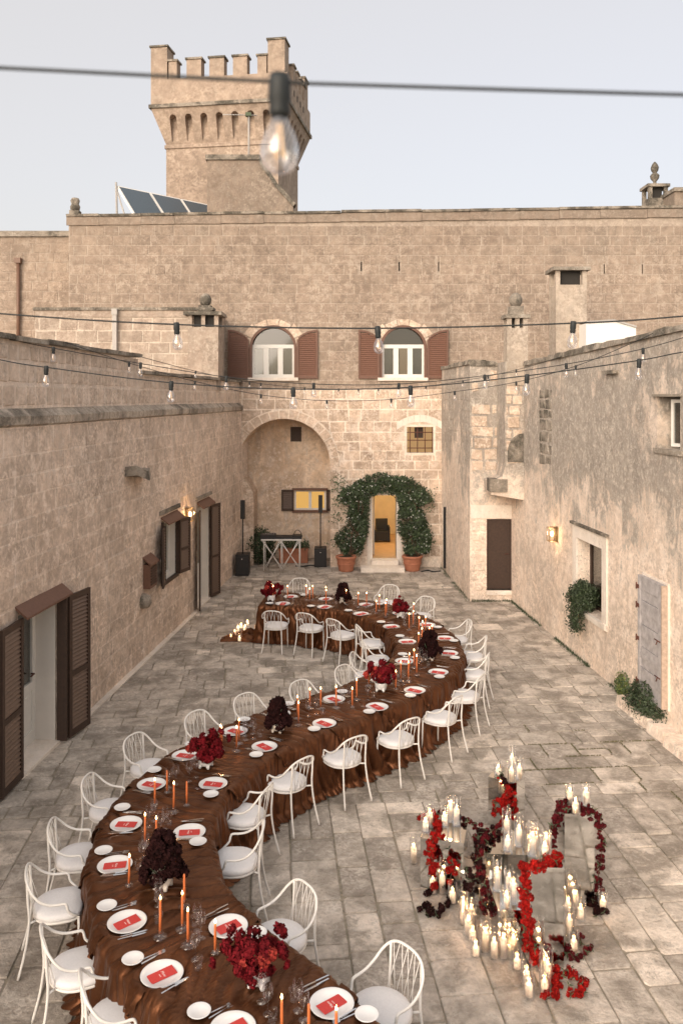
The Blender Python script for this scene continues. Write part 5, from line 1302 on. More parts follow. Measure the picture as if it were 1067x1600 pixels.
# ================================================================== THE LONG TABLE
def P3(px, py, z=.79): v = PZ(px, py, z); return Vector((v.x, v.y, 0))
LEFT = [((440.4, 942), (431, 977)), ((505.4, 947.3), (485, 981)), ((562.5, 957.4), (534, 992)), ((610, 977), (580, 1005)), ((636, 1000), (590, 1031)), ((632, 1030.5), (573, 1056)),
        ((603, 1063), None), ((523, 1090), None), ((436, 1112), None), ((368, 1139), None), ((289.6, 1176.7), (233, 1199)), ((237.2, 1221.7), (171, 1264.5)), ((197.6, 1283.2), (121.6, 1338)),
        ((180, 1346.6), (91, 1413)), ((199, 1435), (120, 1512)), ((253.5, 1516.7), (185, 1590)), ((364, 1600), None)]
RIGHT = [((454.4, 930.2), (466, 931)), ((509, 934), 0), ((572, 942.7), (603, 942)), ((625, 956), (657, 962)), ((667, 974), (713, 999)), ((695, 995), (736, 1025)), ((701, 1018), (738, 1052)), ((684.6, 1047.5), (726.5, 1087)),
         ((649.5, 1076.3), (689, 1121)), ((590.6, 1101.8), (620.7, 1154.7)), ((506.8, 1126.8), (536.7, 1184)), ((413.4, 1162.8), (450, 1221)), ((333.3, 1221), (384, 1274)), ((296.4, 1295.8), (370, 1345)),
         ((357, 1442), (439, 1464)), ((518.4, 1562.3), (597, 1577))]
CL = [(-1.62, 17.60), (-1.10, 17.53), (-.35, 17.30), (.44, 16.83), (1.12, 15.95), (1.45, 14.85), (1.43, 13.75), (1.10, 12.80), (.55, 12.05), (0.0, 11.48), (-.55, 10.98),
      (-1.10, 10.38), (-1.55, 9.65), (-1.80, 8.85), (-1.83, 8.1), (-1.68, 7.45), (-1.46, 6.93), (-1.18, 6.50), (-.82, 6.09), (-.43, 5.66), (-.13, 5.24), (.10, 4.78), (.30, 4.30)]
HW = 0.53; TZ = 0.76
raw = catmull([(x, y, 0) for x, y in CL], 30)
# resample evenly
acc = [0.0]
for a, b in zip(raw[:-1], raw[1:]): acc.append(acc[-1] + (b - a).length)
TOT = acc[-1]; ds = 0.009; NS = int(TOT / ds)
ax_ = np.interp(np.linspace(0, TOT, NS), acc, [p.x for p in raw]); ay_ = np.interp(np.linspace(0, TOT, NS), acc, [p.y for p in raw])
tx_ = np.gradient(ax_); ty_ = np.gradient(ay_); ln = np.hypot(tx_, ty_); tx_ /= ln; ty_ /= ln
for arr in (tx_, ty_):
    arr[:] = np.convolve(np.pad(arr, 20, 'edge'), np.ones(41) / 41, 'valid')
ln = np.hypot(tx_, ty_); tx_ /= ln; ty_ /= ln
nx_, ny_ = -ty_, tx_        # left of travel (travel = from the far end towards the camera)
ss = np.linspace(0, TOT, NS)
def near(p):
    i = int(np.argmin((ax_ - p[0]) ** 2 + (ay_ - p[1]) ** 2)); return i
# wrinkled top
MV = 36; vv = np.linspace(-1, 1, MV)
Sg, Vg = np.meshgrid(ss, vv, indexing='ij')
q = Sg + 0.22 * Vg * np.sin(Sg * .9) + 0.10 * (vnoise(Sg * 1.1, Vg * 1.4, 1) - .5)
def ridged(x, y, sd): return 1 - np.abs(2 * vnoise(x, y, sd) - 1)
def folds(x, y, f, sd, warp, sharp=.62):
    ph = x * f + warp * (vnoise(x * f * .33, y * 1.1, sd) - .5) * 2 + .5 * (vnoise(x * f * .9, y * 2.3, sd + 1) - .5)
    return np.abs(np.sin(math.pi * ph)) ** sharp
Hh = 0.040 * folds(q, Vg, 6.6, 2, 1.0) * (0.25 + vnoise(Sg * 3.1, Vg * 1.3, 6)) + 0.018 * folds(q + .3 * Vg, Vg + 4, 13.0, 12, 1.3) * (0.15 + 1.1 * vnoise(Sg * 4 + 9, Vg * 1.8, 7)) 
XX = ax_[:, None] + nx_[:, None] * Vg * HW; YY = ay_[:, None] + ny_[:, None] * Vg * HW
flat = np.ones_like(Hh)
def place_pos(pp_):
    p = P3(*pp_); k = near(p); c = Vector((ax_[k], ay_[k], 0)); nv = Vector((nx_[k], ny_[k], 0)); s_ = (p - c).dot(nv); o = nv * (1 if s_ > 0 else -1)
    lim = HW - .165
    if abs(s_) > lim + .03 or abs(s_) < .22: p = c + o * min(max(abs(s_), .24), lim + .02)
    return p, c, o, k
for (pp_, sp_) in LEFT + RIGHT:
    v0 = place_pos(pp_)[0]; d2 = np.sqrt((XX - v0.x) ** 2 + (YY - v0.y) ** 2); flat = np.minimum(flat, np.clip((d2 - .14) / .06, .12, 1))
Hh = Hh * flat
hw = HW + 0.012 * np.sin(ss * 6)
X = ax_[:, None] + nx_[:, None] * Vg * hw[:, None]; Y = ay_[:, None] + ny_[:, None] * Vg * hw[:, None]
Z = TZ + Hh - 0.020 - 0.010 * np.clip((np.abs(Vg) - .93) / .07, 0, 1) ** 2
V = np.stack([X, Y, Z], -1).reshape(-1, 3)
idx = np.arange(NS * MV).reshape(NS, MV)
Fq = np.stack([idx[:-1, :-1], idx[1:, :-1], idx[1:, 1:], idx[:-1, 1:]], -1).reshape(-1, 4)
# hanging skirt round the perimeter
ri = np.arange(0, NS); Lp = [(X[i, MV - 1], Y[i, MV - 1], Z[i, MV - 1], idx[i, MV - 1]) for i in ri]
Rp = [(X[i, 0], Y[i, 0], Z[i, 0], idx[i, 0]) for i in ri]
per = []
for j in range(MV): per.append((X[0, j], Y[0, j], Z[0, j], idx[0, j]))      # far end from right (v=-1) to left (v=1)
per += Lp[1:]
per += [(X[-1, j], Y[-1, j], Z[-1, j], idx[-1, j]) for j in range(MV - 2, -1, -1)]
per += Rp[::-1][1:-1]
PN = len(per); pp = np.array([(a, b) for a, b, c, d in per])
tg = np.roll(pp, -4, 0) - np.roll(pp, 4, 0); tl = np.hypot(tg[:, 0], tg[:, 1]); tg /= tl[:, None]
on = np.stack([tg[:, 1], -tg[:, 0]], -1)
cen = np.array([(ax_[near(p)], ay_[near(p)]) for p in pp])
# make the normal point outwards
sg = np.sign(np.sum(on * (pp - cen), 1)); sg[sg == 0] = 1
for i in range(MV): sg[i] = 1 if np.dot(on[i], (-tx_[0], -ty_[0])) > 0 else -1
on *= sg[:, None]
for _ in range(10): on = (np.roll(on, 1, 0) + on + np.roll(on, -1, 0)) / 3
on /= np.hypot(on[:, 0], on[:, 1])[:, None]
pl_ = np.concatenate([[0], np.cumsum(np.hypot(*(np.diff(pp, axis=0).T)))])
rows = 17; sk = [np.array([V[d] for a, b, c, d in per])]; sid = [np.array([d for a, b, c, d in per])]
base = NS * MV; allV = [V]
for r_ in range(1, rows + 1):
    t_ = r_ / rows; zz = TZ * (1 - t_) + 0.012
    fold = folds(pl_ + .03 * t_, t_ * .8, 3.6, 31, 1.2, .8) * .075 * (.4 + vnoise(pl_ * 1.1, t_, 34)) + folds(pl_ - .02 * t_, t_ * 1.3 + 3, 8.5, 41, 1.3, .75) * .042 + folds(pl_, t_ * 2.5, 17, 51, 1.2) * .010
    o_ = 0.012 + fold * (0.28 + 0.85 * t_ ** .7) + 0.03 * t_ ** 2
    if r_ == rows: o_ = o_ + .05 + .05 * vnoise(pl_ * 1.3, 0, 15); zz = zz * 0 + .018
    sidew = (vnoise(pl_ * 3.1, t_ * 1.2, 14) - .5) * .05 * t_
    PQ = np.stack([pp[:, 0] + on[:, 0] * o_ + tg[:, 0] * sidew, pp[:, 1] + on[:, 1] * o_ + tg[:, 1] * sidew,
                   np.full(PN, zz) + (.0 if r_ == rows else .006 * (vnoise(pl_ * 4, 1, 16) - .5))], -1)
    allV.append(PQ); sid.append(base + np.arange(PN)); base += PN
FF_ = [tuple(f) for f in Fq]
for r_ in range(rows):
    a, b = sid[r_], sid[r_ + 1]
    for i in range(PN):
        j = (i + 1) % PN; FF_.append((int(a[i]), int(a[j]), int(b[j]), int(b[i])))
print('cloth z', Z.min(), Z.max(), Z.std(), len(V)); me = bpy.data.meshes.new('tablecloth'); me.from_pydata(np.concatenate(allV).tolist(), [], [tuple(int(k) for k in f) for f in FF_]); me.polygons.foreach_set('use_smooth', [True] * len(me.polygons)); me.update()
me.materials.append(M['cloth']); cloth = bpy.data.objects.new('tablecloth', me); COL.objects.link(cloth)
tag(cloth, 'long wrinkled brown silk cloth draped over the curving banquet table', 'tablecloth')
# the table under it
tt = thing('banquet_table', 'long S shaped banquet table hidden beneath the brown cloth', 'table', (0, 11.5, 0))
mb = MB(); st_ = 30
L_ = [(ax_[i] + nx_[i] * .49, ay_[i] + ny_[i] * .49, .70) for i in range(8, NS - 8, st_)]; R_ = [(ax_[i] - nx_[i] * .49, ay_[i] - ny_[i] * .49, .70) for i in range(8, NS - 8, st_)]
n = len(L_); mb.add(L_ + R_ + [(x, y, z + .035) for x, y, z in L_ + R_], [(i, i + 1, n + i + 1, n + i) for i in range(n - 1)] + [(2 * n + i, 3 * n + i, 3 * n + i + 1, 2 * n + i + 1) for i in range(n - 1)] + [(i, 2 * n + i, 2 * n + i + 1, i + 1) for i in range(n - 1)] + [(n + i, n + i + 1, 3 * n + i + 1, 3 * n + i) for i in range(n - 1)])
mb.build('tabletop', M['stem'], tt)
for i in range(40, NS - 40, 180):
    for s_ in (-.4, .4):
        mb = MB(); x, y = ax_[i] + nx_[i] * s_, ay_[i] + ny_[i] * s_; mb.box(x - .025, x + .025, y - .025, y + .025, 0.0, .70); mb.build('leg', M['stem'], tt)
def clothz(x, y):
    i = near((x, y)); v = ((x - ax_[i]) * nx_[i] + (y - ay_[i]) * ny_[i]) / HW
    j0 = int(np.clip((v + 1) / 2 * (MV - 1), 1, MV - 2))
    return float(np.percentile(Z[max(i - 4, 0):i + 5, j0 - 1:j0 + 2], 70))

def clothmax(x, y, r_):
    i = near((x, y)); a, b = max(0, i - int(r_ / ds) - 8), min(NS, i + int(r_ / ds) + 8)
    d = (X[a:b] - x) ** 2 + (Y[a:b] - y) ** 2 < r_ * r_
    return float(np.percentile(Z[a:b][d], 97)) if d.any() else clothz(x, y)
# ------------------------------------------------------------------ chair
def make_chair():
    t = thing('chair', 'white metal chair', 'chair', (0, 0, 0))
    hoop = [(.19, .185, .475), (.222, .15, .50), (.238, .10, .555), (.243, .085, .615), (.243, .065, .640), (.246, .0, .642), (.246, -.07, .655), (.240, -.145, .70), (.218, -.205, .775), (.165, -.245, .845), (.09, -.262, .878), (0, -.266, .885)]
    hoop = [(x, y, .475 + (z - .475) * .88) for x, y, z in hoop]
    full = hoop + [(-x, y, z) for x, y, z in hoop[-2::-1]]
    mb = MB(); mb.tube(catmull(full, 4), .0112, 7); part('back_rail', mb.mesh('back_rail'), t).data.materials.append(M['white'])
    legs = []
    for sx in (-1, 1):
        mb = MB(); mb.tube(catmull([(sx * .165, -.245, .80), (sx * .165, -.238, .64), (sx * .168, -.228, .47), (sx * .182, -.255, .25), (sx * .205, -.315, 0.008)], 4), .0115, 7)
        part('leg', mb.mesh('rear_leg'), t).data.materials.append(M['white'])
        mb = MB(); mb.tube([(sx * .19, .18, .47), (sx * .195, .185, .25), (sx * .20, .19, 0.008)], .011, 7); part('leg', mb.mesh('front_leg'), t).data.materials.append(M['white'])
    # seat outline: round at the back, broad and square-cornered at the front
    out = []
    for k in range(28):
        a = 2 * math.pi * k / 28; c, s = math.cos(a), math.sin(a)
        if s >= 0: x = .225 * math.copysign(abs(c) ** .55, c); y = .01 + .20 * abs(s) ** .55
        else: x = .225 * math.copysign(abs(c) ** .95, c); y = .01 - .215 * abs(s) ** .95
        out.append((x, y))
    mb = MB(); mb.tube([(x * .97, y * .97, .447) for x, y in out] + [(out[0][0] * .97, out[0][1] * .97, .447)], .011, 6, cap=False)
    mb.tube([(-.215, 0, .447), (.215, 0, .447)], .008, 5); mb.tube([(0, -.2, .447), (0, .2, .447)], .008, 5)
    for sx in (-1, 1): mb.tube([(sx * .12, -.17, .447), (sx * .168, -.228, .455)], .010, 5)
    part('seat_frame', mb.mesh('seat_frame'), t).data.materials.append(M['white'])
    mb = MB(); prof = [(.86, .452), (.97, .456), (1.02, .470), (1.03, .486), (1.0, .504), (.92, .516), (.6, .523), (.25, .525)]
    V = [(x * r_, y * r_ + (.002 if r_ < .5 else 0), z) for r_, z in prof for x, y in out]; n = 28; F_ = []
    for i in range(len(prof) - 1):
        for k in range(n): F_.append((i * n + k, i * n + (k + 1) % n, (i + 1) * n + (k + 1) % n, (i + 1) * n + k))
    F_.append(tuple(range((len(prof) - 1) * n, len(prof) * n))); F_.append(tuple(range(n - 1, -1, -1))); mb.add(V, F_, .5, True)
    part('seat_cushion', mb.mesh('seat_cushion'), t).data.materials.append(M['cushion'])
    # lattice of thin rods between the seat back and the hoop
    def hp(x):   # point of the hoop above abscissa x
        x = abs(x); pts = [(0, -.266, .885), (.09, -.262, .878), (.165, -.245, .845), (.218, -.205, .775)]
        for a, b in zip(pts[:-1], pts[1:]):
            if a[0] <= x <= b[0]:
                k = (x - a[0]) / (b[0] - a[0]); v = [a[i] + (b[i] - a[i]) * k for i in range(3)]; v[2] = .475 + (v[2] - .475) * .88; return tuple(v)
    for xb, xt in ((-.14, -.08), (-.07, -.14), (-.07, 0), (0, -.06), (0, .06), (.07, 0), (.07, .14), (.14, .08)):
        h_ = hp(xt); s_ = 1 if xt >= 0 else -1
        mb = MB(); yb_ = -.205 * math.sqrt(max(0, 1 - (xb / .225) ** 2)); mb.tube([(xb, yb_, .45), (xt, h_[1], h_[2])], .0034, 4)
        part('spindle', mb.mesh('spindle'), t).data.materials.append(M['white'])
    return t
chair0 = make_chair(); used = [False]
def put_chair(x, y, fx, fy, label):
    rz = math.atan2(fy, fx) - math.pi / 2
    if not used[0]: c = chair0; used[0] = True; c.location = (x, y, 0.004); c.rotation_euler = (0, 0, rz); c['label'] = label
    else: c = dup(chair0, (x, y, 0.004), rz, label)
    c['group'] = 'white chairs round the long table'; return c

# ------------------------------------------------------------------ place settings
def lathe_mesh(name, prof, n, mat):
    mb = MB(); mb.lathe(prof, (0, 0, 0), n, cap=False); me = mb.mesh(name); me.materials.append(mat); return me
ME = {}
ME['plate'] = lathe_mesh('plate', [(0, .004), (.10, .004), (.108, .009), (.150, .017), (.156, .019), (.157, .022), (.152, .022), (.112, .013), (.104, .008), (0, .008)], 40, M['porcelain'])
ME['side'] = lathe_mesh('side_plate', [(0, .003), (.055, .003), (.080, .012), (.083, .015), (.079, .016), (.056, .007), (0, .006)], 28, M['porcelain'])
ME['wine'] = lathe_mesh('wine_glass', [(0, .002), (.034, .003), (.036, .005), (.008, .010), (.0045, .02), (.004, .095), (.012, .102), (.034, .125), (.041, .155), (.037, .190), (.030, .2165), (.0312, .218), (.030, .2195)], 20, M['crystal'])
ME['tumbler'] = lathe_mesh('tumbler', [(0, .004), (.026, .004), (.031, .012), (.037, .05), (.038, .083), (.0392, .085), (.038, .0865)], 20, M['crystal'])
mb = MB(); mb.box(-.052, .052, -.10, .10, 0, .003); ME['menu'] = mb.mesh('menu_card'); ME['menu'].materials.append(M['menu'])
def text_mesh(body, size, mat):
    c = bpy.data.curves.new('lettering', 'FONT'); c.body = body; c.size = size; c.align_x = 'CENTER'; c.align_y = 'CENTER'; c.extrude = .0003; c.shear = .35; c.resolution_u = 2
    o = bpy.data.objects.new('lettering', c); COL.objects.link(o); me = bpy.data.meshes.new_from_object(o.evaluated_get(bpy.context.evaluated_depsgraph_get()))
    bpy.data.objects.remove(o); me.name = 'lettering'; me.materials.clear(); me.materials.append(mat); return me
TX = text_mesh('Menu', .030, M['ink']); TX2 = text_mesh('cena', .018, M['ink'])
# cutlery
def cut_mesh(kind):
    mb = MB()
    if kind == 'fork':
        mb.box(-.005, .005, -.10, .02, .002, .006); mb.box(-.003, .003, .02, .05, .003, .006); mb.box(-.012, .012, .05, .065, .003, .006)
        for k in range(4): x = -.0105 + k * .007; mb.box(x - .0018, x + .0018, .065, .10, .003, .0055)
    else:
        mb.box(-.006, .006, -.11, 0, .002, .008); mb.add([(-.007, 0, .003), (.008, 0, .003), (.008, .09, .003), (0, .115, .003), (-.007, .10, .003), (-.007, 0, .006), (.008, 0, .004), (.008, .09, .004), (0, .115, .004), (-.007, .10, .006)], [(5, 6, 7, 8, 9), (4, 3, 2, 1, 0), (0, 1, 6, 5), (1, 2, 7, 6), (2, 3, 8, 7), (3, 4, 9, 8), (4, 0, 5, 9)])
    me = mb.mesh(kind); me.materials.append(M['silver']); return me
ME['fork'] = cut_mesh('fork'); ME['knife'] = cut_mesh('knife')
def solo(name, me, loc, rz, label, cat, group, rx_=0.0):
    o = bpy.data.objects.new(name, me); COL.objects.link(o); o.location = loc; o.rotation_euler = (rx_, 0, rz); tag(o, label, cat, group); return o
OBST = []     # things already standing on the table (x, y, radius)

# candles on the table: flame tip in the photo, height of the flame above the ground, lit or not
TC = [(419.4, 908.1, 1.10), (424.5, 910, 1.08), (426.6, 914.7, 1.10), (449.3, 914.7, 1.08), (478.6, 914.3, 1.09), (483.9, 918.5, 1.05), (488.9, 914.7, 1.09), (509.3, 916.4, 1.04), (509.6, 921, 1.09), (541, 921.3, 1.08),
      (559.8, 925.7, 1.07), (572.8, 925.2, 1.08), (592.6, 929.2, 1.09), (587.5, 938.2, 1.05), (604, 936, 1.09), (602.3, 941.2, 1.06), (646, 942, 1.08), (645.3, 954, 1.07), (639, 958, 1.08), (654.3, 963.7, 1.08), (664.6, 963, 1.08),
      (660, 969.7, 1.09), (674.7, 976.5, 1.06), (659.2, 980.5, 1.08), (670.7, 979.8, 1.05), (654, 988, 1.05), (646.8, 1014, 1.08), (639.2, 1020.3, 1.05), (651, 1022.6, 1.09), (626, 1032.7, 1.07), (637.8, 1033, 1.07),
      (618.3, 1047.3, 1.06), (576.2, 1041.7, 1.08), (557.5, 1060, 1.08), (550.6, 1073.6, 1.06), (525.4, 1071, 1.09), (501, 1073.7, 1.08), (484.3, 1074.9, 1.07), (465, 1086.8, 1.09), (466.5, 1095.8, 1.08), (373.6, 1122.8, 1.09),
      (369.8, 1134, 1.08), (344.7, 1132.2, 1.09), (346.8, 1135.8, 1.06), (-261.5, 1203.3, 1.05), (242.2, 1215.6, 1.06), (271.6, 1221.3, 1.08), (-292.1, 1220.6, 1.06), (226.8, 1270.2, 1.09), (244.8, 1275.3, 1.06), (202, 1334.5, 1.06),
      (250.5, 1400, 1.09), (285.3, 1392.3, 1.07), (-288.7, 1365.3, 1.07), (294.3, 1418, 1.09), (336.6, 1436.7, 1.045), (441, 1553.6, 1.08), (-482.3, 1568, 1.05), (525, 1572, 1.07)]
ME['holder'] = lathe_mesh('holder_tall', [(0, .002), (.055, .002), (.058, .006), (.030, .012), (.019, .02), (.016, .035), (.019, .045), (.021, .055), (.013, .056), (.011, .038), (0, .036)], 18, M['crystal'])
ME['holder2'] = lathe_mesh('holder_low', [(0, .002), (.034, .002), (.038, .008), (.030, .018), (.018, .024), (.018, .036), (.012, .037), (.011, .026), (0, .024)], 16, M['crystal'])
def flame_mesh(h, r_):
    mb = MB(); mb.lathe([(.0, 0), (r_ * .7, h * .12), (r_, h * .3), (r_ * .75, h * .55), (r_ * .35, h * .8), (0, h)], (0, 0, 0), 8); me = mb.mesh('flame'); me.materials.append(M['flame']); return me
FLM = flame_mesh(.040, .0085); FLMb = flame_mesh(.044, .0095)
wick = MB(); wick.tube([(0, 0, -.003), (0, 0, .008)], .0012, 4); WK = wick.mesh('wick'); WK.materials.append(M['black'])
def flame_or_wax_lamp(parent, z, e, r_=.012):
    L = bpy.data.lights.get('candle_light_%g' % e)
    if not L: L = bpy.data.lights.new('candle_light_%g' % e, 'POINT'); L.energy = e; L.color = (1, .55, .25) if z > 0 else (1, .76, .54); L.shadow_soft_size = r_
    o = bpy.data.objects.new('candle_light', L); COL.objects.link(o); o.parent = parent; o.location = (0, 0, z)
BQ = [  # bouquets: px, py centre, approx radius in metres, colour, label
    ('red', 424, 925, .23, 'crimson bouquet in a white vase at the far end of the table'), ('dark', 536, 927, .25, 'near black bouquet on the far run of the table'),
    ('red', 626, 950, .21, 'crimson bouquet where the table starts to bend'), ('dark', 671, 1010, .30, 'large near black bouquet in the middle of the bend'),
    ('red', 595, 1062, .27, 'wide crimson bouquet just after the bend'), ('dark', 434, 1118, .26, 'tall near black bouquet at the centre of the table'),
    ('red', 322, 1176, .24, 'crimson bouquet with petals falling beside the left turn'), ('dark', 255, 1352, .30, 'big near black bouquet on the near left run'),
    ('red', 404, 1500, .30, 'large crimson bouquet in a footed white vase nearest the camera')]
bqs = []
for c_, px, py, r_, lab in BQ:
    hgt = .16 if c_ == 'red' else .19
    v = PZ(px, py, TZ + hgt + .03); bqs.append((c_, v.x, v.y, r_, lab)); OBST.append((v.x, v.y, .14))
NAME_B = ['far crimson', 'far near black', 'bend crimson', 'bend near black', 'wide crimson', 'central near black', 'left turn crimson', 'near left black', 'nearest crimson']
clus = {}
for i, (px, py, zf) in enumerate(TC):
    lit = px > 0; px = abs(px); ztip = zf if lit else zf - .03
    v = PZ(px, py, ztip); k = min(range(9), key=lambda j: (v.x - bqs[j][1]) ** 2 + (v.y - bqs[j][2]) ** 2); clus.setdefault(k, []).append((v, lit, zf))
for k, L in clus.items():
    L.sort(key=lambda q: -q[0].y)
    for j, (v, lit, zf) in enumerate(L):
        zb = clothz(v.x, v.y) + .002; tall = zf > 1.065; hh = .040 if tall else .026
        if all((v.x - a) ** 2 + (v.y - b) ** 2 > .06 ** 2 for a, b, c in OBST) or True: OBST.append((v.x, v.y, .05))
        solo('candle_holder', ME['holder' if tall else 'holder2'], (v.x, v.y, zb), 0, 'glass holder of the %s taper from far side by %s bouquet' % (ORD[j + 1], NAME_B[k]), 'candle holder', 'glass taper holders on the table')
        ztop_ = v.z - (.032 if lit else 0)
        t = thing('taper_candle', '%s orange taper, %s from far side, by the %s bouquet' % ('lit' if lit else 'unlit', ORD[j + 1], NAME_B[k]), 'candle', (v.x, v.y, zb + hh - .004), group='orange tapers along the table')
        L0 = ztop_ - (zb + hh - .004); tw = random.uniform(-.003, .003)
        mb = MB(); mb.tube([(0, 0, 0), (tw, 0, L0 * .5), (tw, tw, L0 * .95), (tw, tw, L0)], [.0115, .0105, .0095, .006], 8); me = mb.mesh('candle'); me.materials.append(M['taper']); part('wax', me, t)
        part('wick', WK, t, (tw, tw, L0))
        if lit:
            f = part('flame', FLM, t, (tw, tw, L0 + .002)); flame_or_wax_lamp(f, .018, .32)
# plates and everything round them
def settings(rowL, side):
    for i, (pp_, sp_) in enumerate(rowL):
        p, c, o, k = place_pos(pp_)
        where = '%s from far end, %s table side' % (ORD[i + 1], side)
        f = -o; lf = Vector((-f.y, f.x, 0)); zb = clothmax(p.x, p.y, .15) + .002; rz = math.atan2(f.y, f.x) - math.pi / 2
        solo('dinner_plate', ME['plate'], (p.x, p.y, zb), 0, 'white dinner plate, ' + where, 'plate', 'white dinner plates')
        tw = random.uniform(-.18, .18)
        m_ = thing('menu_card', 'coral red menu card on the plate %s' % where, 'menu card', (p.x, p.y, zb + .011), group='red menu cards'); m_['_org'] = (0, 0, 0); m_.rotation_euler = (R(1.5), 0, rz + tw)
        part('card', ME['menu'], m_); part('lettering', TX, m_, (0, .012, .0035)); part('lettering', TX2, m_, (.004, -.016, .0035))
        q = p + lf * .262 + o * .10; kk = near(q); 
        solo('side_plate', ME['side'], (q.x, q.y, clothmax(q.x, q.y, .08) - .002), 0, 'small white bread plate, ' + where, 'plate', 'small bread plates')
        for a, dx in enumerate((.172, .196)):
            q = p + lf * (dx) - o * (.02 + .01 * a); solo('fork', ME['fork'], (q.x, q.y, clothmax(q.x, q.y, .06) - .001), rz + random.uniform(-.1, .1), '%s steel fork, %s' % (('inner', 'outer')[a], where), 'fork', 'forks')
        for a, dx in enumerate((.182, .208)):
            q = p - lf * (dx) + o * (.015 * a); solo('knife', ME['knife'], (q.x, q.y, clothmax(q.x, q.y, .06) - .001), rz + random.uniform(-.1, .1), '%s steel knife, %s' % (('inner', 'outer')[a], where), 'knife', 'knives')
        for a, (di, dr_) in enumerate(((.24, .07), (.27, -.04), (.21, .16))):
            q = p + f * di - lf * dr_
            if any((q.x - x) ** 2 + (q.y - y) ** 2 < (r_ + .035) ** 2 for x, y, r_ in OBST): continue
            OBST.append((q.x, q.y, .04)); nm = 'tumbler' if a == 2 else 'wine_glass'
            solo(nm, ME['tumbler' if a == 2 else 'wine'], (q.x, q.y, clothz(q.x, q.y) + .003), 0, '%s, %s' % (('clear stemmed glass right', 'clear stemmed glass left', 'clear tumbler')[a] + ' of the place', where), 'glass', 'clear glasses on the table')
        # napkin from under the plate over the edge
        d_edge = HW - abs((p - c).dot(Vector((nx_[k], ny_[k], 0)))); mb = MB(); G = []
        nj = 7; prof = [(-.06, .003), (min(.14, d_edge - .03), .003), (max(d_edge + .015, .175), .0), (d_edge + .05, -.03), (d_edge + .075, -.09), (d_edge + .085, -.16), (d_edge + .10, -.22)]
        lo = random.uniform(-.06, .06)
        for a, (r_, dz) in enumerate(prof):
            for b in range(nj):
                u = (b / (nj - 1) - .5); wd = .19 - (.02 * a if a > 3 else 0); tip = (-.09 * abs(u) * 2 if a == 6 else 0)
                q = p + o * (r_ + (.022 * math.sin(b * 2.4 + a * .5 + i) if a > 2 else 0)) + lf * (u * wd + lo * (a / 6) )
                base_z = (zb - .005) if a < 2 else TZ + .014
                G.append((q.x, q.y, base_z + dz - tip))
        mb.add(G, [(a * nj + b, a * nj + b + 1, (a + 1) * nj + b + 1, (a + 1) * nj + b) for a in range(6) for b in range(nj - 1)], .5, True)
        nk = mb.build('napkin', M['cloth'], org=(p.x, p.y, zb)); tag(nk, 'brown silk napkin hanging over the edge, ' + where, 'napkin', 'brown napkins')
        # chair
        if sp_ == 0: continue
        if sp_ is None:
            sx = p + o * .50
            if sx.y < 5.9: continue
        else: sx = P3(*sp_, .49)
        d = (p - sx); 
        if d.length < .1: d = -o
        d = (d.normalized() * .6 - o * .4).normalized()
        put_chair(sx.x, sx.y, d.x, d.y, 'white hooped metal chair with cushion, ' + where)
settings(LEFT, 'left'); settings(RIGHT, 'right')

# ------------------------------------------------------------------ flowers
def blossom_mesh(name, seed, mat, petals=72, flat=.8, size=.05):
    rng = random.Random(seed); mb = MB()
    for i in range(petals):      # ruffled petals all over a rounded head
        t = (i + .5) / petals; cz = 1 - 1.55 * t; sr = math.sqrt(max(0, 1 - cz * cz)); th_ = i * 2.39996 + rng.uniform(-.3, .3)
        n = Vector((sr * math.cos(th_), sr * math.sin(th_), cz * flat)).normalized(); k = rng.uniform(.62, 1.0); c = Vector((n.x, n.y, n.z * flat)) * size * k
        a = Vector((rng.gauss(0, 1), rng.gauss(0, 1), rng.gauss(0, 1))); s_ = n.cross(a).normalized(); v = (n.cross(s_) + n * rng.uniform(-.2, 1.1)).normalized()
        w_ = size * rng.uniform(.26, .44); h = size * rng.uniform(.26, .42)
        mb.add([c - s_ * w_ * .5 - v * h * .6, c + s_ * w_ * .5 - v * h * .6, c + s_ * w_ * .62 + v * h * .4, c + v * h * .75 + n * h * .15, c - s_ * w_ * .62 + v * h * .4], [(0, 1, 2, 4), (4, 2, 3)], rng.random())
    me = mb.mesh(name); me.materials.append(mat); return me
BL = {k: [blossom_mesh('blossom', s, M[m], size=sz) for s in (1, 2, 3)] for k, m, sz in (('red', 'red', .055), ('coral', 'coral', .05), ('dark', 'blackred', .05), ('scarlet', 'scarlet', .030), ('burg', 'burgundy', .025), ('darkg', 'blackred', .030))}
LV = MB()
for k in range(3): a = k * 2.1; LV.add([(0, 0, 0), (.012 * math.cos(a + .6), .012 * math.sin(a + .6), .006), (.035 * math.cos(a), .035 * math.sin(a), .004), (.012 * math.cos(a - .6), .012 * math.sin(a - .6), .006)], [(0, 1, 2, 3)])
LVM = LV.mesh('leaf_sprig'); LVM.materials.append(M['leafgrey'])
rb = random.Random(91)
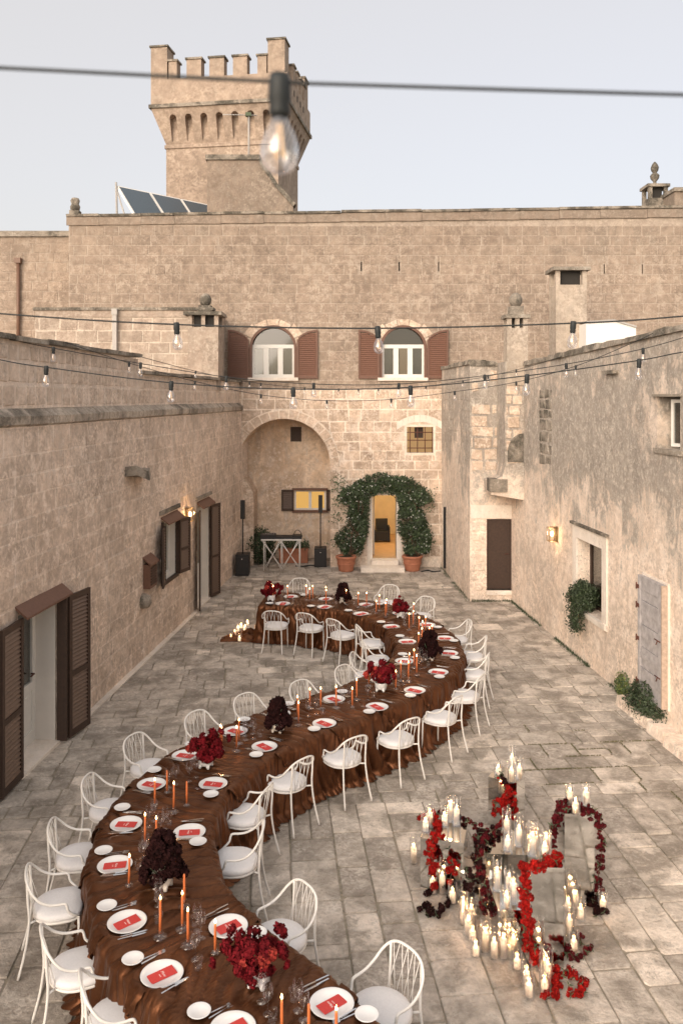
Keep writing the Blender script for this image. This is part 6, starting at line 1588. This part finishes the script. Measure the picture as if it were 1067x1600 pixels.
for c_, x, y, r_, lab in bqs:
    z0 = clothz(x, y) + .003
    t = thing('flower_bouquet', lab, 'flowers', (x, y, z0), group='bouquets along the table')
    mb = MB(); mb.lathe([(0, .03), (.07, .03), (.085, .05), (.09, .11), (.095, .125), (.088, .125), (.08, .06), (0, .05)], (x, y, z0), 14)
    for k in range(4): a = k * math.pi / 2 + .5; mb.tube([(x + .06 * math.cos(a), y + .06 * math.sin(a), z0 + .045), (x + .075 * math.cos(a), y + .075 * math.sin(a), z0 + .0)], [.028, .014], 7)
    mb.build('vase', M['trim'] if c_ == 'dark' else M['porcelain'], t)
    nb = 46 if c_ == 'red' else 70; R0 = r_
    for k in range(nb):
        if c_ == 'red':
            u = Vector((rb.gauss(0, 1), rb.gauss(0, 1), rb.gauss(0, 1))).normalized(); kk = rb.uniform(.4, 1.08)
            kk *= 1.25 if k % 5 == 0 else .95; q = Vector((u.x * R0 * .85 * kk, u.y * R0 * .62 * kk, .215 + u.z * R0 * .55 * kk + (.09 if k % 8 == 0 else 0))); s = rb.uniform(.6, 1.2)
        else:
            h = rb.random(); rr = R0 * (.62 - .42 * h) * rb.uniform(.6, 1.0); a = rb.uniform(0, 6.283)
            q = Vector((rr * math.cos(a) * 1.05, rr * math.sin(a) * .9, .10 + h * R0 * 1.15)); u = Vector((math.cos(a), math.sin(a), h * 1.2 - .1)).normalized(); s = rb.uniform(.8, 1.35)
        if q.z < .09: q.z = .09 + rb.uniform(0, .05)
        eu = u.to_track_quat('Z', 'Y').to_euler(); b_ = part('blossom', BL[('coral' if k % (4 if r_ == .27 else 9) == 1 else 'red') if c_ == 'red' else 'dark'][k % 3], t, tuple(q), tuple(eu), s)
    mb = MB()
    for k in range(10): a = rb.uniform(0, 6.28); mb.tube([(x, y, z0 + .06), (x + math.cos(a) * R0 * .4, y + math.sin(a) * R0 * .35, z0 + .12 + rb.uniform(.05, .2))], .004, 4)
    mb.build('stems', M['leafdark'], t, kind='stuff')

# ------------------------------------------------------------------ mirrored plinths
PL = []
def plinth(cx_, cy_, sx, sy, h, rot, label):
    t = thing('mirror_plinth', label, 'plinth', (cx_, cy_, 0.004), group='mirrored plinths'); t.rotation_euler = (0, 0, R(rot)); t['_org'] = (0, 0, 0)
    a, b = sx / 2, sy / 2; g = .003
    for nm, (x0, x1, y0, y1, z0, z1) in (('mirror_panel', (-a, a, -b, -b + g, 0, h - g)), ('mirror_panel', (-a, a, b - g, b, 0, h - g)), ('mirror_panel', (-a, -a + g, -b + g, b - g, 0, h - g)), ('mirror_panel', (a - g, a, -b + g, b - g, 0, h - g)), ('mirror_top', (-a - .001, a + .001, -b - .001, b + .001, h - g, h))):
        mb = MB(); mb.box(x0, x1, y0, y1, z0, z1); me = mb.mesh(nm); me.materials.append(M['mirror']); part(nm, me, t)
    PL.append((cx_, cy_, h)); return t
plinth(1.95, 9.84, .34, .34, .55, -28, 'rearmost mirrored plinth with four glasses of candles on top')
plinth(1.07, 8.66, .44, .42, .50, -14, 'left mirrored plinth with a broad low top and five candles')
plinth(1.62, 8.42, .38, .44, .50, -3, 'middle mirrored plinth under the dark leaf garland')
plinth(1.36, 8.22, .26, .26, .30, 34, 'low mirrored plinth tucked left of the dark garland')
plinth(1.54, 7.69, .27, .38, .38, 2, 'front low mirrored plinth crowded with tall glasses')
plinth(1.81, 7.44, .285, .29, .88, -3, 'tall front mirrored plinth edged with scarlet flowers')
plinth(2.35, 8.36, .29, .32, .897, -3, 'tall right mirrored plinth draped with dark red flowers')

def mk_pillar(h):
    mb = MB(); r_ = .0305; mb.lathe([(0, 0), (r_, .001), (r_, h - .006), (r_ - .004, h), (.012, h - .004), (0, h - .006)], (0, 0, 0), 16); me = mb.mesh('wax'); me.materials.append(M['wax']); return me
def mk_glass(h, r_=.048):
    me = lathe_mesh('hurricane', [(0, .002), (r_, .002), (r_, h - .003), (r_ + .0012, h), (r_ - .002, h + .001), (r_ - .0035, h - .003), (r_ - .0025, .006), (0, .006)], 20, M['glass']); return me
PIL = {h: mk_pillar(h) for h in (.075, .10, .13, .165)}; GLS = {h: mk_glass(h) for h in (.15, .20, .25, .30)}
def pillar(x, y, z, h, gh, where, grp='pillar candles in glass'):
    t = thing('pillar_candle', 'lit ivory pillar candle ' + where, 'candle', (x, y, z + .007), group=grp)
    part('wax', PIL[h], t); part('wick', WK, t, (0, 0, h)); f = part('flame', FLMb, t, (0, 0, h + .002)); flame_or_wax_lamp(f, .02, .65); flame_or_wax_lamp(f, -.03, .10, .008)  # second lamp, sunk in the wax, is added to make it glow
    if gh: solo('hurricane_glass', GLS[gh], (x, y, z), 0, 'glass cylinder of candle ' + where, 'glass', 'glass candle cylinders')
def hts(i): return ((.10, .20), (.13, .25), (.165, .30), (.075, .15), (.13, .20))[i % 5]
TOPS = [('on the rear plinth top', .55, [(778, 1211, .085, .15), (798.6, 1222, .15, .25), (799.5, 1206, .20, .30), (811, 1218, .15, .25)], PL[0]),
        ('on the left plinth top', .50, [(664.5, 1300, .11, .20), (671, 1291, .15, .20), (694, 1291, .11, .20), (703, 1283.5, .20, .25), (713, 1290, .20, .30)], PL[1]),
        ('on the middle plinth top', .50, [(791, 1303, .15, .25), (793, 1329, .11, .20), (810.5, 1322, .20, .30)], PL[2]),
        ('on the low front plinth top', .38, [(776, 1391, .20, .30), (791.5, 1419, .11, .20), (802, 1411, .20, .25), (795, 1390, .11, .20)], PL[4]),
        ('on the tall front plinth top', .88, [(832, 1337, .20, .30), (851, 1341, .11, .20), (829, 1333, .15, .25), (853, 1333.5, .15, .20)], PL[5]),
        ('on the tall right plinth top', .897, [(889.6, 1259, .15, .20), (898.7, 1272, .11, .15), (915, 1259, .15, .20)], PL[6])]
for where, z, L, P_ in TOPS:
    pts = [(PZ(px, py, z), h, g) for px, py, h, g in L]
    order = sorted(range(len(pts)), key=lambda i: pts[i][0].x)
    for r_, i in enumerate(order): v, h, g = pts[i]; pillar(v.x, v.y, z + .006, {.085: .075, .11: .10, .15: .13, .20: .165}[h], g, '%s from left %s' % (ORD[r_ + 1], where))
GND = [(646, 1350, 2), (726, 1332, 4), (716, 1334, 1), (687.5, 1380.5, 2), (708.7, 1376, 1), (714.5, 1400.7, 2), (707, 1412, 0), (723, 1444.6, 0), (736.4, 1450, 2), (738, 1470, 3), (743, 1495, 3), (758.3, 1488.4, 2), (763, 1466, 1), (778, 1470, 2),
       (788, 1468, 3), (797, 1484, 2), (804, 1496, 1), (807.6, 1515.4, 3), (822.4, 1540, 0), (826, 1559, 0), (842.7, 1508, 1), (855, 1539, 2), (850.4, 1554, 0), (889, 1466, 2), (896, 1490, 0), (887, 1424, 3), (898.7, 1421, 1), (906.8, 1438, 0), (936.5, 1416, 0),
       (761, 1350, 1), (731, 1462, 1), (774, 1436, 1), (762, 1436, 0), (699, 1352, 0), (670, 1366, 4)]
gp = sorted([(PZ(px, py), k) for px, py, k in GND], key=lambda q: -q[0].y)
ZN = [('behind', lambda v: v.y > 8.9), ('left of', lambda v: v.x < 1.25), ('in front of', lambda v: v.x < 1.6), ('right of', lambda v: True)]
cnt = {}
for v, k in gp:
    clear = True
    for (a, b, h) in PL:
        if abs(v.x - a) < .20 and abs(v.y - b) < .22: v = Vector((v.x, b - .27, 0))
    z_ = 'left of the plinths' if v.x < 1.3 else ('in front of the plinths' if v.x < 1.98 else 'right of the tall front plinth')
    cnt[z_] = cnt.get(z_, 0) + 1; h, g = hts(k); pillar(v.x, v.y, .010, h, g, 'on paving %s, %s from rear' % (z_, ORD[cnt[z_]]))

# ------------------------------------------------------------------ garlands
def garland(label, paths, kind, dens, name='flower_garland', spread=.02):
    """paths: lists of world points; blossoms strung along them"""
    p0 = Vector(paths[0][0]); dens *= .8; t = thing(name, label, 'garland', tuple(p0), group='flower garlands on the plinths')
    mb = MB()
    for P in paths:
        C = catmull(P, 8); mb.tube(C, .004, 4); d = 0
        for a, b in zip(C[:-1], C[1:]):
            seg = (b - a).length; d += seg
            while d > dens:
                d -= dens; q = a.lerp(b, random.random()) + Vector((rb.gauss(0, spread), rb.gauss(0, spread), rb.gauss(0, spread)))
                q.z = max(q.z, .028)
                u = Vector((rb.gauss(0, 1), rb.gauss(-.5, 1), rb.gauss(.4, 1))).normalized()
                kd = kind if isinstance(kind, str) else kind(q)
                part('blossom', BL[kd][rb.randrange(3)], t, tuple(q - p0), tuple(u.to_track_quat('Z', 'Y').to_euler()), rb.uniform(.75, 1.25))
                if rb.random() < .35: part('leaf', LVM, t, tuple(q - p0 + u * .03), (rb.uniform(-1, 1), rb.uniform(-1, 1), rb.uniform(0, 6)), 1.2)
    mb.build('string', M['stem'], t); return t
def zp(px, py, z): return PZ(px, py, z)
def yp(px, py, Y): v = PY(px, py, Y); v.z = max(v.z, .02); return v
garland('scarlet garland hanging over the left plinth and trailing onto the paving', [[zp(656, 1282, .53), zp(672, 1275, .54), zp(683, 1283, .53), zp(682, 1302, .52), yp(675, 1320, 8.38), yp(672, 1345, 8.34), yp(675, 1370, 8.30), yp(682, 1392, 8.2)],
    [yp(680, 1296, 8.4), yp(674, 1330, 8.33), yp(678, 1360, 8.30)], [yp(700, 1335, 8.4), yp(708, 1352, 8.35), yp(703, 1372, 8.3)]], 'scarlet', .026)
garland('dark green-black flower garland curling on the paving left of the plinths', [[zp(684, 1388, .05), zp(700, 1386, .05), zp(703, 1402, .03), zp(694, 1418, .03), zp(682, 1430, .03), zp(672, 1424, .03), zp(664, 1414, .03), zp(654, 1420, .03)],
    [zp(700, 1382, .1), zp(684, 1385, .05), zp(672, 1392, .03), zp(670, 1402, .03)], [yp(727, 1356, 8.1), yp(735, 1372, 8.0), yp(728, 1388, 7.95), yp(736, 1376, 8.0)]], 'darkg', .035)
garland('burgundy garland looping from the left plinth to the middle plinth and down', [[zp(676, 1272, .53), zp(700, 1270, .54), zp(724, 1281, .53), yp(740, 1290, 8.75), yp(757, 1297, 8.6), zp(775, 1298, .53), zp(786, 1301, .53)],
    [zp(757, 1300, .53), zp(748, 1312, .53), yp(746, 1330, 8.18), yp(748, 1350, 8.10), yp(750, 1375, 8.0), yp(754, 1400, 7.95), yp(757, 1428, 7.85)],
    [zp(781, 1303, .54), zp(764, 1306, .54), yp(752, 1322, 8.16), yp(744, 1345, 8.08), yp(756, 1368, 8.0), yp(762, 1400, 7.9), yp(770, 1430, 7.8)]], lambda q: 'burg' if rb.random() < .65 else 'darkg', .024)
garland('scarlet garland tumbling down the front of the rear plinth', [[zp(778, 1213, .57), zp(786, 1220, .57), yp(795, 1228, 9.58), yp(790, 1244, 9.55), yp(782, 1262, 9.5), yp(770, 1268, 9.5)], [yp(794, 1232, 9.55), yp(788, 1256, 9.52), yp(784, 1278, 9.5), yp(782, 1296, 9.4)],
    [yp(800, 1236, 9.5), yp(804, 1252, 9.48), yp(801, 1270, 9.45), yp(803, 1285, 9.4)], [yp(792, 1240, 9.5), yp(780, 1254, 9.5), yp(768, 1252, 9.5)]], lambda q: 'darkg' if q.z > .56 else 'scarlet', .026)
garland('dense scarlet garland down the left edge of the tall front plinth to the floor', [[zp(873, 1332, .91), zp(868, 1342, .91), zp(850, 1348, .91), zp(832, 1354, .91), yp(820, 1358, 7.27), yp(819, 1380, 7.24), yp(820, 1405, 7.22), yp(821, 1432, 7.2), yp(823, 1460, 7.18), zp(832, 1492, .04), zp(846, 1512, .04), zp(862, 1522, .03)],
    [yp(824, 1352, 7.25), yp(822, 1395, 7.22), yp(825, 1440, 7.2), yp(828, 1470, 7.15), zp(838, 1502, .03)], [zp(866, 1338, .93), zp(848, 1350, .92), zp(828, 1356, .92)]], 'scarlet', .022)
garland('scarlet garland looping on the paving in front of the tall plinth', [[zp(862, 1518, .03), zp(880, 1520, .03), zp(899, 1526, .03), zp(910, 1540, .03), zp(902, 1552, .03), zp(886, 1556, .03)], [zp(868, 1524, .03), zp(870, 1540, .03), zp(867, 1554, .03), zp(852, 1562, .03)]], 'scarlet', .028)
garland('burgundy garland piled on the tall right plinth and hanging down its side', [[zp(872, 1270, .92), zp(876, 1258, .93), zp(886, 1252, .93), zp(892, 1262, .92), zp(880, 1272, .92)], [zp(906, 1258, .92), zp(918, 1264, .92), zp(928, 1268, .92), yp(935, 1282, 8.2), yp(938, 1312, 8.2), yp(939, 1340, 8.2), yp(934, 1368, 8.2), yp(932, 1392, 8.2)],
    [zp(872, 1276, .91), yp(868, 1292, 8.35), yp(866, 1312, 8.35), yp(860, 1322, 8.35)], [zp(910, 1272, .92), zp(922, 1270, .92), zp(930, 1271, .92)]], 'burg', .02)
garland('small burgundy garland tail on the paving behind the right plinth', [[zp(934, 1400, .03), zp(930, 1412, .03), zp(936, 1424, .03), zp(944, 1422, .03), zp(930, 1427, .03)]], 'darkg', .03)
garland('burgundy garland arc on the paving right of the tall front plinth', [[zp(894, 1453, .05), zp(905, 1460, .05), zp(907, 1472, .04)], [zp(882, 1478, .03), zp(888, 1496, .03), zp(902, 1498, .03), zp(914, 1488, .03), zp(924, 1480, .03)]], 'burg', .026)

# silk pile and small candles at the far end of the table
pc = zp(372, 1002, .05); rr = random.Random(5); t = thing('fabric_pile', 'crumpled brown silk trailing on the paving at the far table end', 'fabric', (pc.x, pc.y, 0))
n1, n2 = 46, 26; G = []; 
for i in range(n1):
    for j in range(n2):
        u, v = i / (n1 - 1), j / (n2 - 1); e = math.sin(math.pi * v) ** .5 * math.sin(math.pi * min(1, u * .5 + .04)) ** .4 * (1 if u < 1 else 1)
        x = pc.x - .38 + u * .85; y = pc.y + .25 - (v - .5) * (.30 + .45 * u) + .08 * math.sin(u * 3) + u * .1
        z = .006 + e * (.03 + .14 * ridged(u * 5.1, v * 3.2, 31) ** 2 + .09 * vnoise(u * 11, v * 6, 32)) * (.6 + .5 * u)
        G.append((x, y, float(z)))
mb = MB(); mb.add(G, [(i * n2 + j, (i + 1) * n2 + j, (i + 1) * n2 + j + 1, i * n2 + j + 1) for i in range(n1 - 1) for j in range(n2 - 1)], .5, True); mb.build('silk', M['cloth'], t)
sm_ = [(361, 1001, 0, .10), (374.5, 1003, 0, .08), (367, 993, .05, .05), (372, 986, .08, .08), (383, 985, .10, .06), (387, 977, .12, .10), (377, 982, .1, .05)]
for i, (px, py, z, h) in enumerate(sorted(sm_, key=lambda q: q[0])):
    v = zp(px, py, z); hh_ = .085; pillar(v.x, v.y, max(z, .010), .075, .15 if z == 0 else None, '%s from the left beside the silk at the table end' % ORD[i + 1], 'small candles at the far table end')

# ================================================================== SPEAKERS, DJ TABLE, CABLES
def speaker(px0, px1, ytop, ybot, Y, ptop, pbot, label):
    x0, x1 = (px0 - CX) * Y / FPX, (px1 - CX) * Y / FPX; zt_ = zat(ytop, Y); t = thing('column_speaker', label, 'speaker', ((x0 + x1) / 2, Y, 0), group='black column speakers')
    mb = MB(); mb.box(x0, x1, Y, Y + .42, .012, zt_); mb.build('subwoofer', M['black'], t)
    mb = MB(); xm = (x0 + x1) / 2; mb.box(x0 + .02, x1 - .02, Y - .012, Y, .04, zt_ - .06); mb.build('grille', M['black'], t)
    mb = MB(); mb.lathe([(0, 0), (.016, 0), (.016, .006), (0, .006)], (0, 0, 0), 8); me = mb.mesh('badge'); me.materials.append(M['silver']); b = part('badge', me, t, (0, -.013, zt_ - .12), (R(90), 0, 0))
    mb = MB(); mb.tube([(xm, Y + .2, zt_), (xm, Y + .2, zat(pbot, Y))], .018, 8); mb.build('pole', M['black'], t)
    mb = MB(); mb.box(xm - .06, xm + .06, Y + .12, Y + .26, zat(pbot, Y), zat(ptop, Y)); mb.build('column', M['black'], t)
speaker(368, 388.5, 867, 899, 23.35, 783, 812, 'black column speaker on a subwoofer beside the left wall')
speaker(491, 510, 857, 886, 24.55, 775, 802, 'black column speaker on a subwoofer in front of the niche window')
YD_ = 24.05; t = thing('folding_table', 'white folding trestle table with crossed legs in the niche', 'table', ((440 - CX) * YD_ / FPX, YD_, 0))
x0, x1, zt_ = (408 - CX) * YD_ / FPX, (471 - CX) * YD_ / FPX, zat(843, YD_)
mb = MB(); mb.box(x0, x1, YD_, YD_ + .55, zt_ - .03, zt_); mb.build('tabletop', M['white'], t)
for x in (x0 + .08, (x0 + x1) / 2, x1 - .06):
    for y in (YD_ + .03, YD_ + .5):
        mb = MB(); mb.tube([(x, y, .01), (x, y, zt_ - .03)], .013, 6); mb.build('leg', M['white'], t)
xm = (x0 + x1) / 2
for a, b in ((x0 + .08, xm), (xm, x0 + .08), (xm, x1 - .06), (x1 - .06, xm)):
    for o_ in (0, .05):
        mb = MB(); mb.tube([(a + o_, YD_ + .01, .05), (b - o_, YD_ + .01, zt_ - .04)], .009, 5); mb.build('cross_brace', M['white'], t)
t = thing('mixing_deck', 'black mixing deck on the white folding table', 'mixer', (x0 + .4, YD_ + .25, zt_))
mb = MB(); mb.box(x0 - .02, x0 + .40, YD_ + .05, YD_ + .45, zt_ + .001, zt_ + .12); mb.box(x0 + .40, x0 + .90, YD_ + .08, YD_ + .42, zt_ + .001, zt_ + .07); mb.box(x0 + .90, x1 + .0, YD_ + .05, YD_ + .4, zt_ + .001, zt_ + .10); mb.build('housing', M['black'], t)
mb = MB()
for k in range(5): mb.lathe([(0, 0), (.018, 0), (.016, .02), (0, .022)], (x0 + .05 + k * .075, YD_ + .2, zt_ + .12), 8)
mb.build('knob', M['silver'], t)
mb = MB(); mb.tube(catmull([(x1 - .25, YD_ + .2, zt_ + .1), (x1 - .15, YD_ + .2, zt_ + .24), (x1 - .05, YD_ + .2, zt_ + .2), (x1 + .02, YD_ + .2, zt_ + .05)], 4), .01, 5); mb.build('cable', M['cable'], t)
def cable(pts, label, r_=.012):
    mb = MB(); mb.tube(catmull(pts, 5), r_, 5); o = mb.build('floor_cable', M['cable'], org=tuple(pts[0])); tag(o, label, 'cable')
cable([PZ(462, 884, .02), PZ(475, 884.5, .02), PZ(486, 883, .02), PZ(496, 884, .02)], 'black cable between the folding table and the second speaker', .02)
cable([PZ(658, 893, .02), PZ(668, 891, .02), PZ(676, 893, .02), PZ(688, 892, .02)], 'black cable on the paving beside the right terracotta pot', .02)

# ================================================================== STRING LIGHTS
SK = MB(); SK.lathe([(0, .014), (.016, .012), (.018, .0), (.019, -.03), (.016, -.036), (.018, -.05), (.014, -.060), (0, -.060)], (0, 0, 0), 12); SKM = SK.mesh('socket'); SKM.materials.append(M['cable'])
BUM = lathe_mesh('bulb', [(.012, -.055), (.014, -.066), (.024, -.085), (.0305, -.106), (.0305, -.120), (.0285, -.132), (.023, -.142), (.015, -.148), (.006, -.151), (0, -.1515)], 20, M['bulbglass'])
FI = MB()
for k in range(4): a = k * math.pi / 2 + .4; FI.tube([(.004 * math.cos(a), .004 * math.sin(a), -.07), (.009 * math.cos(a), .009 * math.sin(a), -.125)], .0013, 4)
FIM = FI.mesh('filament'); FIM.materials.append(M['filament'])
def string(label, pts, bulbs, cr=.0035, sc_=1.0):
    """pts: cable points in space; bulbs: the places of the sockets on it (fraction list in px)"""
    W = catmull(pts, 10); t = thing('string_light', label, 'string light', tuple(W[0]), group='festoon strings across the courtyard')
    mb = MB(); mb.tube(W, cr, 6); mb.build('cable', M['cable'], t)
    for px in bulbs:
        best = min(range(len(W) - 1), key=lambda i: abs((CX + FPX * ((W[i].x + W[i + 1].x) / 2) / W[i].y) - px)); a, b = W[best], W[best + 1]
        pa, pb = CX + FPX * a.x / a.y, CX + FPX * b.x / b.y; k = 0 if abs(pb - pa) < 1e-6 else min(1, max(0, (px - pa) / (pb - pa))); q = a.lerp(b, k)
        l = q - Vector(t['_org']); rz = random.uniform(0, 6)
        s = part('socket', SKM, t, tuple(l), (0, 0, rz) if W[0].y < 2 else (random.uniform(-.06, .06), random.uniform(-.06, .06), rz), sc_)
        g = part('bulb', BUM, s); part('filament', FIM, s)
def row(L): return [PY(px, py, Y) for px, py, Y in L]
string('nearest festoon string crossing the sky with one blurred bulb', row([(-260, 94, 1.2), (0, 106, 1.2), (437, 128, 1.2), (533, 132, 1.2), (1067, 148, 1.2), (1320, 152, 1.2)]), [437], .0028, .88)
string('second festoon string crossing at the level of the arched windows', row([(-400, 455, 5.2), (0, 490, 5.2), (276, 507, 5.2), (590, 513, 5.2), (895, 505, 5.2), (1067, 494, 5.2), (1400, 462, 5.2)]), [-30, 276, 590, 895], .0055, 1.05)
string('third festoon string hanging low below the arched windows', row([(-140, 532, 9.4), (0, 562, 8.9), (73, 574, 8.7), (268, 598, 8.55), (458, 608, 8.55), (641, 605, 8.55), (823, 587, 8.55), (998, 563, 8.7), (1067, 550, 8.8), (1200, 530, 9.5)]), [73, 268, 458, 641, 823, 998], .0065, 1.35)
string('fourth festoon string starting on the near left parapet', row([(-60, 515, 10.2), (0, 527, 10.8), (84, 544, 11.5), (220, 568, 12.2), (354, 589, 12.2), (490, 600, 12.2), (623, 600, 12.2), (757, 587, 12.2), (884, 569, 12.2), (1004, 545, 12.1), (1075, 525, 11.9)]), [84, 220, 354, 490, 623, 757, 884, 1004], .006, 1.3)
string('fifth festoon string dipping lowest across the facade', row([(103, 535, 12.3), (205, 568, 14.2), (305, 596, 15.6), (408, 617, 16), (510, 626, 16), (611, 624, 16), (710, 612, 15.8), (806, 597, 15.0), (899, 572, 14.2), (989, 535, 13.2), (1019, 521, 12.7)]), [202, 305, 408, 510.6, 611, 710, 806, 899], .006, 1.1)
string('farthest festoon string under the window sills', row([(222, 558, 15.8), (306, 580, 18), (390, 597, 19.6), (476, 606, 20), (552, 608, 20), (640, 606, 20), (723, 595, 19.4), (806, 578, 18.2), (884, 555, 16.7)]), [306, 390, 408, 476, 529, 560, 591, 640, 665, 723, 762, 806], .006)
